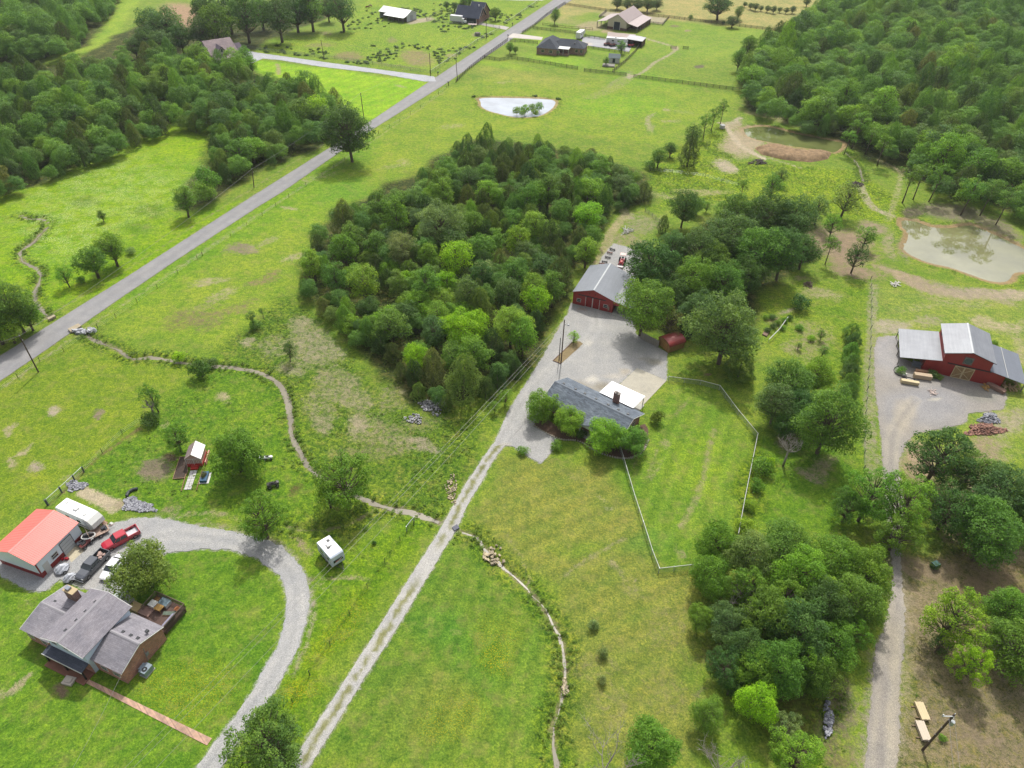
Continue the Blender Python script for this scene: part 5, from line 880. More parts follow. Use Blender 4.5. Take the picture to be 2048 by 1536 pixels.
def gable(parent, x0, x1, y0, y1, e, h, axis, m, pitch=None, th=.12, ov=.12, cap=None, fascia=None, name='roof'):
    mb = MB(); 
    if axis == 'y':
        xm = (x0+x1)/2; sl = (h-e)/(xm-x0); a = [(x0-ov, y0-ov, e-sl*ov), (xm, y0-ov, h), (xm, y1+ov, h), (x0-ov, y1+ov, e-sl*ov)]; b_ = [(xm+.001, y0-ov, h), (x1+ov, y0-ov, e-sl*ov), (x1+ov, y1+ov, e-sl*ov), (xm+.001, y1+ov, h)]
        mb.slab(*a, th); mb.slab(*b_, th)
        if pitch: n = int((y1-y0)/pitch); mb.ribs(a[0], a[3], a[2], a[1], n, .07, .03); mb.ribs(b_[0], b_[3], b_[2], b_[1], n, .07, .03)
    else:
        ym = (y0+y1)/2; sl = (h-e)/(ym-y0); a = [(x0-ov, y0-ov, e-sl*ov), (x1+ov, y0-ov, e-sl*ov), (x1+ov, ym, h), (x0-ov, ym, h)]; b_ = [(x0-ov, ym+.001, h), (x1+ov, ym+.001, h), (x1+ov, y1+ov, e-sl*ov), (x0-ov, y1+ov, e-sl*ov)]
        mb.slab(*a, th); mb.slab(*b_, th)
        if pitch: n = int((x1-x0)/pitch); mb.ribs(a[0], a[1], a[2], a[3], n, .07, .03); mb.ribs(b_[0], b_[1], b_[2], b_[3], n, .07, .03)
    o = mb.build(name, m, parent)
    if cap:
        c = MB(); 
        if axis == 'y': c.prism([(xm-.2, h-.03), (xm+.2, h-.03), (xm+.02, h+.05), (xm-.02, h+.05)], y0-ov-.01, y1+ov+.01, 'y')
        else: c.prism([(ym-.2, h-.03), (ym+.2, h-.03), (ym+.02, h+.05), (ym-.02, h+.05)], x0-ov-.01, x1+ov+.01, 'x')
        c.build('ridge_cap', cap, o)
    if fascia:
        f = MB()
        if axis == 'y':
            for y in (y0-ov-.035, y1+ov+.035):
                f.tube([(x0-ov, y, e-sl*ov-.08), (xm, y, h-.08)], .06, 4); f.tube([(x1+ov, y, e-sl*ov-.08), (xm, y, h-.08)], .06, 4)
        else:
            for x in (x0-ov-.035, x1+ov+.035):
                f.tube([(x, y0-ov, e-sl*ov-.08), (x, ym, h-.08)], .06, 4); f.tube([(x, y1+ov, e-sl*ov-.08), (x, ym, h-.08)], .06, 4)
        f.build('fascia', fascia, o)
    return o
WHT = mat('white_paint', (236, 236, 232), .5, var=.05); DKM = mat('dark_metal', (58, 60, 66), .5, var=.15); GLS = glassm()
def window(parent, c, w, h, face='y', frame=WHT, bars=True, d=.05):
    """c = centre on the wall face; face 'y' means the wall faces -y, 'x' means it faces +x, 'X' faces -x"""
    f = MB(); g = MB(); t = .07
    def q(a0, a1, z0, z1, mb, dd):
        if face == 'y': mb.b(c[0]+a0, c[0]+a1, c[1]-dd, c[1]+.02, c[2]+z0, c[2]+z1)
        elif face == 'x': mb.b(c[0]-.02, c[0]+dd, c[1]+a0, c[1]+a1, c[2]+z0, c[2]+z1)
        else: mb.b(c[0]-dd, c[0]+.02, c[1]+a0, c[1]+a1, c[2]+z0, c[2]+z1)
    q(-w/2, w/2, h/2-t, h/2, f, d); q(-w/2, w/2, -h/2, -h/2+t, f, d); q(-w/2, -w/2+t, -h/2+t, h/2-t, f, d); q(w/2-t, w/2, -h/2+t, h/2-t, f, d)
    if bars: q(-w/2+t, w/2-t, -.03, .03, f, d*.8)
    q(-w/2+t, w/2-t, -h/2+t, h/2-t, g, d*.4); o = f.build('window', frame, parent); g.build('pane', GLS, o); return o
REDM = ribmetal('barn_red_metal', (186, 62, 58), 'z', rough=.5, var=.08); ROOFG = ribmetal('barn_grey_roof', (178, 182, 190), 'x', rough=.42, var=.08)
# --- main barn
B = Fr(14.11, 146.86, -21.7); t = B.thing('barn', 'red metal barn with grey roof and crossed sliding doors at the gravel yard', 'barn')
Wd, D, e, h = 10.21, 13.7, 3.47, 5.21
walls(t, 0, Wd, 0, D, e, h, 'y', REDM, inset=.08); gable(t, 0, Wd, 0, D, e, h, 'y', ribmetal('barn_roof_sheet', (166, 171, 180), 'x', var=.07), .3, .08, .1, cap=mat('ridge_white', (214, 218, 222), .4), fascia=mat('dark_red_trim', (120, 36, 36), .5))
lr = MB(); zl = e-.0; lr.slab((Wd+.1, -.1, zl-.06), (Wd+5.2, -.1, 2.5), (Wd+5.2, D+.1, 2.5), (Wd+.1, D+.1, zl-.06), .08); lr.ribs((Wd+.1, D+.1, zl-.06), (Wd+.1, -.1, zl-.06), (Wd+5.2, -.1, 2.5), (Wd+5.2, D+.1, 2.5), 44, .07, .03); lr.build('lean_roof', ribmetal('lean_sheet', (178, 181, 186), 'x', var=.07), t)
pw_ = MB(); pw_.prism([(Wd, 2.35), (Wd+5.1, 2.05), (Wd+5.1, 2.45), (Wd, 3.35)], 0.02, .1, 'y'); pw_.b(Wd+4.9, Wd+5.1, 0.02, D, 0, 2.35); pw_.b(Wd-.1, Wd+5.1, D-.1, D-.02, 0, 2.4); pw_.build('lean_wall', REDM, t)
for x in (Wd+1.2, Wd+2.6, Wd+4.9): MB().b(x-.08, x+.08, .12, .28, 0, 2.3).build('post', mat('grey_wood', (150, 146, 138), .9, var=.2), t)
MB().b(Wd+.05, Wd+5.0, -.7, 4, 0, .12).build('floor_slab', CONM if False else mat('pale_concrete', (206, 204, 196), .9), t)
p_ = [B.front(1169.5, 614.5), B.front(1198, 620)]; dl, dr, dh = p_[0][0], p_[1][0], 2.85
for k_ in range(2):
    xa = dl+(dr-dl)/2*k_; xb = xa+(dr-dl)/2-.03; d_ = MB(); d_.b(xa, xb, .0, .075, .05, dh); o = d_.build('barn_door', mat('door_red', (176, 52, 50), .5, var=.08), t)
    f = MB(); f.b(xa, xa+.1, -.03, -.002, .05, dh); f.b(xb-.1, xb, -.03, -.002, .05, dh); f.b(xa+.1, xb-.1, -.03, -.002, .05, .13); f.build('door_trim', WHT, o)
    f = MB(); f.tube([(xa+.12, -.03, .15), (xb-.12, -.03, dh-.1)], .045, 4); f.tube([(xa+.12, -.045, dh-.1), (xb-.12, -.045, .15)], .045, 4); f.build('cross_brace', mat('dark_red_trim', (120, 36, 36)), o)
MB().b(dl-1.9, dr+1.4, -.06, .075, dh+.08, dh+.24).build('door_track', DKM, t)
for px, py in ((1157.6, 600.6), (1210.7, 612.7)):
    x, z = B.front(px, py); window(t, (x, .08, z), 1.05, .95)
for px, py in ((1179.5, 587), (1191, 590)): x, z = B.front(px, py); MB().b(x-.1, x+.1, -.05, .08, z-.15, z+.15).build('wall_lamp', mat('dark_red_trim', (120, 36, 36)), t)
x, _ = B.front(1216.5, 620); m_ = MB(); m_.b(x-.15, x+.2, -.15, .08, .7, 1.5); m_.tube([(x, -.05, 0), (x, -.05, 2.4)], .04, 6); m_.build('meter_box', mat('meter_tan', (190, 170, 150)), t)
# --- right hand barn with raised centre
B = Fr(89.7, 124.02, -20.4); t = B.thing('barn', 'red barn with raised centre, grey wings and a pale wooden double door', 'barn')
Wd, a_, b_, D, e, h, l = 15.66, 3.06, 12.32, 11.31, 5.88, 7.25, 3.75
REDR = ribmetal('red_sheet_wall', (176, 52, 46), 'z', rough=.5, var=.1); RG = ribmetal('bright_roof', (176, 179, 187), 'x', rough=.36, metal=.1, var=.13)
mb = MB(); mb.prism([(.08, -.1), (Wd-.08, -.1), (Wd-.08, 3.1), (b_-.08, l-.05), (b_-.08, e-.05), ((a_+b_)/2, h-.1), (a_+.08, e-.05), (a_+.08, l-.05), (.08, 3.2)], .1, D-.1, 'y'); mb.build('wall', REDR, t)
gable(t, a_, b_, 0, D, e, h, 'y', RG, .3, .08, .35, cap=mat('ridge_white', (214, 218, 222)), fascia=DKM)
lo = MB(); lo.slab((-5.0, -.3, 2.35), (a_-.02, -.3, l), (a_-.02, D+.2, l), (-5.0, D+.2, 2.35), .08); lo.ribs((-5.0, -.3, 2.35), (-5.0, D+.2, 2.35), (a_-.02, D+.2, l), (a_-.02, -.3, l), 37, .07, .03); lo.build('wing_roof', RG, t)
lo = MB(); lo.slab((b_+.02, -.3, l), (19.7, -.3, 2.35), (19.7, D+.2, 2.35), (b_+.02, D+.2, l), .08); lo.ribs((b_+.02, -.3, l), (b_+.02, D+.2, l), (19.7, D+.2, 2.35), (19.7, -.3, 2.35), 37, .07, .03); lo.build('wing_roof', ribmetal('slate_sheet', (150, 156, 168), 'x', var=.07), t)
MB().tube([(15.9, -.3, 3.17), (15.9, D+.2, 3.17)], .05, 4).build('roof_seam', WHT, t)
for x in (-4.8, 19.5):
    for y in (.1, 3.8, 7.5, 11.1): MB().b(x-.09, x+.09, y-.09, y+.09, 0, 2.3).build('post', mat('grey_wood', (150, 146, 138)), t)
dl = B.front(1899, 753.7); dr = B.front(1938.3, 762.2); tl = B.front(1911, 731); dh = 3.15
WOOD = mat('raw_wood', (214, 184, 140), .85, var=.16, scale=2, streak=(4, 4, .4)); WOODP = mat('pale_wood', (236, 214, 172), .85, var=.08)
for k_ in range(2):
    xa = dl[0]+(dr[0]-dl[0])/2*k_; xb = xa+(dr[0]-dl[0])/2-.02; o = MB().b(xa, xb, .0, .09, .05, dh).build('barn_door', mat('door_planks', (178, 146, 104), .85, var=.25, scale=1.5, streak=(7, 7, .4)), t)
    f = MB(); f.b(xa, xb, -.04, -.002, dh-.16, dh); f.b(xa, xb, -.04, -.002, .05, .2); f.b(xa, xa+.13, -.04, -.002, .2, dh-.16); f.b(xb-.13, xb, -.04, -.002, .2, dh-.16); zm = dh/2+.05
    cx_ = xb if k_ == 0 else xa; ox = xa if k_ == 0 else xb
    f.tube([(ox, -.035, dh-.1), (cx_, -.035, zm)], .06, 4); f.tube([(ox, -.035, .15), (cx_, -.035, zm)], .06, 4); f.build('door_brace', WOODP, o)
MB().b(dl[0]-1.6, dr[0]+3.0, -.08, .08, dh+.1, dh+.26).build('door_track', DKM, t)
x, z = B.front(1937, 722.5); mb = MB(); mb.box((x, .05, z), (1.75, .14, 1.75), ry=0); mb.build('loft_window', mat('grey_trim', (140, 136, 130)), t); MB().cyl((x, -.03, z), .72, .08, 24, 'y').build('pane', mat('green_glass', (44, 80, 76), .12, spec=.8), t)
for y in (2.2, 9.0): window(t, (a_+.06, y, 4.9), .8, .7, 'X', DKM, False)
mb = MB(); rr = random.Random(3)
for i in range(26): x = rr.uniform(15.9, 19.2); y = rr.uniform(.3, 3); mb.tube([(x, y, .1+rr.uniform(0, .7)), (x+rr.uniform(-.7, .7), y-rr.uniform(.3, 1.4), .1+rr.uniform(0, .6))], rr.uniform(.08, .2), 6)
tag(mb.build('firewood', WOOD), 'rough heap of split logs under the right wing of the barn', 'firewood heap').location = (B.x, B.y, 0); bpy.data.objects['firewood'].rotation_euler = (0, 0, B.a)
# --- garage with red roof
B = Fr(-71.9, 64.54, 72.4); t = B.thing('garage', 'garage with a salmon red metal roof and pale blue walls over a red base', 'garage'); Wd, D, e, h = 8.6, 8.33, 3.5, 4.85
PB = ribmetal('pale_blue_siding', (222, 234, 244), 'z', var=.05, k=.85); RB = ribmetal('red_wainscot', (160, 44, 42), 'z', var=.1)
walls(t, 0, Wd, 0, D, e, h, 'x', PB, inset=.1, base=.95, basem=RB); gable(t, 0, Wd, 0, D, e, h, 'x', ribmetal('salmon_roof', (240, 128, 118), 'y', rough=.38, var=.06, k=.72), .3, .08, .12, cap=mat('salmon_cap', (244, 160, 152), .4))
def gx_(px, py): return B.front(px, py, .1)
q0, q1 = gx_(129.9, 1108.9), gx_(150.9, 1088.4); dh = gx_(117.2, 1089.8)[1]
mb = MB(); mb.b(q0[0], q1[0], .04, .1, 0, 2.75); o = mb.build('garage_door', mat('garage_door_white', (226, 232, 236), .5, var=.04), t); f = MB(); [f.b(q0[0], q1[0], .02, .038, z, z+.03) for z in (.7, 1.35, 2.0)]; f.b(q0[0]-.08, q0[0], .01, .1, 0, 2.85); f.b(q1[0], q1[0]+.08, .01, .1, 0, 2.85); f.b(q0[0]-.08, q1[0]+.08, .01, .1, 2.77, 2.87); f.build('door_frame', mat('grey_trim2', (120, 124, 130)), o)
q0, q1 = gx_(88, 1156), gx_(98, 1144); mb = MB(); x0 = .9; mb.b(x0, x0+1.0, .03, .1, 0, 2.1); mb.build('side_door', WHT, t); window(t, (3.2, .09, 1.75), 1.2, 1.0, 'y', WHT)
MB().b(0.05, .25, .02, .09, 0, 3.4).build('corner_trim', RB, t)
# --- ranch house
B = Fr(5.89, 107.19, -35.9); t = B.thing('house', 'long ranch house with a blue grey shingle roof and a brick chimney', 'house'); L, Wd, e, h = 17.97, 9.58, 2.4, 4.45
BRK = brick('ranch_brick', (164, 92, 72)); walls(t, 0, L, 0, Wd, e, h, 'x', BRK, inset=.5); SH = shingle('ranch_shingle', (122, 132, 144), .30); rf = gable(t, 0, L, 0, Wd, e, h, 'x', SH, None, .16, .1, cap=mat('ridge_shingle', (134, 142, 152), .9, var=.1), fascia=WHT)
v = MB(); [v.box((x, Wd/2+.8, h-.25), (.45, .35, .22)) for x in (1.6, 4.4, 6.6, 9.2, 12, 14.3, 16.4)]; v.build('roof_vent', DKM, rf)
cx_ = B.local(1204, 826.3, 3.6)[0]; g = MB(); yr, yf = 4.0, -1.4; hw = 2.3; zr, ze = 3.75, 2.45
g.slab((cx_-hw, yf, ze), (cx_, yf, zr), (cx_, yr-1.2, zr), (cx_-hw, yr-3.2, ze), .12); g.slab((cx_, yf, zr), (cx_+hw, yf, ze), (cx_+hw, yr-3.2, ze), (cx_, yr-1.2, zr), .12); g.build('porch_roof', SH, t)
g = MB(); g.prism([(cx_-hw+.15, ze-.05), (cx_+hw-.15, ze-.05), (cx_, zr-.14)], yf+.2, yf+.35, 'y'); g.build('porch_gable', WHT, t)
for x in (cx_-hw+.25, cx_+hw-.25): MB().b(x-.12, x+.12, yf+.15, yf+.4, 0, ze-.05).build('porch_post', WHT, t)
MB().b(cx_-hw, cx_+hw, yf, .5, 0, .18).build('porch_floor', mat('pale_concrete', (206, 204, 196)), t); MB().b(cx_-.5, cx_+.5, .44, .5, .18, 2.2).build('front_door', mat('dark_door', (60, 44, 40)), t)
for x in (2.2, 5.0, 13, 16): window(t, (x, .5, 1.45), 1.4, 1.2)
for y in (3, 6.5): window(t, (L-.5, y, 1.45), 1.2, 1.2, 'x')
c1 = B.local(1222, 796, 3.9); c2 = B.local(1240, 803, 3.9); cx_ = (c1[0]+c2[0])/2; cy_ = (c1[1]+c2[1])/2+.3
ch = MB().b(cx_-.6, cx_+.6, cy_-.3, cy_+.4, 2.4, 5.4).build('chimney', brick('chimney_brick', (140, 70, 54)), rf); c_ = MB(); c_.b(cx_-.65, cx_+.65, cy_-.35, cy_+.45, 5.4, 5.5); c_.cyl((cx_, cy_+.05, 5.62), .22, .25, 10); c_.build('chimney_cap', mat('cap_stone', (150, 140, 134)), ch)
# white patio roof behind the house
co_ = [B.local(px, py, 2.7) for px, py in ((1225.2, 761.4), (1290.8, 791.9), (1265.8, 817.7), (1197.8, 784.8))]
x0 = (co_[0][0]+co_[3][0])/2; x1 = (co_[1][0]+co_[2][0])/2; y1 = (co_[0][1]+co_[1][1])/2; pr = MB(); y0 = Wd-.4; pr.slab((x0, y0, 2.85), (x1, y0, 2.85), (x1, y1, 2.6), (x0, y1, 2.6), .1); pr.ribs((x0, y0, 2.85), (x1, y0, 2.85), (x1, y1, 2.6), (x0, y1, 2.6), 18, .06, .02)
pr.build('patio_roof', mat('patio_white', (248, 248, 250), .4, var=.03, k=.85), t)
for x in (x0+.2, (x0+x1)/2, x1-.2): MB().b(x-.07, x+.07, y1-.25, y1-.11, 0, 2.5).build('patio_post', WHT, t)
MB().b(x0, x1+.1, Wd-.4, y1+.1, 0, .1).build('patio_slab', mat('pale_concrete', (206, 204, 196)), t)
# planting bed with stone edging
bedpts = W([(1068, 852), (1085, 862), (1108, 874), (1128, 880), (1150, 881), (1165, 886), (1180, 896), (1205, 908), (1235, 916), (1262, 916), (1285, 903), (1297, 880), (1296, 858), (1290, 848), (1262, 858), (1160, 868), (1110, 850), (1085, 830), (1072, 838)])
sheet('planting_bed', bedpts, .045, mat('mulch', (112, 88, 72), .95, var=.3, scale=3, bump=.05), .05)
st = MB(); rr = random.Random(8); sl_ = smooth_line(bedpts[:12], .42)
for p in sl_: st.box((p[0], p[1], .08), (rr.uniform(.25, .45), rr.uniform(.2, .35), rr.uniform(.15, .28)), rz=rr.uniform(0, 3))
tag(st.build('stone_edging', mat('edging_stone', (176, 168, 152), .9, var=.3, scale=1)), 'curved edging of small pale stones around the bed before the ranch house', 'edging')
# --- brick house with the two storey middle
B = Fr(-51.45, 47.9, -21.5); t = B.thing('house', 'brick house with a taller pale blue middle section and grey roofs', 'house')
BR2 = brick('house_brick', (186, 116, 90), k=.8); SH2 = shingle('house_shingle', (160, 157, 165), .12); SHy = shingle('house_shingle_y', (162, 158, 166), .12, 'y'); CAP = mat('shingle_cap', (170, 167, 173), .9, var=.06)
walls(t, -5.9, 0, 0, 7.67, 2.95, 4.4, 'x', BR2, inset=.2); r1 = gable(t, -5.6, 0, 0, 7.67, 3.1, 4.62, 'x', SH2, None, .14, .05, fascia=WHT, cap=CAP)
BLU = mat('pale_blue_lap', (212, 226, 244), .6, var=.04, k=.85); walls(t, -12.77, -5.23, -.65, 7.65, 4.8, 6.1, 'y', BLU, inset=.25); r2 = gable(t, -12.77, -5.23, -.65, 7.65, 4.85, 6.15, 'y', SHy, None, .14, .12, fascia=WHT, cap=CAP)
walls(t, -18.1, -12.6, -.45, 7.45, 2.95, 4.0, 'x', BR2, inset=.25); r3 = gable(t, -18.1, -12.85, -.45, 7.45, 3.05, 4.1, 'x', SH2, None, .14, .05, fascia=WHT, cap=CAP)
for (lst, rr_) in (([(246.5, 1264.5), (262, 1271.5), (276, 1277), (294, 1262.5)], r1), ([(191.5, 1204.5), (172, 1223.5), (153.5, 1241.5), (132, 1261.5)], r2), ([(110, 1204), (128, 1212.5)], r3)):
    v = MB()
    for px, py in lst: zz = 4.3 if rr_ is r1 else 5.8 if rr_ is r2 else 3.7; x, y = B.local(px, py, zz); v.box((x, y, zz+.03), (.42, .42, .3))
    v.build('roof_vent', DKM, rr_)
for x in (-11.2, -9.0, -6.8): window(t, (x, -.4, 4.05), 1.0, .9, 'y', WHT)
pr = MB(); pr.slab((-12.9, -1.75, 2.15), (-5.6, -1.75, 2.15), (-5.6, -.42, 2.45), (-12.9, -.42, 2.45), .12); pr.build('porch_roof', shingle('porch_shingle', (96, 102, 116), .12), t); MB().b(-12.95, -5.55, -1.81, -1.75, 1.98, 2.2).build('porch_fascia', WHT, t)
for x in (-12.7, -9.2, -5.8): MB().b(x-.1, x+.1, -1.7, -1.5, 0, 2.05).build('porch_post', mat('dark_post', (50, 40, 38)), t)
MB().b(-12.6, -5.4, -.46, -.40, 0, 2.4).build('porch_wall', BR2, t); MB().b(-12.8, -5.5, -2.4, -.47, 0, .15).build('porch_floor', mat('porch_brick', (150, 104, 84)), t)
MB().b(-9.6, -8.6, -.5, -.46, .15, 2.2).build('front_door', mat('dark_door', (60, 44, 40)), t)
for x in (-3.8, -1.6): window(t, (x, .2, 1.5), 1.2, 1.0)
for x in (-17, -14.5): window(t, (x, -.2, 1.5), 1.1, 1.0)
x, y = B.local(151, 1204, 3.5); ch = MB(); ch.b(x-.9, x+.9, y-.2, y+.7, 2.4, 6.1); ch = ch.build('chimney', brick('chimney_brick', (140, 70, 54)), r3); c_ = MB(); c_.b(x-1.0, x+1.0, y-.28, y+.78, 6.1, 6.24); c_.build('chimney_cap', mat('cap_tan', (214, 190, 150)), ch); MB().box((x-.3, y+.25, 6.42), (.7, .6, .34)).build('chimney_cowl', mat('cowl_steel', (170, 178, 190), .3, metal=.5), ch)
sd_ = MB(); sd_.slab((x-.9, y-1.6, 3.95), (x+1.2, y-1.2, 4.1), (x+1.0, y-.2, 4.25), (x-.9, y-.2, 4.25), .1); sd_.build('chimney_saddle', SH2, r3)
v = MB(); v.tube([(.02, 4.0, 3.2), (.05, 3.8, 1.0), (.05, 3.8, .2)], .05, 6); v.box((.08, 4.1, 1.7), (.14, .45, .6)); v.build('service_box', mat('meter_grey', (160, 160, 162)), t)
# wooden deck and what stands on it
DK = mat('deck_wood', (110, 88, 80), .9, var=.2, scale=1.2, streak=(6, .5, 1)); d = thing('wooden_deck', 'weathered brown wooden deck behind the brick house', 'deck', (B.x, B.y, 0), B.a)
b1 = MB(); [b1.b(-6.3+.28*k, -6.3+.28*k+.25, 7.8, 12.3, .82, .88) for k in range(20)]; b1.build('deck_floor', DK, d)
def rail(p, q, nm='railing'):
    p, q = Vector(p), Vector(q); n = max(2, int((q-p).length/.16)); r_ = MB(); r_.tube([p+Vector((0, 0, 1.0)), q+Vector((0, 0, 1.0))], .06, 4)
    for k in range(n+1): c = p.lerp(q, k/n); r_.b(c.x-.025, c.x+.025, c.y-.025, c.y+.025, c.z, c.z+.96)
    r_.build(nm, mat('rail_wood', (128, 112, 98), .9), d)
rail((-.8, 8.0, .88), (-.8, 12.3, .88)); rail((-.8, 12.3, .88), (-6.2, 12.3, .88)); rail((-6.2, 12.3, .88), (-6.2, 9.4, .88))
lg = MB(); [lg.b(x-.09, x+.09, y-.09, y+.09, 0, .82) for x in (-6.1, -3.4, -.9) for y in (8.3, 12.1)]; lg.build('deck_legs', DK, d)
sk = MB(); [sk.b(-.84, -.80, 8.0+.2*k, 8.0+.2*k+.16, .05, .8) for k in range(21)]; sk.build('deck_skirt', DK, d)
def box_thing(fr, px, py, z, dims, name, label, cat, m, rz=0.0, top=None, topm=None, lid=.06, legs=False):
    x, y = fr.local(px, py, z+dims[2]); o = thing(name, label, cat, (*fr.w(x, y), z), fr.a+rz); w, d_, h_ = dims; mb = MB()
    if legs:
        for a in (-1, 1):
            for c in (-1, 1): MB().b(a*(w/2-.06)-.03, a*(w/2-.06)+.03, c*(d_/2-.06)-.03, c*(d_/2-.06)+.03, 0, h_-lid).build('leg', m, o)
    else: mb.b(-w/2, w/2, -d_/2, d_/2, .02, h_-lid); mb.build('body', m, o)
    MB().b(-w/2-.04, w/2+.04, -d_/2-.04, d_/2+.04, h_-lid, h_).build(top or 'top', topm or m, o); return o
box_thing(B, 305.5, 1206.5, .88, (1.1, .95, .75), 'cooler', 'white square cooler box on the wooden deck', 'cooler', WHT); o = box_thing(B, 328.5, 1203, .88, (1.5, 1.1, .7), 'hot_tub', 'long white tub with a grey cover on the wooden deck', 'tub', WHT, top='cover', topm=mat('tub_water', (130, 150, 160), .2))
box_thing(B, 317.5, 1214.5, .88, (1.1, .9, .7), 'table', 'small yellow brown wooden table on the wooden deck', 'table', mat('ochre_wood', (190, 150, 84)), legs=True); box_thing(B, 314, 1198, .88, (.7, .6, .5), 'crate', 'small brown crate near the far rail of the wooden deck', 'crate', mat('crate_brown', (140, 104, 60)))
o = thing('bench', 'grey lilac bench along the side rail of the wooden deck', 'bench', (*B.w(-1.3, 9.5), .88), B.a); MB().b(-.28, .28, -1.1, 1.1, .38, .46).build('seat', mat('lilac_grey', (158, 156, 180)), o); MB().b(.22, .3, -1.1, 1.1, .5, .9).build('backrest', mat('lilac_grey', (158, 156, 180)), o); [MB().b(-.22, .22, y-.05, y+.05, 0, .38).build('leg', DKM, o) for y in (-.9, .9)]
o = thing('folding_chair', 'folded green checked lounger lying on the wooden deck', 'lounger', (*B.w(-2.2, 10.5), .9), B.a+.4); MB().b(-.9, .9, -.3, .3, .12, .2).build('seat', mat('checked_green', (104, 120, 104), var=.4, scale=6), o); [MB().b(-.9, .9, y-.04, y+.04, .0, .12).build('rail', WOOD, o) for y in (-.3, .3)]
o = thing('plant_pot', 'terracotta pot heap with dry plants in the corner of the wooden deck', 'flower pot', (*B.w(-1.6, 11.5), .88), 0); MB().tube([(0, 0, 0), (0, 0, .4)], [.25, .36], 12).build('pot', mat('terracotta', (196, 120, 76)), o); r_ = MB(); rr = random.Random(4); [r_.tube([(0, 0, .38), (rr.uniform(-.5, .5), rr.uniform(-.5, .5), rr.uniform(.5, .9))], .03, 4) for _ in range(16)]; r_.build('dry_stems', mat('dry_stem', (176, 120, 70)), o)
for k_, (px, py, rgb, lb) in enumerate([(239.5, 1191, (196, 206, 200), 'pale green covered bin nearest the parked cars behind the brick house'), (254.5, 1200, (176, 174, 172), 'grey slatted bin second in the line behind the brick house'), (270, 1212, (206, 176, 128), 'tan crate heaped with odds and ends behind the brick house'), (291.5, 1222, (150, 118, 108), 'brown covered barbecue beside the steps of the wooden deck')]):
    box_thing(B, px, py, 0, (1.9, 1.25, 1.0), 'storage_bin' if k_ < 3 else 'barbecue', lb, 'bin' if k_ < 3 else 'barbecue', mat('bin%d' % k_, rgb, .7, var=.15), top='lid', lid=.12, topm=mat('binlid%d' % k_, tuple(min(255, c+12) for c in rgb), .7, var=.12, streak=(1, 8, 1)))
# air conditioner
o = thing('air_conditioner', 'grey air conditioning unit with a round fan beside the brick house', 'air conditioner', (*B.w(.95, 2.55), 0), B.a); GM = mat('ac_grey', (168, 184, 198), .4, metal=.3, var=.06); MB().b(-.55, .55, -.75, .75, .08, 1.05).build('cabinet', GM, o); f = MB(); f.cyl((.08, -.2, 1.07), .36, .05, 20); f.build('fan', mat('fan_black', (30, 32, 36)), o); f = MB(); f.cyl((.08, -.2, 1.11), .12, .04, 12); f.build('fan_hub', GM, o); MB().b(-.62, .62, -.85, .85, 0, .08).build('pad', mat('pale_concrete', (206, 204, 196)), o); MB().b(-.8, -.5, -.5, .5, .4, 1.15).build('duct', GM, o)
mb = MB(); mb.b(-.75, .75, -.6, .6, 0, .35); mb.b(-.45, .45, -.35, .35, .35, .5); x, y = V(139, 1363)[:2]; o = tag(mb.build('well_cover', mat('well_conc', (212, 202, 190), .9, var=.1)), 'square concrete well cover on the lawn before the brick house', 'well cover'); o.location = (x, y, 0); o.rotation_euler = (0, 0, -.2)
# --- greenhouse
B = Fr(*U(372, 925), 0); B.a = 0; x0, y0 = U(375, 934); A_ = ang((370.4, 916.3), (402.7, 914.5), 2.0); B = Fr(x0, y0, math.degrees(A_)); t = B.thing('greenhouse', 'small red framed greenhouse with a white roof panel on the dirt patch', 'greenhouse')
Wg, Dg = 2.75, 3.4; RW = mat('greenhouse_red', (206, 66, 56), .6, var=.1); PN = mat('greenhouse_panel', (214, 176, 168), .25, var=.12, scale=1.2); walls(t, 0, Wg, 0, Dg, 2.0, 3.1, 'y', PN, name='panel_wall', inset=.05); bw = MB(); bw.b(-.02, Wg+.02, -.02, .04, 0, .75); bw.b(Wg-.04, Wg+.03, 0.05, Dg, 0, .6); bw.b(-.03, .04, .05, Dg, 0, .6); bw.build('base_wall', RW, t)
fr = MB(); [fr.tube([(x, -.0, .0), (x, .0, 2.0)], .04, 4) for x in (.05, Wg/2, Wg-.05)]; fr.tube([(0, -.02, 1.95), (Wg, -.02, 1.95)], .045, 4); [fr.b(.1+.3*k, .14+.3*k, -.03, 0, .75, 1.95) for k in range(9)]; fr.build('frame', WHT, t)
g = MB(); g.slab((-.1, -.1, 1.95), (Wg/2, -.1, 3.15), (Wg/2, Dg+.1, 3.15), (-.1, Dg+.1, 1.95), .05); g.build('clear_roof', mat('greenhouse_clear', (176, 156, 158), .2, var=.25, scale=.8), t); g = MB(); g.slab((Wg/2, -.1, 3.15), (Wg+.1, -.1, 1.95), (Wg+.1, Dg+.1, 1.95), (Wg/2, Dg+.1, 3.15), .06); g.build('white_roof', mat('patio_white', (248, 248, 250)), t)
s_ = MB(); s_.b(.7, 2.1, -.45, -.04, 0, .45); s_.b(.75, 2.05, -.85, -.45, 0, .28); s_.build('steps', RW, t); MB().b(Wg+.35, Wg+.55, .3, Dg, .0, .75).build('side_bench', mat('bench_pink', (236, 170, 160)), t)
pv = MB(); sl1, sl2 = V(387, 948), V(376, 977)
for i in range(7):
    for j in range(2): c = Vector(B.w(1.05+.62*j, -1.35-.66*i)); pv.box((c.x, c.y, .05), (.56, .6, .06), rz=B.a)
tag(pv.build('paver_path', mat('paver', (218, 216, 214), .85, var=.08)), 'double row of pale square pavers leading to the greenhouse', 'stepping path')
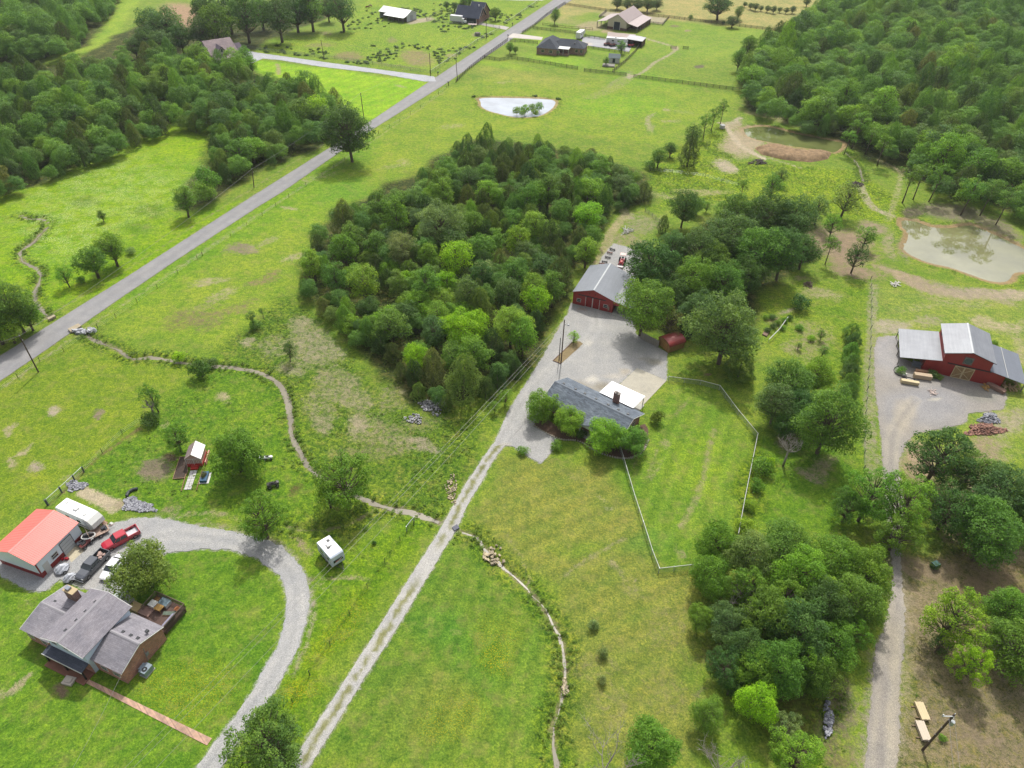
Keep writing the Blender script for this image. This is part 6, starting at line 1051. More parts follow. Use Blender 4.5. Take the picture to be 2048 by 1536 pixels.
for (a1, a2, lb) in ((( 372, 949), (363, 983), 'left'), ((405, 942), (393, 981), 'right')):
    mb = MB(); mb.tube([tuple(V(*a1)+Vector((0, 0, .12))), tuple(V(*a2)+Vector((0, 0, .12)))], .1, 6); tag(mb.build('border_log', mat('log_brown', (150, 120, 84), .9)), f'wooden border log on the {lb} side of the paver path', 'log')
bp = [V(360, 915), V(371, 915), V(376, 944), V(369, 957), V(346, 958.5)]; mb = MB(); mb.prism([(p.x, p.y) for p in bp], .0, .12, 'z'); o = tag(mb.build('garden_bed', mat('black_soil', (84, 70, 62), .95, var=.3)), 'dark soil bed edged with boards left of the greenhouse', 'garden bed'); mb = MB(); [mb.tube([tuple(bp[i]+Vector((0, 0, .15))), tuple(bp[(i+1) % 5]+Vector((0, 0, .15)))], .07, 4) for i in range(5)]; mb.build('border', mat('board_tan', (160, 130, 96)), o)
x, y = V(410, 955)[:2]; o = thing('planter', 'blue trough planter full of plants on a white sheet', 'planter', (x, y, 0), B.a); MB().b(-.95, .95, -1.5, 1.2, .0, .04).build('white_sheet', WHT, o); q = MB(); q.b(-.55, .6, -1.3, 1.0, .04, .55); q.build('trough', mat('blue_tub', (36, 92, 128), .5), o); me_, _, _ = PROTO['shrub'][0]; q = bpy.data.objects.new('foliage', me_); COL.objects.link(q); q.parent = o; q.scale = (.5, .9, .5); q.location = (-.1, 0, .4); q.color = (.09, .1, .03, 1)
# --- small arched red shed
a1, a2, a3 = V(1316, 688), V(1337, 706), V(1363, 668); B = Fr(a1.x, a1.y, math.degrees(math.atan2(a2.y-a1.y, a2.x-a1.x))); t = B.thing('shed', 'small wooden shed with an arched red roof at the corner of the gravel yard', 'shed'); Ws = (a2-a1).length; Ds = 4.4
pf = [(0, 0), (Ws, 0), (Ws, 1.7)]+[(Ws/2+Ws/2*math.cos(k*math.pi/10), 1.7+1.0*math.sin(k*math.pi/10)) for k in range(1, 10)]+[(0, 1.7)]; MB().prism(pf, 0, Ds, 'y').build('wall', mat('shed_wood', (178, 136, 84), .85, var=.2, streak=(6, 6, .4)), t)
r_ = MB(); ar = [(Ws/2+(Ws/2+.15)*math.cos(k*math.pi/12), 1.6+1.15*math.sin(k*math.pi/12)) for k in range(13)]
for p, q in zip(ar[:-1], ar[1:]): r_.slab((p[0], -.15, p[1]), (q[0], -.15, q[1]), (q[0], Ds+.15, q[1]), (p[0], Ds+.15, p[1]), .05)
r_.ribs((ar[2][0], -.15, ar[2][1]), (ar[2][0], Ds+.15, ar[2][1]), (ar[5][0], Ds+.15, ar[5][1]+.01), (ar[5][0], -.15, ar[5][1]+.01), 14, .05, .03); r_.build('roof', ribmetal('shed_red', (168, 62, 62), 'x', var=.08), t)
for k_ in (0, 1): MB().b(Ws*.22+Ws*.29*k_, Ws*.22+Ws*.28*(k_+1), -.05, -.003, .1, 1.9).build('door', mat('shed_door', (192, 146, 86), .85, var=.2), t)
# --- far farmstead with hip roofed brick house (local frames from the photo)
def hip(parent, x0, x1, y0, y1, e, h, m, ov=.4, name='roof'):
    x0 -= ov; x1 += ov; y0 -= ov; y1 += ov; d = min(x1-x0, y1-y0)/2; mb = MB()
    if x1-x0 >= y1-y0: r0, r1 = (x0+d, (y0+y1)/2, h), (x1-d, (y0+y1)/2, h); F_ = [(0, 1, 5, 4), (1, 2, 5), (2, 3, 4, 5), (3, 0, 4)]
    else: r0, r1 = ((x0+x1)/2, y0+d, h), ((x0+x1)/2, y1-d, h); F_ = [(0, 1, 4), (1, 2, 5, 4), (2, 3, 5), (3, 0, 4, 5)]
    mb.add([(x0, y0, e), (x1, y0, e), (x1, y1, e), (x0, y1, e), r0, r1], F_+[(3, 2, 1, 0)]); return mb.build(name, m, parent)
a1, a2 = V(1073, 108), V(1113, 112); B = Fr(a1.x, a1.y, math.degrees(math.atan2(a2.y-a1.y, a2.x-a1.x))); t = B.thing('house', 'brick house with a dark hipped roof beside the fenced paddocks', 'house'); BR3 = brick('far_brick', (170, 120, 104)); DR = shingle('dark_hip_shingle', (84, 90, 100), .15)
w0 = (a2-a1).length; MB().b(0, w0, 0, 17, 0, 3.0).build('wall', BR3, t); hip(t, 0, w0, 0, 17, 3.0, 6.2, DR); xe = B.local(1166, 100, 3)[0]; MB().b(w0-.1, xe, 5.5, 15, 0, 2.98).build('wing_wall', BR3, t); hip(t, w0-5, xe, 5.5, 15, 2.97, 5.6, DR, name='wing_roof')
pr = MB(); pr.slab((w0+.1, 1.5, 3.05), (w0+5.5, 1.5, 3.05), (w0+5.5, 5.6, 3.2), (w0+.1, 5.6, 3.2), .12); pr.build('porch_roof', WHT, t); [MB().b(x-.1, x+.1, 1.6, 1.8, 0, 3.0).build('porch_post', WHT, t) for x in (w0+.4, w0+2.8, w0+5.3)]; MB().b(w0+.1, w0+5.5, 1.6, 5.4, 0, .9).build('porch_base', BR3, t)
for x in (3, 7, 10.5): window(t, (x, 0, 1.7), 1.6, 1.3)
for x in (xe-3.5, xe-1.2): window(t, (x, 5.5, 1.7), 1.4, 1.3)
MB().cyl((w0+7, 8, 4.2), .5, .8, 8).build('roof_vent', DKM, t)
# tan horse barn
a1, a2 = V(1214, 57), V(1252, 62.5); B = Fr(a1.x, a1.y, math.degrees(math.atan2(a2.y-a1.y, a2.x-a1.x))); t = B.thing('barn', 'cream horse barn with a dusty brown roof and open side sheds', 'barn'); w0 = (a2-a1).length; CRM = ribmetal('cream_siding', (226, 220, 190), 'z', var=.05); BRF = ribmetal('dusty_roof', (184, 164, 162), 'x', var=.06)
Db = 24; walls(t, 0, w0, 0, Db, 4.3, 7.6, 'y', CRM, inset=.05, base=1.2, basem=mat('brown_base', (110, 80, 68))); gable(t, -.2, w0+.2, 0, Db, 4.3, 7.7, 'y', BRF, None, .15, .3)
lo = MB(); lo.slab((w0+.4, -.3, 4.0), (w0+6.2, -.3, 2.9), (w0+6.2, Db, 2.9), (w0+.4, Db, 4.0), .12); lo.slab((-6.0, -.3, 2.9), (-.4, -.3, 4.0), (-.4, Db-4, 4.0), (-6.0, Db-4, 2.9), .12); lo.build('shed_roof', BRF, t); [MB().b(x-.15, x+.15, y-.15, y+.15, 0, 2.9).build('post', mat('grey_wood', (150, 146, 138)), t) for x in (-5.8, w0+6) for y in (0, 6, 12, 18)]; MB().b(w0+.1, w0+5.9, 8, Db-1, .0, 2.7).build('stall_wall', mat('brown_base', (110, 80, 68)), t)
MB().b(w0/2-1.7, w0/2+1.7, -.1, .06, 0, 3.9).build('barn_door', mat('dark_opening', (40, 56, 66), .6), t); [MB().b(x-.12, x+.12, -.14, -.02, 0, 4.0).build('door_post', WHT, t) for x in (w0/2-1.8, w0/2+1.8)]
# open shed with grey roof, small white shed
x, y = U(1270, 90); t = thing('shed', 'open brown shed with a pale flat roof beside the gravel lot', 'shed', (x, y, 0), -.35); lo = MB(); lo.slab((-4.3, -4, 3.4), (4.3, -4, 3.0), (4.3, 5, 3.0), (-4.3, 5, 3.4), .15); lo.build('roof', mat('shed_pale', (196, 196, 200), .4), t); b1 = MB(); b1.b(3.9, 4.1, -3.8, 4.8, 0, 3.0); b1.b(-4, 4.1, 4.6, 4.8, 0, 3.1); b1.b(-4, -3.8, 0, 4.8, 0, 3.2); b1.build('wall', mat('shed_brown', (112, 84, 66), .9), t)
x, y = U(1228, 124); t = thing('shed', 'little white shed with a green grey roof inside the black fence', 'shed', (x, y, 0), -.15); walls(t, -2.6, 2.6, -2, 2.4, 2.3, 3.6, 'x', WHT, inset=.1); gable(t, -2.7, 2.7, -2.1, 2.5, 2.3, 3.7, 'x', mat('green_grey_roof', (96, 116, 118), .7), None, .1, .1); MB().b(-.7, .5, -1.97, -1.9, .2, 2.0).build('door', mat('dark_opening', (40, 56, 66)), t)
o = thing('deck', 'grey weathered deck at the foot of the little white shed', 'deck', (*U(1218, 132), 0), -.15); MB().b(-3, 2.6, -2.0, 2.2, .0, .5).build('deck_floor', mat('grey_wood', (150, 146, 138)), o)
# far white open barn
a1, a2 = V(814, 44.5), V(832, 38.5); B = Fr(a1.x, a1.y, math.degrees(math.atan2(a2.y-a1.y, a2.x-a1.x))); t = B.thing('pole_barn', 'long white roofed open livestock barn in the far pasture', 'barn'); w0 = (a2-a1).length*1.0
wr = mat('bright_white_roof', (250, 250, 252), .4, var=.02, k=.85); w0 = max(w0, 9); Lb = B.local(757.5, 13.8, 5.3)[1]
WS = ribmetal('white_sheet', (220, 228, 236), 'z', var=.05); wl = MB(); wl.prism([(.1, 0), (w0-.1, 0), (w0-.1, 3.35), (w0/2, 5.1), (.1, 3.35)], .05, .25, 'y'); wl.b(w0-.3, w0-.1, .25, Lb, 0, 3.3); wl.b(.1, w0-.1, Lb-.2, Lb, 0, 3.3); wl.build('wall', WS, t)
rf = MB(); rf.slab((-.4, -.3, 3.2), (w0/2, -.3, 5.2), (w0/2, Lb+.3, 5.2), (-.4, Lb+.3, 3.2), .12); rf.slab((w0/2, -.3, 5.2), (w0+.4, -.3, 3.2), (w0+.4, Lb+.3, 3.2), (w0/2, Lb+.3, 5.2), .12); rf.slab((-3.4, -.3, 2.6), (-.4, -.3, 3.19), (-.4, Lb*.72, 3.19), (-3.4, Lb*.72, 2.6), .1); rf.build('roof', wr, t)
[MB().b(x-.12, x+.12, y-.12, y+.12, 0, 2.6).build('post', mat('grey_wood', (150, 146, 138)), t) for x in (-3.2, 0) for y in (.2, Lb*.18, Lb*.36, Lb*.54, Lb*.7)]; MB().b(w0*.35, w0*.65, -.02, .04, .1, 2.8).build('barn_door', mat('pale_grey_door', (190, 196, 204)), t)
MB().b(-.05, .05, .3, Lb*.7, 0, 1.6).build('stall_wall', mat('stall_dark', (120, 110, 96)), t)
# far brick house with the navy roof
a1, a2 = V(911, 44), V(957, 49); B = Fr(a1.x, a1.y, math.degrees(math.atan2(a2.y-a1.y, a2.x-a1.x))); t = B.thing('house', 'red brick house with a dark navy roof and an open garage door', 'house'); w0 = (a2-a1).length
NAVY = shingle('navy_shingle', (70, 78, 98), .12); BR4 = brick('red_far_brick', (160, 90, 80)); walls(t, 0, w0, 0, 11, 3.2, 7.4, 'x', BR4, inset=.1); gable(t, 0, w0, 0, 11, 3.2, 7.6, 'x', NAVY, None, .2, .5, fascia=WHT)
walls(t, w0*.45, w0-.2, 4, 18, 3.6, 8.6, 'x', BR4, inset=.1, name='rear_wall'); gable(t, w0*.45, w0-.2, 4, 18, 3.6, 8.8, 'x', NAVY, None, .2, .5, fascia=WHT, name='rear_roof')
MB().b(w0-7, w0-1.4, -.0, .09, .05, 2.6).build('garage_opening', mat('dark_opening', (40, 56, 66)), t); f = MB(); f.b(w0-7.2, w0-7, -.06, .09, 0, 2.7); f.b(w0-1.4, w0-1.2, -.06, .09, 0, 2.7); f.b(w0-7, w0-1.4, -.06, .09, 2.6, 2.75); f.build('garage_frame', WHT, t); window(t, (w0-9.5, .1, 1.8), 1.4, 1.5); window(t, (4, .1, 1.8), 1.4, 1.3)
MB().cyl((w0*.8, 8, 7.4), .4, 1.0, 8).build('roof_vent', WHT, t)
# far left house half hidden by trees
a1 = V(432, 131); B = Fr(a1.x, a1.y, 40); t = B.thing('house', 'large house with grey brown roofs half hidden behind the left woods', 'house'); GB = shingle('grey_brown_shingle', (168, 152, 154), .1); CRM2 = mat('cream_wall', (226, 222, 204), .7)
walls(t, -1, 11, 0, 15, 4.6, 8.6, 'x', CRM2, inset=.3); gable(t, -1, 11, 0, 15, 4.6, 8.8, 'x', GB, None, .2, .4); gable(t, 1.5, 6.0, -1.0, 6.0, 5.2, 7.6, 'y', shingle('dormer_shingle', (120, 110, 124), .1), None, .15, .3, name='dormer_roof'); MB().prism([(1.8, 4.4), (5.7, 4.4), (5.7, 5.2), (3.75, 7.3), (1.8, 5.2)], -.8, 0, 'y').build('dormer_wall', CRM2, t); window(t, (3.75, -.8, 5.8), .9, 1.3)
lo = MB(); lo.slab((-1, -4, 3.0), (10.5, -4, 3.0), (10.5, .3, 4.4), (-1, .3, 4.4), .15); lo.build('porch_roof', GB, t); [MB().b(x-.12, x+.12, -3.8, -3.56, 0, 3).build('porch_post', WHT, t) for x in (-.8, 3.0, 6.6, 10.2)]; gable(t, 11, 15, 3, 12, 3.4, 6.0, 'x', shingle('dormer_shingle', (120, 110, 124)), None, .2, .3, name='wing_roof'); walls(t, 11, 15, 3, 12, 3.4, 6.0, 'x', CRM2, inset=.3, name='wing_wall')
# ---------------------------------------------------------------- vehicles
TYRE = mat('tyre', (34, 34, 36), .85, var=.1); RIMM = mat('rim', (176, 178, 182), .35, metal=.5)
def paint(name, rgb, k=None, rough=.28): return mat(name, rgb, rough, var=.03, scale=.6, spec=.6, coat=.6, k=k)
def wheel(root, x, y, r=.38, w=.26, rim=RIMM):
    a = MB(); n = 20; s = 1 if y > 0 else -1
    prof = [(r*.62, -w/2), (r*.93, -w/2), (r, -w/2+.05), (r, w/2-.05), (r*.93, w/2), (r*.62, w/2)]; vv = []; ff = []
    for i in range(n):
        t_ = 2*math.pi*i/n
        for (q, p) in prof: vv.append((x+q*math.cos(t_), y+p, r+q*math.sin(t_)))
    m_ = len(prof)
    for i in range(n):
        for j in range(m_-1): ff.append((i*m_+j, ((i+1) % n)*m_+j, ((i+1) % n)*m_+j+1, i*m_+j+1))
    a.add(vv, ff); e = bpy.data.objects.new('wheel', a.build('tyre', TYRE, None, True).data); bpy.data.objects.remove(bpy.data.objects[[o.name for o in bpy.data.objects if o.name.startswith('tyre')][-1]]); COL.objects.link(e); e.parent = root
    MB().cyl((x, y+s*w*.28, r), r*.6, w*.3, 14, 'y').build('rim', rim, e); return e
def loft(secs, m, name, parent, smooth=True):
    """secs: (x, halfwidth_bottom, halfwidth_top, z_bottom, z_top), rounded shoulders"""
    mb = MB(); vv = []; k = 8
    for (x, wb, wt, zb, zt) in secs:
        hh = zt-zb; vv += [(x, -wb, zb), (x, -wb*1.0, zb+hh*.35), (x, -(wb*.45+wt*.55), zb+hh*.8), (x, -wt*.88, zt), (x, wt*.88, zt), (x, wb*.45+wt*.55, zb+hh*.8), (x, wb, zb+hh*.35), (x, wb, zb)]
    ff = [tuple(range(k))[::-1], tuple((len(secs)-1)*k+i for i in range(k))]
    for i in range(len(secs)-1):
        for j in range(k): ff.append((i*k+j, (i+1)*k+j, (i+1)*k+(j+1) % k, i*k+(j+1) % k))
    mb.add(vv, ff); return mb.build(name, m, parent, False)
def greenhouse_cab(root, x0, x1, x2, x3, w, z0, z1, body, roofcol):
    """pillars and roof in body colour, glass set between them: x0 windscreen foot, x1 roof front, x2 roof back, x3 rear foot"""
    wt = w*.84; g = MB(); g.add([(x0, -w, z0), (x1, -wt, z1), (x2, -wt, z1), (x3, -w, z0), (x0, w, z0), (x1, wt, z1), (x2, wt, z1), (x3, w, z0)], [(0, 1, 2, 3), (7, 6, 5, 4), (1, 0, 4, 5), (2, 1, 5, 6), (3, 2, 6, 7), (0, 3, 7, 4)]); g.build('windows', GLS, root)
    r_ = MB(); r_.add([(x1-.02, -wt-.03, z1-.04), (x2+.02, -wt-.03, z1-.04), (x2+.02, wt+.03, z1-.04), (x1-.02, wt+.03, z1-.04), (x1+.1, -wt+.08, z1+.06), (x2-.1, -wt+.08, z1+.06), (x2-.1, wt-.08, z1+.06), (x1+.1, wt-.08, z1+.06)], [(3, 2, 1, 0), (4, 5, 6, 7), (0, 1, 5, 4), (1, 2, 6, 5), (2, 3, 7, 6), (3, 0, 4, 7)])
    for s in (-1, 1):
        for (a, za, b_, zb) in ((x0, z0, x1, z1), (x3, z0, x2, z1), ((x0+x3)/2+.05, z0, (x1+x2)/2+.05, z1)): r_.tube([(a, s*(w+.005), za), (b_, s*(wt+.015), zb)], .045, 5)
    r_.build('cab_roof', roofcol, root)
def pickup(label, rear, front, col, zr=1.2, zf=1.0, bed=None):
    A_ = V(*rear, zr); B_ = V(*front, zf); c = (A_+B_)/2; d = math.atan2(B_.y-A_.y, B_.x-A_.x); root = thing('pickup_truck', label, 'pickup truck', (c.x, c.y, .0), d); m = col
    mb = MB(); body = loft([(2.85, .78, .74, .5, .86), (2.7, .9, .82, .42, 1.0), (2.2, .97, .88, .40, 1.10), (1.25, .98, .92, .40, 1.16), (1.0, .98, .95, .38, 1.18), (-.95, .98, .95, .38, 1.18)], m, 'body', root)
    greenhouse_cab(root, 1.28, .55, -.80, -.98, .90, 1.14, 1.78, m, m)
    b_ = MB(); b_.b(-2.85, -1.0, -.98, -.88, .5, 1.2); b_.b(-2.85, -1.0, .88, .98, .5, 1.2); b_.b(-2.9, -2.8, -.98, .98, .5, 1.2); b_.b(-1.06, -.98, -.88, .88, .5, 1.2); b_.b(-2.8, -1.06, -.88, .88, .5, .66); b_.build('cargo_bed', m, root)
    MB().b(-2.78, -1.08, -.86, .86, .662, .69).build('bed_liner', bed or mat('bed_black', (44, 46, 50), .8), root)
    for x in (1.85, -1.95):
        for y in (-.86, .86): wheel(root, x, y, .40)
    for s in (-1, 1): MB().box((2.74, s*.7, .86), (.12, .3, .16)).build('headlight', mat('lamp_glass', (230, 234, 238), .1), root); MB().box((-2.9, s*.9, .95), (.06, .12, .3)).build('tail_light', mat('lamp_red', (190, 24, 24), .2), root); MB().box((.95, s*1.08, 1.2), (.12, .2, .16)).build('mirror', m, root)
    f = MB(); f.b(2.82, 3.0, -.86, .86, .38, .58); f.build('front_bumper', mat('chrome', (214, 216, 220), .2, metal=.7), root); f = MB(); f.b(-3.02, -2.88, -.9, .9, .4, .56); f.build('rear_bumper', mat('chrome', (214, 216, 220)), root); MB().b(2.80, 2.86, -.5, .5, .62, .86).build('grille', mat('grille_dark', (60, 60, 64)), root); return root
rp = pickup('red pickup truck with an open white lined bed parked by the trailer', (271.4, 1056), (206.5, 1092), paint('truck_red', (206, 24, 54)), bed=mat('bed_white', (226, 224, 232), .5))
gp = pickup('dark grey pickup truck with loaded bed parked beside the garage apron', (204, 1104), (161, 1151), paint('truck_grey', (88, 92, 102)))
ld = MB(); rr = random.Random(2); [ld.box((rr.uniform(-2.5, -1.3), rr.uniform(-.6, .6), .85+rr.uniform(0, .2)), (rr.uniform(.2, .5), rr.uniform(.2, .5), .25), rz=rr.uniform(0, 3)) for _ in range(9)]; q = ld.build('bagged_load', mat('load_mixed', (190, 160, 150), .8, var=.6, scale=3)); q.location = gp.location; q.rotation_euler = gp.rotation_euler; tag(q, 'jumble of white and pink bags in the bed of the grey pickup', 'bags')
def sedan(label, rear, front, col, zr=.9, zf=.7):
    A_ = V(*rear, zr); B_ = V(*front, zf); d = (A_-B_).normalized(); c = B_+d*2.3; root = thing('car', label, 'car', (c.x, c.y, 0), math.atan2(-d.y, -d.x))
    loft([(2.32, .55, .5, .42, .62), (2.15, .78, .68, .32, .74), (1.6, .9, .78, .26, .86), (.9, .91, .84, .24, .95), (-1.5, .91, .84, .24, 1.0), (-2.1, .84, .74, .3, .98), (-2.3, .7, .6, .4, .9)], col, 'body', root); greenhouse_cab(root, 1.05, .25, -1.05, -1.75, .80, .93, 1.40, col, col)
    for x in (1.4, -1.4):
        for y in (-.8, .8): wheel(root, x, y, .33, .22)
    for s in (-1, 1): MB().box((2.12, s*.6, .66), (.18, .26, .12)).build('headlight', mat('lamp_glass', (230, 234, 238)), root); MB().box((-2.26, s*.58, .82), (.08, .26, .12)).build('tail_light', mat('lamp_red', (190, 24, 24)), root); MB().box((.8, s*.95, 1.0), (.1, .16, .1)).build('mirror', col, root)
    return root
WP = paint('car_white', (240, 242, 244), k=.8); sedan('white hatchback parked beside the grey pickup and the olive tree', (232, 1122), (205, 1158), WP); sedan('white car mostly hidden under the olive tree by the bins', (272, 1150), (246, 1181), WP)
# caravans
def caravan(label, corner_rear, corner_front, corner_far, z, body, parts, name='travel_trailer', nose=False, hgt=None):
    P0, P1, P2 = V(*corner_rear, z), V(*corner_front, z), V(*corner_far, z); L_ = (P1-P0).length; d = (P1-P0).normalized(); n = Vector((-d.y, d.x, 0)); s = 1 if (P2-P0).dot(n) > 0 else -1; wd = max(2.3, min(2.6, abs((P2-P0).dot(n))))
    c = P0+d*L_/2+n*s*wd/2; root = thing(name, label, 'caravan', (c.x, c.y, 0), math.atan2(d.y, d.x)); hw = wd/2; z0 = .62; h = z
    if nose: prof = [(-L_/2, z0), (L_/2-1.0, z0), (L_/2+.25, z0+.9), (L_/2+.05, z0+1.7), (L_/2-.7, h-.1), (L_/2-1.5, h), (-L_/2+.1, h), (-L_/2, h-.2)]
    else: prof = [(-L_/2, z0), (L_/2, z0+.05), (L_/2+.15, z0+.9), (L_/2, h-.15), (L_/2-.2, h), (-L_/2+.2, h), (-L_/2, h-.2)]
    MB().prism(prof, -hw, hw, 'y').build('body', body, root); MB().b(-L_/2+.15, L_/2-(1.3 if nose else .3), -hw+.06, hw-.06, h+.004, h+.04).build('roof_skin', mat('patio_white', (248, 248, 250)), root)
    a = MB(); a.box((-.3, 0, h+.16), (.8, .7, .24)); a.build('roof_air_unit', WHT, root); v = MB(); [v.box((x, y, h+.1), (.4, .4, .12)) for x, y in ((-L_/2+1.0, .4), (L_/2-2.0, -.3))]; v.build('roof_vent', mat('vent_grey', (120, 120, 120)) if not nose else WHT, root)
    for x in (-.6, .4):
        for y in (-hw+.02, hw-.02): wheel(root, x-.3, y*.92, .34, .2)
    for sd_ in (-1, 1):
        for x in parts: g = MB(); g.b(x-.4, x+.4, sd_*hw-.015, sd_*hw+.015, 1.6, 2.2); g.build('window', GLS, root)
        MB().b(-L_/2+.3, L_/2-1.2, sd_*hw-.012, sd_*hw+.012, 1.0, 1.22).build('side_stripe', mat('stripe_dark', (70, 70, 76), .5), root)
    MB().b(L_/2-1.8, L_/2-1.15, -hw-.02, -hw+.02, z0+.1, z0+2.0).build('door', mat('caravan_door', (206, 208, 210)), root)
    t_ = MB(); t_.tube([(L_/2-.2, -.6, .55), (L_/2+1.4, 0, .5)], .05, 6); t_.tube([(L_/2-.2, .6, .55), (L_/2+1.4, 0, .5)], .05, 6); t_.build('tow_bar', DKM, root); return root, L_, hw
r_, L_, hw = caravan('large white travel trailer with rounded nose parked behind the red roofed garage', (109.2, 1014.3), (179, 1045), (131, 996), 3.1, mat('caravan_cream', (226, 226, 222), .35, var=.03, k=.75), (-1.6, .9), nose=True)
g = MB(); g.tube([(L_/2+1.3, 0, .7), (L_/2+.9, .1, .9)], .22, 8); g.box((L_/2+.75, 0, .8), (.5, .8, .5)); g.build('gas_bottles', mat('propane_dark', (60, 64, 72)), r_)
r_, L_, hw = caravan('small white camper trailer parked alone on the grass under the power lines', (632.4, 1084.4), (661, 1117.4), (654.6, 1070.5), 2.9, mat('camper_blue_white', (206, 216, 232), .35, var=.03, k=.75), (-.8, 1.0))
MB().b(L_/2+.06, L_/2+.17, -.85, .85, 1.5, 2.0).build('rear_window', GLS, r_); MB().b(L_/2+.10, L_/2+.2, -.5, .5, 1.55, 1.75).build('rear_sticker', mat('sticker_red', (190, 90, 96)), r_)
# fifth wheel and motorhome by the far house
def farvan(px, py, rz, L_, lab, h=3.4):
    x, y = U(px, py); root = thing('travel_trailer', lab, 'caravan', (x, y, 0), rz); MB().prism([(-L_/2, .6), (L_/2-2, .6), (L_/2-2, 1.6), (L_/2+.6, 1.6), (L_/2+.9, 2.4), (L_/2, h), (-L_/2, h)], -1.25, 1.25, 'y').build('body', mat('camper_white', (232, 232, 236), .35, var=.03, k=.75), root); [wheel(root, x_, y_, .4) for x_ in (-1, 0) for y_ in (-1.2, 1.2)]
    for s in (-1, 1): g = MB(); g.b(-2.2, -1.2, s*1.25-.02, s*1.25+.02, 1.9, 2.5); g.b(.6, 1.6, s*1.25-.02, s*1.25+.02, 1.9, 2.5); g.build('window', GLS, root)
    MB().b(-1, 0, -.4, .4, h, h+.3).build('roof_air_unit', WHT, root); return root
farvan(1160, 76, 1.2, 7.5, 'white fifth wheel camper with a raised nose behind the hip roofed brick house'); farvan(1232, 90, -.2, 10, 'long white motorhome parked on the far gravel lot')
# utility trailer
A_ = V(182.5, 1057.5, .7); B_ = V(203.5, 1072.5, .7); c = V(197, 1063, .5); o = thing('utility_trailer', 'rusty tan flatbed utility trailer between the travel trailer and the red pickup', 'trailer', (c.x, c.y, 0), ang((184, 1058), (205, 1048), .7)); RW_ = mat('trailer_tan', (204, 178, 162), .8, var=.2)
MB().b(-1.5, 1.5, -.95, .95, .5, .6).build('bed', RW_, o); f = MB(); [f.tube(p, .04, 4) for p in ([(-1.5, -.95, .95), (1.5, -.95, .95)], [(-1.5, .95, .95), (1.5, .95, .95)], [(-1.5, -.95, .95), (-1.5, .95, .95)], [(1.5, -.95, .95), (1.5, .95, .95)])]; [f.tube([(x, y, .5), (x, y, .95)], .04, 4) for x in (-1.5, -.5, .5, 1.5) for y in (-.95, .95)]; f.build('side_rails', RW_, o); [wheel(o, 0, y, .33, .2) for y in (-1.1, 1.1)]; f = MB(); f.tube([(1.5, 0, .55), (2.6, 0, .5)], .05, 5); f.build('tow_bar', RW_, o); f = MB(); [f.b(-1.5-.0, -1.45, -.9+.3*k, -.8+.3*k, .6, 1.7) for k in range(7)]; f.b(-1.52, -1.44, -.95, .95, 1.6, 1.7); f.build('ramp', RW_, o)
mb = MB(); rr = random.Random(9); [mb.box((rr.uniform(-.8, .8), rr.uniform(-.5, .5), .15+.12*k), (1.4, .25, .08), rz=rr.uniform(-.2, .2)) for k in range(6)]; q = mb.build('pallet_stack', mat('pallet_wood', (176, 140, 112), .85, var=.25)); q.location = (*U(211, 1046), 0); q.rotation_euler = (0, 0, -.6); tag(q, 'tilted stack of brown pallets at the edge of the grass behind the red pickup', 'pallets')
q = MB(); q.tube([(0, 0, .1), (.2, 0, .35)], [.3, .25], 8); q = q.build('bucket', WHT); q.location = (*U(222, 1049), 0); tag(q, 'small white bucket on the gravel beyond the pallets', 'bucket')
# quad bikes and lawn machines beside the garage and on the grass
def quad(px, py, rz, col, lab, cat='quad bike', nm='quad_bike', s=1.0):
    x, y = U(px, py); o = thing(nm, lab, cat, (x, y, 0), rz); o.scale = (s, s, s); loft([(.95, .25, .22, .45, .7), (.6, .42, .3, .42, .85), (.1, .3, .22, .42, .72), (-.5, .42, .32, .45, .8), (-.95, .36, .3, .5, .78)], col, 'body', o)
    MB().b(-.55, .12, -.18, .18, .78, .92).build('seat', mat('seat_black', (36, 36, 40), .7), o); h_ = MB(); h_.tube([(.35, 0, .7), (.25, 0, 1.08)], .03, 5); h_.tube([(.22, -.36, 1.12), (.25, 0, 1.08), (.22, .36, 1.12)], .025, 5); h_.build('handlebar', DKM, o); [wheel(o, a, b_, .28, .2) for a in (.62, -.62) for b_ in (-.48, .48)]; return o
quad(168, 1087, .9, paint('quad_grey', (80, 84, 92)), 'dark grey quad bike beside the garage corner'); quad(173, 1091.5, 1.2, paint('quad_red', (120, 52, 48)), 'quad bike with red fender nearest the garage apron'); quad(180, 1078, .4, paint('quad_black', (50, 52, 58)), 'black quad bike under the white tub')
tb = MB(); ring = [(1.0*math.cos(a*math.pi/8)*(1+.15*abs(math.sin(a*math.pi/8))), .65*math.sin(a*math.pi/8), .95) for a in range(17)]; tb.tube(ring, .1, 6, cap=False); tb.tube([(0, 0, .45), (0, 0, .5)], [.6, .75], 14); q = tb.build('bath_tub', WHT); q.location = (*U(181, 1080), .1); q.rotation_euler = (0, 0, .3); tag(q, 'white oval tub resting upside up beside the quad bikes', 'tub')
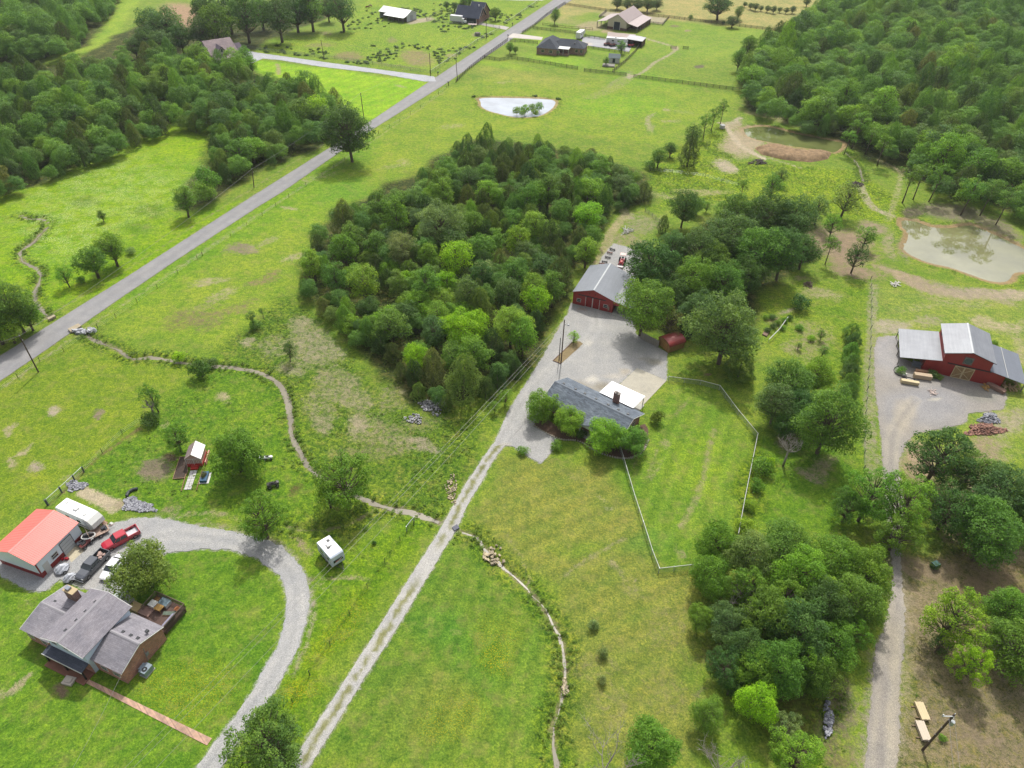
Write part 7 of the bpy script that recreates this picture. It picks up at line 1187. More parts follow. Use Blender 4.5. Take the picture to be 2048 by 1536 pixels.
def boat(px, py, px2, py2, w, lab):
    A_ = V(px, py, .8); B_ = V(px2, py2, .8); c = (A_+B_)/2; L_ = (B_-A_).length; o = thing('covered_boat', lab, 'boat', (c.x, c.y, 0), math.atan2(B_.y-A_.y, B_.x-A_.x)); h = L_/2
    mb = MB(); secs = [(-h, .5, .5), (-h*.6, .9, .95), (0, 1.0, 1.2), (h*.5, .8, 1.05), (h*.85, .4, .85), (h, .05, .8)]; vv = []; n = 9
    for i, (x, s, z) in enumerate(secs):
        for j in range(n): t_ = -1+2*j/(n-1); vv.append((x+.06*math.sin(j*2+i), t_*s*w, .42+(z-.42)*(1-abs(t_)**1.7)+.07*math.sin(j*3.1+i*2.3)*(abs(t_) < .95)))
    ff = [(i*n+j, (i+1)*n+j, (i+1)*n+j+1, i*n+j+1) for i in range(len(secs)-1) for j in range(n-1)]; mb.add(vv, ff); mb.build('tarpaulin', mat('tarp_silver', (206, 210, 220), .45, var=.1, scale=2), o)
    hb = MB(); vv = []; 
    for (x, s, z) in secs: vv += [(x, -s*w*.95, .45), (x, 0, .15), (x, s*w*.95, .45)]
    hb.add(vv, [(3*i+j, 3*i+3+j, 3*i+4+j, 3*i+1+j) for i in range(len(secs)-1) for j in range(2)]); hb.build('hull', mat('hull_white', (190, 192, 198), .4), o); [wheel(o, 0, y, .3, .18) for y in (-w*.9, w*.9)]; return o
boat(108, 1142, 137, 1126, 1.05, 'boat wrapped in a silver tarpaulin against the garage wall'); boat(125, 1158, 152, 1146, .9, 'small boat under a white cover in front of the grey pickup')
quad(547, 972, .4, paint('mower_dark', (70, 66, 66)), 'round dark barbecue smoker shaped mower alone on the grass', 'riding mower', 'riding_mower', 1.1); quad(528, 918, .1, WP, 'white riding mower nearest the willow tree', 'riding mower', 'riding_mower', .8); quad(537, 918, .2, WP, 'white riding mower second from the willow tree', 'riding mower', 'riding_mower', .85)
mb = MB(); rr = random.Random(5); [mb.box((rr.uniform(-.4, .4), rr.uniform(-.2, .2), .22), (.3, .35, .42), rz=rr.uniform(0, 3)) for _ in range(3)]; q = mb.build('red_bucket_heap', mat('red_tub', (196, 40, 56), .5)); q.location = (*U(131, 1120), 0); tag(q, 'red and white tubs in front of the garage wall by the apron', 'tubs')
# tractor
x, y = V(1243.5, 527)[:2]; o = thing('tractor', 'red tractor with a pale pink canopy on the gravel behind the barn', 'tractor', (x, y, 0), -1.85); TR = paint('tractor_red', (206, 34, 44))
loft([(1.7, .3, .28, .7, 1.25), (1.5, .36, .3, .6, 1.4), (.2, .36, .32, .6, 1.5), (.0, .36, .34, .6, 1.5)], TR, 'hood', o); MB().b(-1.1, 0, -.55, .55, .6, 1.0).build('chassis', TR, o); [wheel(o, -.8, yy, .7, .4, mat('rim_red', (196, 50, 50))) for yy in (-.75, .75)]; [wheel(o, 1.2, yy, .42, .26, mat('rim_red', (196, 50, 50))) for yy in (-.62, .62)]; MB().b(-1.2, .1, -.75, .75, 2.45, 2.55).build('canopy', mat('canopy_pink', (244, 204, 196), .5), o); [MB().b(a-.03, a+.03, b_-.03, b_+.03, 1.0, 2.45).build('canopy_post', DKM, o) for a in (-1.1,) for b_ in (-.6, .6)]; MB().b(-.8, -.4, -.25, .25, 1.0, 1.2).build('seat', mat('seat_black', (36, 36, 40)), o); MB().b(-.95, -.85, -.25, .25, 1.2, 1.6).build('seat_back', mat('seat_black', (36, 36, 40)), o)
f = MB(); f.b(2.5, 3.2, -.8, .8, .1, .7); f.build('loader_bucket', mat('bucket_pale', (216, 214, 216), .4), o); f = MB(); [f.tube([(0, yy, 1.2), (1.8, yy, 1.0), (2.5, yy, .5)], .07, 5) for yy in (-.5, .5)]; f.build('loader_arm', TR, o)
for k_, (px, py) in enumerate([(1224, 501), (1219, 508), (1215, 517), (1209, 526), (1203, 530)]):
    mb = MB(); rr = random.Random(20+k_); mb.box((0, 0, .45), (1.6, .2, .15)); mb.box((0, .4, .35), (1.3, .15, .1)); [mb.tube([(a, 0, .45), (a+rr.uniform(-.2, .2), .5, .05)], .06, 4) for a in (-.6, -.2, .2, .6)]; mb.tube([(0, 0, .5), (0, -.6, 1.0)], .06, 5); mb.cyl((-.6, .3, .3), .3, .12, 12, 'x'); mb.cyl((.6, .3, .3), .3, .12, 12, 'x')
    q = mb.build('farm_implement', mat('implement_%d' % (k_ % 3), ((60, 60, 66), (120, 70, 54), (48, 50, 58))[k_ % 3], .6, var=.2)); q.location = (*U(px, py), 0); q.rotation_euler = (0, 0, -.5+.1*k_); tag(q, ('farthest', 'second', 'middle', 'fourth', 'nearest')[k_]+' of the five dark implements in a row behind the barn', 'farm implement', 'row of tractor implements')
# box truck and cars by the navy house
x, y = V(917, 46)[:2]; o = thing('box_truck', 'white box truck parked in front of the navy roofed brick house', 'truck', (x, y, 0), ang((898, 44), (927, 47))); MB().b(-4.5, 2.2, -1.25, 1.25, 1.0, 3.7).build('cargo_box', mat('camper_white', (232, 232, 236)), o); loft([(4.6, .9, .8, .6, 1.5), (3.6, 1.05, .9, .5, 1.7), (3.4, 1.05, .95, .5, 2.5), (2.3, 1.05, 1.0, .5, 2.6)], WP, 'cab', o); MB().b(3.35, 3.62, -.85, .85, 1.75, 2.4).build('windscreen', GLS, o); [wheel(o, a, b_, .48) for a in (3.5, -2.5) for b_ in (-1.05, 1.05)]; MB().b(-4.5, 3, -.5, .5, .6, 1.0).build('chassis', DKM, o)
sedan('white car beside the box truck at the navy roofed house', (936, 41), (944, 44), WP); x, y = V(945, 52)[:2]; o = thing('flatbed_trailer', 'low pink grey trailer on the grass by the far roadside fence', 'trailer', (x, y, 0), .0); MB().b(-2.4, 2.4, -1, 1, .7, .95).build('bed', mat('trailer_pink', (214, 190, 184), .6), o); [wheel(o, a, b_, .4) for a in (-.5, .5) for b_ in (-.95, .95)]
# ---------------------------------------------------------------- fences
BLK = mat('black_boards', (62, 54, 52), .85, var=.2); GALV = mat('galvanised', (196, 202, 204), .4, metal=.3); DPOST = mat('dark_post2', (84, 72, 62), .9, var=.2); STP = mat('steel_post', (70, 78, 72), .6)
def resample(pts, step):
    out = [Vector(pts[0])]; 
    for a, b_ in zip(pts[:-1], pts[1:]):
        a, b_ = Vector(a), Vector(b_); n = max(1, round((b_-a).length/step)); out += [a.lerp(b_, k/n) for k in range(1, n+1)]
    return out
def board_fence(pxpts, label, rails=4, h=1.4, step=2.6, m=BLK, world=False, nm='board_fence', group=None):
    pts = resample([V(*p) for p in pxpts] if not world else pxpts, step); c = pts[0].copy(); root = thing(nm, label, 'fence', (c.x, c.y, 0), 0, group)
    P_ = [(p-c) for p in pts]; k = 0
    for p in P_:
        k += 1
        if k > 98: break
        MB().b(p.x-.08, p.x+.08, p.y-.08, p.y+.08, -.1, h+.08).build('post', m, root)
    r_ = MB()
    if k > 98: [r_.b(p.x-.08, p.x+.08, p.y-.08, p.y+.08, -.1, h+.08) for p in P_[98:]]
    for a, b_ in zip(P_[:-1], P_[1:]):
        d = b_-a; L_ = d.length; az = math.atan2(d.y, d.x)
        for i in range(rails): z = .25+(h-.35)*i/(rails-1); r_.box(((a.x+b_.x)/2, (a.y+b_.y)/2, z), (L_-.02, .05, .14), rz=az)
    r_.build('rails', m, root); return root
board_fence([(1024, 118), (1090, 128), (1155, 139)], 'black four rail fence along the lawn of the hip roofed house'); board_fence([(1168, 143), (1252, 152)], 'short black four rail fence below the little white shed'); board_fence([(1267, 155), (1330, 163), (1400, 172), (1478, 182)], 'black four rail fence running right from the gravelled gateway to the woods')
board_fence([(1225, 145), (1250, 125), (1272, 103), (1285, 83)], 'black fence climbing from the white shed to the brown open shed'); board_fence([(1176, 97), (1240, 106), (1258, 108)], 'black fence between the lawn and the far gravel lot'); board_fence([(1044, 68), (1068, 53), (1095, 30), (1130, 8)], 'black roadside fence of the far paddock'); board_fence([(1066, 58), (1110, 63), (1150, 68), (1178, 76), (1210, 80)], 'black fence across the paddock front behind the house'); board_fence([(1130, 10), (1210, 22), (1338, 36), (1400, 44), (1560, 63)], 'long black fence along the edge of the pale hay field', step=3.2); board_fence([(1198, 36), (1260, 44), (1325, 51), (1338, 36)], 'black fence around the near side of the riding arena'); board_fence([(1213, 24), (1198, 36)], 'short black end fence of the riding arena'); board_fence([(1020, 84), (1040, 84), (1075, 88)], 'short black fence beside the white concrete drive'); board_fence([(1015, 82), (990, 100), (965, 118), (935, 142), (912, 165)], 'black fence along the paved road beside the pasture'); board_fence([(968, 117), (1000, 122), (1024, 118)], 'black corner fence from the road to the house lawn'); board_fence([(1341, 97), (1352, 98)], 'short black gate rail on the left of the sandy path'); board_fence([(1366, 98), (1376, 99)], 'short black gate rail on the right of the sandy path')
board_fence([(1085, 50), (1130, 56), (1185, 60)], 'thin brown post fence across the upper paddock', 2, 1.1, 4.0, DPOST)
def wire_fence(pxpts, label, step=5.0, h=1.25, m=DPOST, sheet_m=None, top=None, pr=.05, world=None, nm='wire_fence', group=None, skip=1):
    pts = resample(world or [V(*p) for p in pxpts], step); c = pts[0].copy(); root = thing(nm, label, 'fence', (c.x, c.y, 0), 0, group); P_ = [(p-c) for p in pts]; rr = random.Random(len(label))
    rest = MB()
    for i, p in enumerate(P_):
        q = MB(); q.tube([(p.x, p.y, -.1), (p.x+rr.uniform(-.05, .05), p.y, h+rr.uniform(0, .12))], pr*(1.4 if i % 6 == 0 else 1), 6)
        if i < 98: q.build('post', m, root)
        else: rest.v, rest.f = rest.v+q.v, rest.f+[tuple(k+len(rest.v) for k in f) for f in q.f]
    if rest.v: rest.build('far_posts', m, root)['kind'] = 'stuff'
    w_ = MB()
    for a, b_ in zip(P_[:-1], P_[1:]):
        if sheet_m is None: [w_.tube([(a.x, a.y, z), (b_.x, b_.y, z)], .012, 3, False) for z in (.35, .7, 1.05)]
        else: w_.add([(a.x, a.y, .03), (b_.x, b_.y, .03), (b_.x, b_.y, h-.03), (a.x, a.y, h-.03)], [(0, 1, 2, 3)])
    w_.build('mesh_wire' if sheet_m else 'wire', sheet_m or GALV, root)
    if top:
        t_ = MB(); t_.tube([(p.x, p.y, h) for p in P_], .05, 6, False); t_.build('top_rail', top, root)
    return root
CHN = chainmat('chain_link', (150, 162, 156), .2); WVN = chainmat('woven_wire', (206, 212, 200), .17)
wire_fence([(1238, 896), (1252, 945), (1268, 1000), (1285, 1052), (1303, 1110), (1317, 1146)], 'chain link fence from the planting bed down to the lawn corner', 2.8, 1.25, GALV, CHN, WHT, nm='chain_fence'); wire_fence([(1317, 1146), (1378, 1139), (1400, 1137)], 'short lowest run of chain link fence at the lawn corner', 2.8, 1.25, GALV, CHN, WHT, nm='chain_fence'); wire_fence([(1336, 762), (1400, 770), (1438, 780)], 'chain link fence along the far end of the fenced lawn', 2.8, 1.25, GALV, CHN, WHT, nm='chain_fence'); wire_fence([(1438, 780), (1475, 830), (1513, 876)], 'slanting chain link fence at the upper right of the fenced lawn', 2.8, 1.25, GALV, CHN, WHT, nm='chain_fence'); wire_fence([(1513, 876), (1500, 940), (1486, 1010), (1474, 1076)], 'chain link fence down the right side of the fenced lawn', 2.8, 1.25, GALV, CHN, WHT, nm='chain_fence')
wire_fence([(-10, 792), (80, 723), (128, 704), (175, 668)], 'wire fence beside the paved road left of the culvert', 6); wire_fence([(196, 657), (232, 636), (315, 577), (395, 518), (405, 512), (462, 474), (525, 432), (578, 395), (645, 352), (690, 322), (757, 268), (800, 243), (860, 203), (893, 176)], 'long wire fence beside the paved road opposite the left woods', 8); wire_fence([(1741, 560), (1742, 620), (1740, 700), (1735, 760), (1729, 850), (1727, 940)], 'old wire fence along the sandy strip by the dirt lane', 4, 1.2)
wire_fence([(860, 147), (690, 121), (512, 100), (465, 90)], 'pale woven fence between the side drive and the rough pasture', 5, 1.5, DPOST, WVN); wire_fence([(862, 147), (905, 118), (955, 84), (1000, 60)], 'pale woven fence along the road beside the rough pasture', 5, 1.5, DPOST, WVN, WHT); wire_fence([(1000, 57), (960, 48), (900, 48), (853, 42)], 'woven fence in front of the navy roofed house', 5, 1.3, DPOST, WVN); wire_fence([(1008, 50), (1030, 36), (1078, 3)], 'white roadside fence beyond the far driveway', 5, 1.4, DPOST, WVN, WHT); wire_fence([(853, 40), (872, 28), (888, 21)], 'short pale fence between the white barn and the house', 5, 1.3, DPOST, WVN)
wire_fence([(828, 1050), (800, 1082), (770, 1126), (735, 1176), (700, 1230), (660, 1290), (620, 1350), (585, 1405), (560, 1445)], 'weedy wire fence between the curved driveway and the farm lane', 7, 1.2, STP, chainmat('weed_wire', (96, 122, 84), .12)); wire_fence([(96, 1010), (124, 985), (150, 961), (168, 944)], 'pipe fence with dark posts above the travel trailer', 5.4, 1.3, mat('slate_post', (96, 108, 106), .8), None, GALV, .14, nm='pipe_fence'); wire_fence([(168, 944), (205, 906), (245, 868), (285, 842)], 'wire fence running up the ditch bank from the pipe fence', 6, 1.1); wire_fence([(1300, 342), (1345, 346), (1410, 354), (1476, 373)], 'wire fence across the meadow below the dark rounded cedar', 6, 1.1, DPOST); wire_fence([(1290, 424), (1304, 434), (1318, 446)], 'short light fence above the barn yard', 2.4, 1.3, mat('grey_wood', (150, 146, 138)), WVN)
wire_fence([(813, 1063), (829, 1043)], 'metal tube gate at the upper end of the weedy wire fence', 3.2, 1.25, GALV, CHN, GALV, nm='metal_gate')
# plank screen beside the arched shed
a1, a2 = V(1281, 677), V(1317, 696); n = int((a2-a1).length/.2); mb = MB(); az = math.atan2((a2-a1).y, (a2-a1).x); rr = random.Random(1); [mb.box((a1.x+(a2.x-a1.x)*k/n, a1.y+(a2.y-a1.y)*k/n, .95), (.17, .04, 1.9+rr.uniform(-.04, .04)), rz=az) for k in range(n)]; tag(mb.build('plank_fence', mat('grey_planks', (168, 160, 152), .9, var=.2, streak=(6, 6, .5))), 'grey upright plank fence between the bright maple and the arched shed', 'fence')
# ---------------------------------------------------------------- poles and wires
PW = mat('pole_wood', (104, 86, 74), .9, var=.2, streak=(4, 4, .4)); INS = mat('insulator', (214, 216, 220), .3)
def topz(base, top):
    x, y = U(*base); best = (1e9, 0)
    for z in np.arange(3, 16, .1):
        p = pixel(x, y, z); best = min(best, (math.hypot(p[0]-top[0], p[1]-top[1]), z))
    return best[1]
def pole(base, top, label, arm=False, lamp=False, r=.15, m=PW, name='utility_pole', xfmr=False):
    x, y = U(*base); h = topz(base, top); P1 = Vector((*U(*top, h), h)); root = thing(name, label, 'pole', (x, y, 0), 0); d = P1-Vector((x, y, 0))
    q = MB(); q.tube([(0, 0, -.2), tuple(d)], [r, r*.72], 10); q.build('pole_shaft', m, root)
    if arm: q = MB(); q.box((d.x, d.y, d.z-.6), (2.2, .1, .12), rz=.6); q.build('crossarm', m, root)
    q = MB(); q.tube([(d.x, d.y, d.z), (d.x, d.y, d.z+.25)], .06, 6); q.tube([(d.x+.25, d.y, d.z-1.1), (d.x+.25, d.y, d.z-.9)], .07, 6); q.build('insulator', INS, root)
    if lamp: q = MB(); q.tube([(d.x, d.y, d.z-1.2), (d.x+.9, d.y-.2, d.z-1.0)], .035, 5); q.tube([(d.x+.9, d.y-.2, d.z-1.2), (d.x+.9, d.y-.2, d.z-.95)], [.26, .12], 10); q.build('lamp_head', INS, root)
    if xfmr: q = MB(); q.cyl((d.x+.35, d.y-.2, d.z-1.8), .25, .8, 12); q.build('transformer', GALV, root)
    return Vector((x, y, 0))+d
pA = pole((77, 744), (39, 672), 'tall brown utility pole at the left edge beside the paved road'); pB = pole((508, 375), (504, 338), 'thin utility pole among the roadside trees of the left woods'); pC = pole((728, 237), (721, 186), 'utility pole on the bright grass just beyond the lone oak'); pD = pole((861, 152), (859, 106), 'utility pole at the side drive junction'); pE = pole((915, 161), (912, 120), 'utility pole at the pasture side of the side drive junction'); pF = pole((973, 77), (972, 38), 'utility pole beside the far roadside fence'); pG = pole((648, 120), (642, 80), 'utility pole in the middle of the rough pasture fence'); pH = pole((458, 88), (450, 54), 'grey utility pole behind the far left house', r=.2, m=mat('grey_pole', (170, 168, 160)))
pI = pole((1122, 726), (1129, 640), 'tall dark utility pole with a yard lamp in the gravel yard', lamp=True); pole((1118, 722), (1121, 676), 'short dark metal post beside the tall yard pole', r=.11, m=DKM, name='metal_post'); pJ = pole((1845, 1500), (1909, 1429), 'leaning brown utility pole beside the timber stacks at the lower right', arm=False, xfmr=True, r=.18)
f = MB(); d = pJ-Vector((*U(1845, 1500), 0)); f.box((d.x-.7, d.y-.1, d.z-.3), (1.5, .1, .1)); f.tube([(d.x-1.4, d.y-.1, d.z-.3), (d.x-1.4, d.y-.1, d.z+.1)], .09, 6); [f.tube([tuple(d*k), tuple(d*k+Vector((-.2, 0, .1)))], .05, 5) for k in (.25, .45, .65, .85)]; o = f.build('side_arm', INS); o.parent = [q for q in bpy.data.objects if q.get('label', '').startswith('leaning brown utility')][0]
WIR = mat('wire', (150, 146, 146), .5, metal=.2)
def wire(a, b_, sag, label, r=.016):
    mb = MB(); n = 24; mb.tube([tuple(Vector(a).lerp(Vector(b_), k/n)-Vector((0, 0, sag*4*(k/n)*(1-k/n)))) for k in range(n+1)], r, 4); tag(mb.build('power_line', WIR), label, 'power line')
far_end = [Vector((*U(205, 1580, 9), 9)), Vector((*U(222, 1580, 9), 9)), Vector((*U(270, 1580, 8.2), 8.2))]
wire(pI, far_end[0], .9, 'upper power line from the yard pole across the lawn'); wire(pI+Vector((.3, 0, -.5)), far_end[1], 1.0, 'middle power line from the yard pole across the lawn'); wire(pI+Vector((.3, 0, -1.6)), far_end[2], 1.2, 'lowest power line from the yard pole across the lawn')
for a, b_, lb in ((pA, pB, 'roadside power line from the left edge pole to the woods pole'), (pB, pC, 'roadside power line past the lone oak'), (pC, pD, 'roadside power line over the bright grass'), (pD, pF, 'roadside power line along the rough pasture'), (pH, pG, 'power line over the rough pasture'), (pG, pD, 'power line along the side drive')): wire(a, b_, 1.0, lb, .026)
wire(pA+Vector((-60, -42, 0)), pA, 1.0, 'roadside power line leaving the left edge', .03); wire(Vector((*Fr(-51.45, 47.9, -21.5).w(.1, 0.2), 3.2)), Vector((*U(120, 1580, 9), 9)), .4, 'thin service line from the corner of the brick house', .016); wire(pJ, Vector((*U(1935, 1640, 9), 9)), .3, 'left of two wires dropping from the leaning pole', .02); wire(pJ+Vector((-.5, 0, -.4)), Vector((*U(1920, 1640, 8.6), 8.6)), .3, 'right of two wires dropping from the leaning pole', .02)
# ---------------------------------------------------------------- timber, hose, rocks and small things
def timber(px, py, rz, L_, w, h, label, m, blocks=True):
    x, y = U(px, py); o = thing('timber_stack', label, 'timber stack', (x, y, 0), rz); mb = MB(); n = max(3, int(w/.15)); k = max(2, int(h/.06))
    for i in range(n):
        for j in range(k): mb.b(-L_/2+.02*((i*7+j*3) % 4), L_/2-.02*((i*5+j) % 4), -w/2+i*w/n+.006, -w/2+(i+1)*w/n-.006, .14+j*h/k, .14+(j+1)*h/k-.006)
    mb.build('boards', m, o)
    if blocks: q = MB(); [q.b(a-.06, a+.06, -w/2-.5, w/2+.5, 0, .135) for a in (-L_*.3, L_*.3)]; q.build('bearers', mat('bearer', (150, 126, 100)), o)
    return o
LP = mat('fresh_lumber', (240, 220, 176), .8, var=.1, streak=(.5, 6, 6)); LP2 = mat('pale_lumber', (236, 220, 198), .8, var=.1, streak=(.5, 6, 6)); LP3 = mat('tan_lumber', (212, 188, 158), .8, var=.12, streak=(.5, 6, 6))
timber(1842, 1425, 1.56, 2.5, 1.15, .45, 'upper timber stack of fresh yellow boards beside the dirt lane', LP); timber(1843.5, 1464, 1.54, 2.6, 1.15, .45, 'lower timber stack of pale boards beside the dirt lane', LP2)
timber(1818, 768, -.25, 3.6, .8, .75, 'nearest stack of yellow boards in front of the raised barn', LP, False); timber(1843, 757, -.2, 3.6, 1.1, 1.0, 'larger stack of tan boards in front of the raised barn', LP3, False); timber(1846, 748, -.2, 3.6, .7, .8, 'narrow brown topped board stack closest to the barn wall', mat('brown_lumber', (180, 140, 110), .85), False); timber(1990, 779, -.9, 3.8, 1.1, .7, 'bundle of weathered grey brown poles beside the barn wall', mat('pole_lumber', (170, 136, 120), .85, var=.2, streak=(.5, 6, 6)), False)
def stonemat(name, rgb, var=.4):
    if name in _M: return _M[name]
    m, t, p, co, o = newmat(name); c = alb(*rgb); a = t.new('ShaderNodeAttribute', attribute_name='tone'); sx = t.new('ShaderNodeSeparateColor'); t.l.new(a.outputs['Color'], sx.inputs[0])
    c0 = t.mix(1, tuple(c), t.ramp(sx.outputs[0], 0, 1, (1-var, 1-var, 1-var*.9), (1+var*.8, 1+var*.75, 1+var*.7)), 'MULTIPLY')
    t.l.new(t.mix(1, c0, t.ramp(t.noise(co, 4, 4, .7), .35, .65, (.75, .75, .75), (1.2, 1.2, 1.2)), 'MULTIPLY'), p.inputs['Base Color']); p.inputs['Roughness'].default_value = .9; _M[name] = m; return m
def pile(px, py, rx, ry, n, size, m, name, label, cat, h=.5, kind=None, seed=1, thin=False):
    rr = random.Random(seed); s = dist_at(px, py); el = .75; mb = MB()
    for _ in range(n):
        a = rr.uniform(0, 6.28); r = rr.uniform(0, 1)**.55*(1+.22*math.sin(3*a+seed)+.14*math.sin(5*a+2*seed)); x, y = U(px+rx*r*math.cos(a), py+ry*r*math.sin(a)); z = h*max(0, 1-r)*rr.random()+size*.25; q = size*rr.uniform(.5, 1.4)
        if thin: mb.box((x, y, z+.05), (q*3.2, q*.35, q*.2), rz=rr.uniform(0, 3.14), rx=rr.uniform(-.3, .3), ry=rr.uniform(-.25, .25))
        else:
            b0 = len(mb.v); mb.box((x, y, z), (q, q*rr.uniform(.6, 1), q*rr.uniform(.4, .8)), rz=rr.uniform(0, 3.14), rx=rr.uniform(-.5, .5), ry=rr.uniform(-.5, .5))
            c = Vector((x, y, z)); mb.v[b0:] = [tuple(c+(Vector(v)-c)*rr.uniform(.68, 1.05)) for v in mb.v[b0:]]
    ob = mb.build(name, m); nv = len(ob.data.vertices)//8; tn = np.array([[rr.random(), rr.random(), 0] for _ in range(nv)]); attr(ob.data, 'tone', np.repeat(tn, 8, 0))
    return tag(ob, label, cat, kind=kind)
ROCK = stonemat('riprap', (176, 178, 186), .6); ROCKT = stonemat('tan_rock', (196, 182, 152), .5); TRASH = stonemat('rubble', (190, 190, 192), .7)
pile(266, 1008, 21, 13, 620, .24, ROCK, 'riprap', 'grey white rock lining spilling over the end of the straw covered trench', 'rocks', .08, 'stuff', 1); pile(286, 1016, 26, 9, 460, .24, ROCK, 'riprap', 'curved outer band of grey rocks beside the driveway', 'rocks', .08, 'stuff', 12); pile(152, 972, 20, 10, 420, .26, ROCK, 'riprap', 'band of grey rocks below the pipe fence', 'rocks', .2, 'stuff', 2)
pile(166, 664, 24, 3.2, 26, 1.0, stonemat('white_boulder', (206, 208, 214), .35), 'boulder_row', 'row of pale boulders at the culvert beside the paved road', 'boulders', .05, seed=3); pile(866, 812, 25, 16, 230, .34, TRASH, 'rubble_heap', 'scattered heap of white and grey rubble under the tip of the middle wood', 'rubble', .5, seed=4); pile(828, 838, 17, 9, 90, .32, TRASH, 'rubble_heap', 'smaller heap of white broken rubble nearer the camera', 'rubble', .3, seed=5)
pile(1978, 838, 20, 11, 420, .3, ROCK, 'rock_pile', 'pile of grey stones beyond the timber and gravel of the raised barn', 'rock pile', 1.0, seed=6); pile(1968, 860, 36, 12, 700, .3, stonemat('brick_rubble', (176, 132, 114), .5), 'rock_pile', 'long heap of reddish broken brick behind the grey stones', 'brick pile', .9, seed=7)
pile(1254, 462, 9, 6, 26, .5, mat('grey_scrap', (190, 188, 180), .8, var=.3), 'scrap_pile', 'pile of grey white timber scrap above the barn yard', 'scrap pile', .4, seed=8, thin=True); pile(1790, 569, 9, 5, 26, .4, mat('white_scrap', (226, 222, 214), .8, var=.2), 'scrap_pile', 'small heap of white scrap boards below the large pond', 'scrap pile', .3, seed=9, thin=True); pile(1617, 570, 10, 6, 60, .3, mat('brush', (120, 104, 90), .95, var=.3), 'brush_pile', 'pile of dead brown brush on the lawn near the vegetable garden', 'brush pile', .9, seed=10, thin=True); pile(1516, 325, 16, 5, 60, .5, mat('dark_brush', (92, 82, 78), .95, var=.3), 'brush_pile', 'dark brush pile in the meadow below the dug pond', 'brush pile', .8, seed=13, thin=True); pile(1712, 370, 12, 5, 50, .5, mat('dark_brush', (92, 82, 78)), 'brush_pile', 'dark brush pile in the wet meadow between the ponds', 'brush pile', .7, seed=14, thin=True)
pile(1866, 785, 9, 7, 22, .3, mat('pinkish_scrap', (226, 206, 196), .8, var=.3), 'scrap_pile', 'fan of whitish offcuts on the gravel before the raised barn', 'scrap pile', .15, seed=15, thin=True); pile(1972, 776, 6, 6, 22, .35, mat('golden_scrap', (214, 170, 96), .8, var=.2), 'scrap_pile', 'golden board offcuts leaning by the raised barn wall', 'scrap pile', .9, seed=16, thin=True); pile(900, 965, 14, 4, 0, .2, ROCKT, 'stones', '', '') if 0 else None
pile(903, 978, 11, 28, 130, .26, ROCKT, 'stone_scatter', 'pale stones strewn on the bank left of the farm lane', 'stones', .1, 'stuff', 17); pile(990, 1112, 18, 20, 40, .5, ROCKT, 'stone_scatter', 'tan boulders in the creek just past the farm lane', 'stones', .1, 'stuff', 18); pile(1130, 1375, 5, 18, 60, .35, ROCKT, 'stone_scatter', 'pale stones in the lower creek bed', 'stones', .1, 'stuff', 19); pile(1655, 1440, 9, 38, 110, .4, ROCK, 'stone_scatter', 'grey stones in the gully left of the dirt lane', 'stones', .1, 'stuff', 20)
# culvert slabs
def slabthing(pts, z0, z1, label, name, m, cat): mb = MB(); mb.prism([U(*p) for p in pts], z0, z1, 'z'); return tag(mb.build(name, m), label, cat)
slabthing([(137, 661), (158, 650), (164, 655), (143, 667)], 0, .5, 'low concrete culvert wall on the near side of the paved road', 'culvert_wall', mat('culv', (190, 176, 150), .9), 'culvert'); slabthing([(96, 640), (110, 633), (113, 636), (99, 643)], 0, .6, 'low concrete culvert wall on the far side of the paved road', 'culvert_wall', mat('culv', (190, 176, 150)), 'culvert'); slabthing([(904, 1056), (914, 1050), (919, 1057), (909, 1063)], -.2, .25, 'stone culvert head where the creek passes under the farm lane', 'culvert_head', mat('riprap', (196, 198, 206)), 'culvert')
# black hose coils at the raised barn
hz = [V(*p) for p in ((1797, 733), (1789, 736), (1788, 743), (1794, 750), (1806, 754), (1820, 756), (1829, 760), (1826, 763), (1815, 761), (1812, 756), (1805, 756), (1800, 761), (1804, 766), (1812, 766))]; hp_ = smooth_line([(p.x, p.y) for p in hz], .5); mb = MB(); mb.tube([(p[0], p[1], .1) for p in hp_], .09, 6); tag(mb.build('hose', mat('black_hose', (26, 26, 30), .5)), 'long black hose lying in loops on the gravel beside the board stacks', 'hose')
x, y = U(1806, 752); mb = MB(); [mb.box((.3*k, .1*k, .25), (.4, .35, .5), rz=k) for k in range(3)]; q = mb.build('bag_heap', WHT); q.location = (x, y, 0); tag(q, 'small white bags beside the black hose', 'bags'); T(1803, 741, 10, 'shrub', 'green', 'bright weeds under the left wing of the raised barn', cat='weed bush'); T(1866, 748, 11, 'shrub', 'deep', 'dark weeds along the red wall of the raised barn', cat='weed bush'); T(1878, 754, 8, 'shrub', 'mid', 'weeds right beside the wooden door of the raised barn', cat='weed bush')
# things under the left wing
x, y = U(1830, 735); o = thing('steel_rack', 'grey steel rack under the left wing of the raised barn', 'rack', (x, y, 0), -.35); q = MB(); [q.b(a-.04, a+.04, b_-.04, b_+.04, 0, 2.0) for a in (-.8, .8) for b_ in (-.5, .5)]; q.build('frame', mat('rack_grey', (150, 160, 170), .5), o); q = MB(); [q.b(-.8, .8, -.5, .5, z, z+.05) for z in (.6, 1.3)]; q.build('shelves', mat('rack_grey', (150, 160, 170)), o)
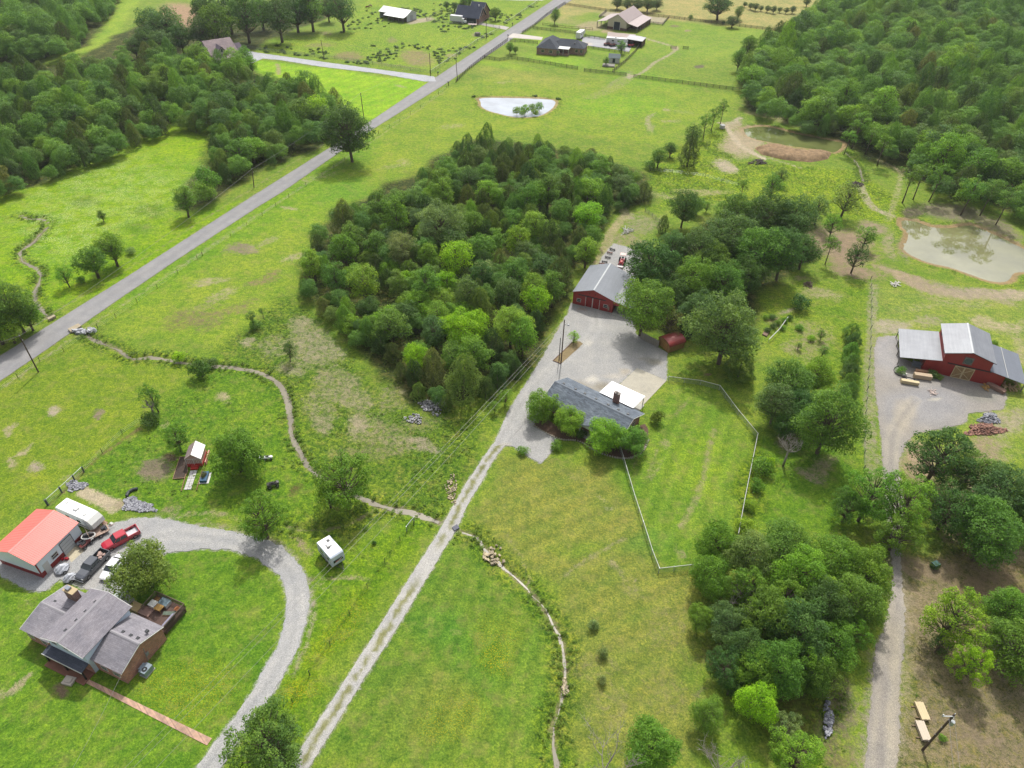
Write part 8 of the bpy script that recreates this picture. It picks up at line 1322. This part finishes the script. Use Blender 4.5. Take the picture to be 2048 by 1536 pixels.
# garden frame and white pole
mb = MB(); a1, a2 = V(1576, 634, .9), V(1538, 679, .9); md = a1.lerp(a2, .55)+Vector((.4, 0, .1)); mb.tube([tuple(a1), tuple(md), tuple(a2)], .09, 6); [mb.tube([(p.x, p.y, 0), tuple(p)], .06, 5) for p in (a1, md, a2)]; tag(mb.build('garden_rail', WHT), 'white rail along the edge of the vegetable garden', 'rail'); slabthing([(1532, 658), (1541, 661), (1533, 674), (1524, 670)], 0, .3, 'low brown raised bed in the vegetable garden', 'raised_bed', mat('bed_brown', (150, 124, 108), .9), 'raised bed')
# island bed in the gravel yard
ib = [(1106, 722), (1122, 728), (1166, 688), (1160, 683), (1148, 682)]; sheet('island_bed', W(ib), .06, mat('dry_mulch', (150, 132, 96), .95, var=.3, scale=3), .05); mb = MB(); [mb.tube([tuple(V(*ib[k])+Vector((0, 0, .12))), tuple(V(*ib[k+1])+Vector((0, 0, .12)))], .09, 4) for k in (0,)]; mb.tube([tuple(V(*ib[0])+Vector((0, 0, .12))), tuple(V(*ib[4])+Vector((0, 0, .12)))], .09, 4); tag(mb.build('bed_edging', mat('edging_brown', (130, 96, 76))), 'brown timber edging of the island bed in the gravel yard', 'edging')
# corrugated pipe, person by the rocks, dark bin, mailboxes, round tub, horses
mb = MB(); pp = [V(*p) for p in ((254, 994), (258, 986), (266, 981), (276, 979))]; mb.tube([(p.x, p.y, .25) for p in pp], .28, 10); tag(mb.build('drain_pipe', mat('dark_pipe', (66, 74, 76), .6)), 'dark curved drain pipe at the end of the straw covered trench', 'drain pipe')
x, y = V(1868, 1134)[:2]; o = thing('wheelie_bin', 'dark green bin lying among weeds on the brown slope', 'bin', (x, y, 0), .4); MB().b(-.5, .5, -.4, .4, 0, .9).build('body', mat('bin_green', (40, 84, 78), .5), o); MB().b(-.56, .56, -.46, .46, .9, 1.0).build('lid', mat('bin_lid', (60, 104, 98), .5), o)
for px, py, lb in ((1025, 52, 'dark mailbox post beside the far driveway'), (1016, 76, 'brown mailbox post at the concrete drive'), (876, 151, 'mailbox at the mouth of the side drive'), (897, 171, 'dark gate post with box at the pasture gate')):
    x, y = U(px, py); o = thing('mailbox', lb, 'mailbox', (x, y, 0), .6); MB().b(-.1, .1, -.1, .1, 0, 1.2).build('post', DPOST, o); q = MB(); q.prism([(-.2, 1.2), (.2, 1.2), (.2, 1.5), (.1, 1.62), (-.1, 1.62), (-.2, 1.5)], -.4, .4, 'y'); q.build('box', DKM, o)
x, y = U(1389, 255); mb = MB(); q = MB(); x, y = U(1444, 256); q.tube([(0, 0, 0), (0, 0, 1.2)], [1.0, 1.0], 16); q = q.build('water_tank', WHT); q.location = (x, y, 0); tag(q, 'white round water tank beside the track to the dug pond', 'water tank')
x, y = U(955, 71); o = thing('hay_ring', 'grey hay feeder in the rough pasture near the road', 'feeder', (x, y, 0), 0); q = MB(); q.tube([(1.6*math.cos(a*.3927), 1.6*math.sin(a*.3927), 1.1) for a in range(17)], .08, 5, False); q.tube([(1.6*math.cos(a*.3927), 1.6*math.sin(a*.3927), .1) for a in range(17)], .08, 5, False); [q.tube([(1.6*math.cos(a*.3927), 1.6*math.sin(a*.3927), 0), (1.6*math.cos(a*.3927), 1.6*math.sin(a*.3927), 1.1)], .05, 4) for a in range(16)]; q.build('ring', GALV, o); q = MB(); q.cyl((0, 0, .7), 1.3, 1.4, 14); q.build('hay', mat('old_hay', (130, 120, 110), .95, var=.3), o)
x, y = U(939, 8); 
def skin_animal(px, py, rz, label, rgb, cat='cow', s=1.0):
    x, y = U(px, py); vs_ = [((-.75, 0, 1.15), .30), ((-.2, 0, 1.1), .38), ((.45, 0, 1.15), .36), ((.8, 0, 1.25), .22), ((1.1, 0, 1.0), .17), ((1.35, 0, .7), .13), ((1.55, 0, .55), .09), ((-.98, 0, 1.2), .1), ((-1.08, 0, .7), .04)]
    ed = [(0, 1), (1, 2), (2, 3), (3, 4), (4, 5), (5, 6), (0, 7), (7, 8)]
    for (a, b_, yy) in ((2, .5, .2), (2, .5, -.2), (0, -.75, .2), (0, -.75, -.2)):
        n = len(vs_); hk = -.14 if b_ < 0 else 0; vs_ += [((b_, yy, .85), .15), ((b_+hk, yy, .45), .08), ((b_, yy, .04), .065)]; ed += [(a, n), (n, n+1), (n+1, n+2)]
    me = bpy.data.meshes.new(cat); me.from_pydata([v[0] for v in vs_], ed, []); o = bpy.data.objects.new(cat, me); COL.objects.link(o); md = o.modifiers.new('skin', 'SKIN'); sk = me.skin_vertices[0].data if me.skin_vertices else None
    if sk is None:
        import bmesh
        bm = bmesh.new(); bm.from_mesh(me); bm.verts.layers.skin.verify(); bm.to_mesh(me); bm.free(); sk = me.skin_vertices[0].data
    for q, v in zip(sk, vs_): q.radius = (v[1], v[1])
    sk[1].use_root = True; o.modifiers.new('sub', 'SUBSURF').render_levels = 1; me.materials.append(mat('hide_%s' % cat+str(int(rgb[0])), rgb, .8, var=.2)); o.location = (x, y, 0); o.rotation_euler = (0, 0, rz); o.scale = (s, s, s); tag(o, label, cat)
skin_animal(735, 17.5, .3, 'brown grazing cow in the far pasture left of the white barn', (120, 70, 40)); skin_animal(741, 14.5, 2.8, 'pale tan cow standing behind the brown one in the far pasture', (196, 170, 130))
# things at the far gravel lot
for px, py, lb, rgb in ((1214, 91, 'rusty red machine at the left end of the motorhome', (140, 70, 56)), (1225, 93, 'second rusty machine at the foot of the motorhome', (120, 60, 50)), (1262, 94, 'red lawn tractor beside the brown open shed', (200, 40, 50))): quad(px, py, .5, paint('m%d' % rgb[0], rgb), lb, 'machine', 'lawn_tractor', 1.7)
# rank weeds, tufts and low growth, too many to count
rs = np.random.RandomState(21); Cc = []; Nn = []; SZ = []; TN = []
def inmask(thr, n, box, lim): 
    pass
w8 = np.clip(MG-.35, 0, 1)*(MR < .45)*(gY < 330)*(gY > 25)*(np.abs(gX) < 30+gY*.82); area = np.where(gY < 130, .4, np.where(gY < 210, .9, 2.2)); w8 = w8*area; w8 /= w8.sum(); idx = rs.choice(NV, 34000, p=w8)
TX = gX[idx]+rs.uniform(-.6, .6, len(idx)); TY = gY[idx]+rs.uniform(-.6, .6, len(idx)); keep = np.ones(len(idx), bool)
for kname in POLY: keep &= sdist(TX, TY, POLY[kname]) < -.3
for kname in PONDW: keep &= sdist(TX, TY, PONDW[kname]) < -.2
for ln, hw, wet in CREEKW: keep &= ldist(TX, TY, ln) > hw*1.15
keep &= fbm(TX, TY, 5, 60) > .46
TX, TY = TX[keep], TY[keep]
for ln, hw, wet in CREEKW:
    a = np.array(ln); n_ = len(a)*(14 if hw > .5 else 10); i_ = rs.randint(0, len(a)-1, n_); dv = a[i_+1]-a[i_]; dv /= np.linalg.norm(dv, axis=1, keepdims=True)+1e-9; off = (hw*rs.uniform(.45, 1.5, n_)+rs.exponential(.35, n_))*rs.choice([-1, 1], n_)
    cx_, cy_ = a[i_, 0]-dv[:, 1]*off, a[i_, 1]+dv[:, 0]*off; kk = fbm(cx_, cy_, 2.4, 77) > .47
    for kname in POLY: kk &= sdist(cx_, cy_, POLY[kname]) < -.4
    TX = np.concatenate([TX, cx_[kk]]); TY = np.concatenate([TY, cy_[kk]])
n = len(TX); k = 9; s0 = rs.uniform(.12, .38, n)
C = np.stack([np.repeat(TX, k), np.repeat(TY, k), np.zeros(n*k)], 1); S = np.repeat(s0, k); d = rs.normal(size=(n*k, 3)); d[:, 2] = np.abs(d[:, 2])*.9; C = C+d*S[:, None]*.8; C[:, 2] = np.clip(C[:, 2], .02, .8)
v, f, tone = leaf_quads(C, d*.4+np.array([0, 0, .8]), .26, rs, .55, np.repeat(rs.rand(n), k)); me = raw_mesh('weeds', v, f); attr(me, 'tone', tone); o = link_mesh('weeds', me, LEAF); o.color = (.105, .18, .022, 1); tag(o, 'rank green weeds and tufts on the rough ground and along the ditches', 'weeds', kind='stuff')
# ragged shrubs of the hedge bottoms along the far pasture
n = 700; sel = rs.choice(NV, n, p=(lambda q: q/q.sum())(((MG > .6)*(gY > 300)*(gY < 470)*(np.abs(gX) < 150)*(MR < .3)*(fbm(gX, gY, 26, 61) > .52)).astype(float))); C = []; 
k = 30; X = np.repeat(gX[sel], k); Y = np.repeat(gY[sel], k); s_ = np.repeat(rs.uniform(.3, .8, n), k); d = rs.normal(size=(n*k, 3)); d[:, 2] = np.abs(d[:, 2])*.6; v, f, tone = leaf_quads(np.stack([X, Y, 0*X], 1)+d*s_[:, None]*.7, d*.4+np.array([0, 0, .8]), .8, rs, .6, np.repeat(rs.rand(n), k)); me = raw_mesh('weeds', v, f); attr(me, 'tone', tone); o = link_mesh('weeds', me, LEAF); o.color = (.062, .115, .026, 1); tag(o, 'coarse weed clumps scattered over the far rough pasture', 'weeds', kind='stuff')

# ---------------------------------------------------------------- the air between
m = bpy.data.materials.new('haze'); m.use_nodes = True; m.node_tree.nodes.clear(); q = m.node_tree.nodes.new('ShaderNodeVolumePrincipled'); q.inputs['Density'].default_value = .00008; q.inputs['Color'].default_value = (.9, .95, 1, 1); q.inputs['Anisotropy'].default_value = .2
oo = m.node_tree.nodes.new('ShaderNodeOutputMaterial'); m.node_tree.links.new(q.outputs[0], oo.inputs['Volume']); tag(MB().b(-2700, 2700, -700, 3300, -3, 97).build('haze', m), 'thin pale summer haze over the far fields', 'haze', kind='stuff'); scene.cycles.volume_bounces = 0
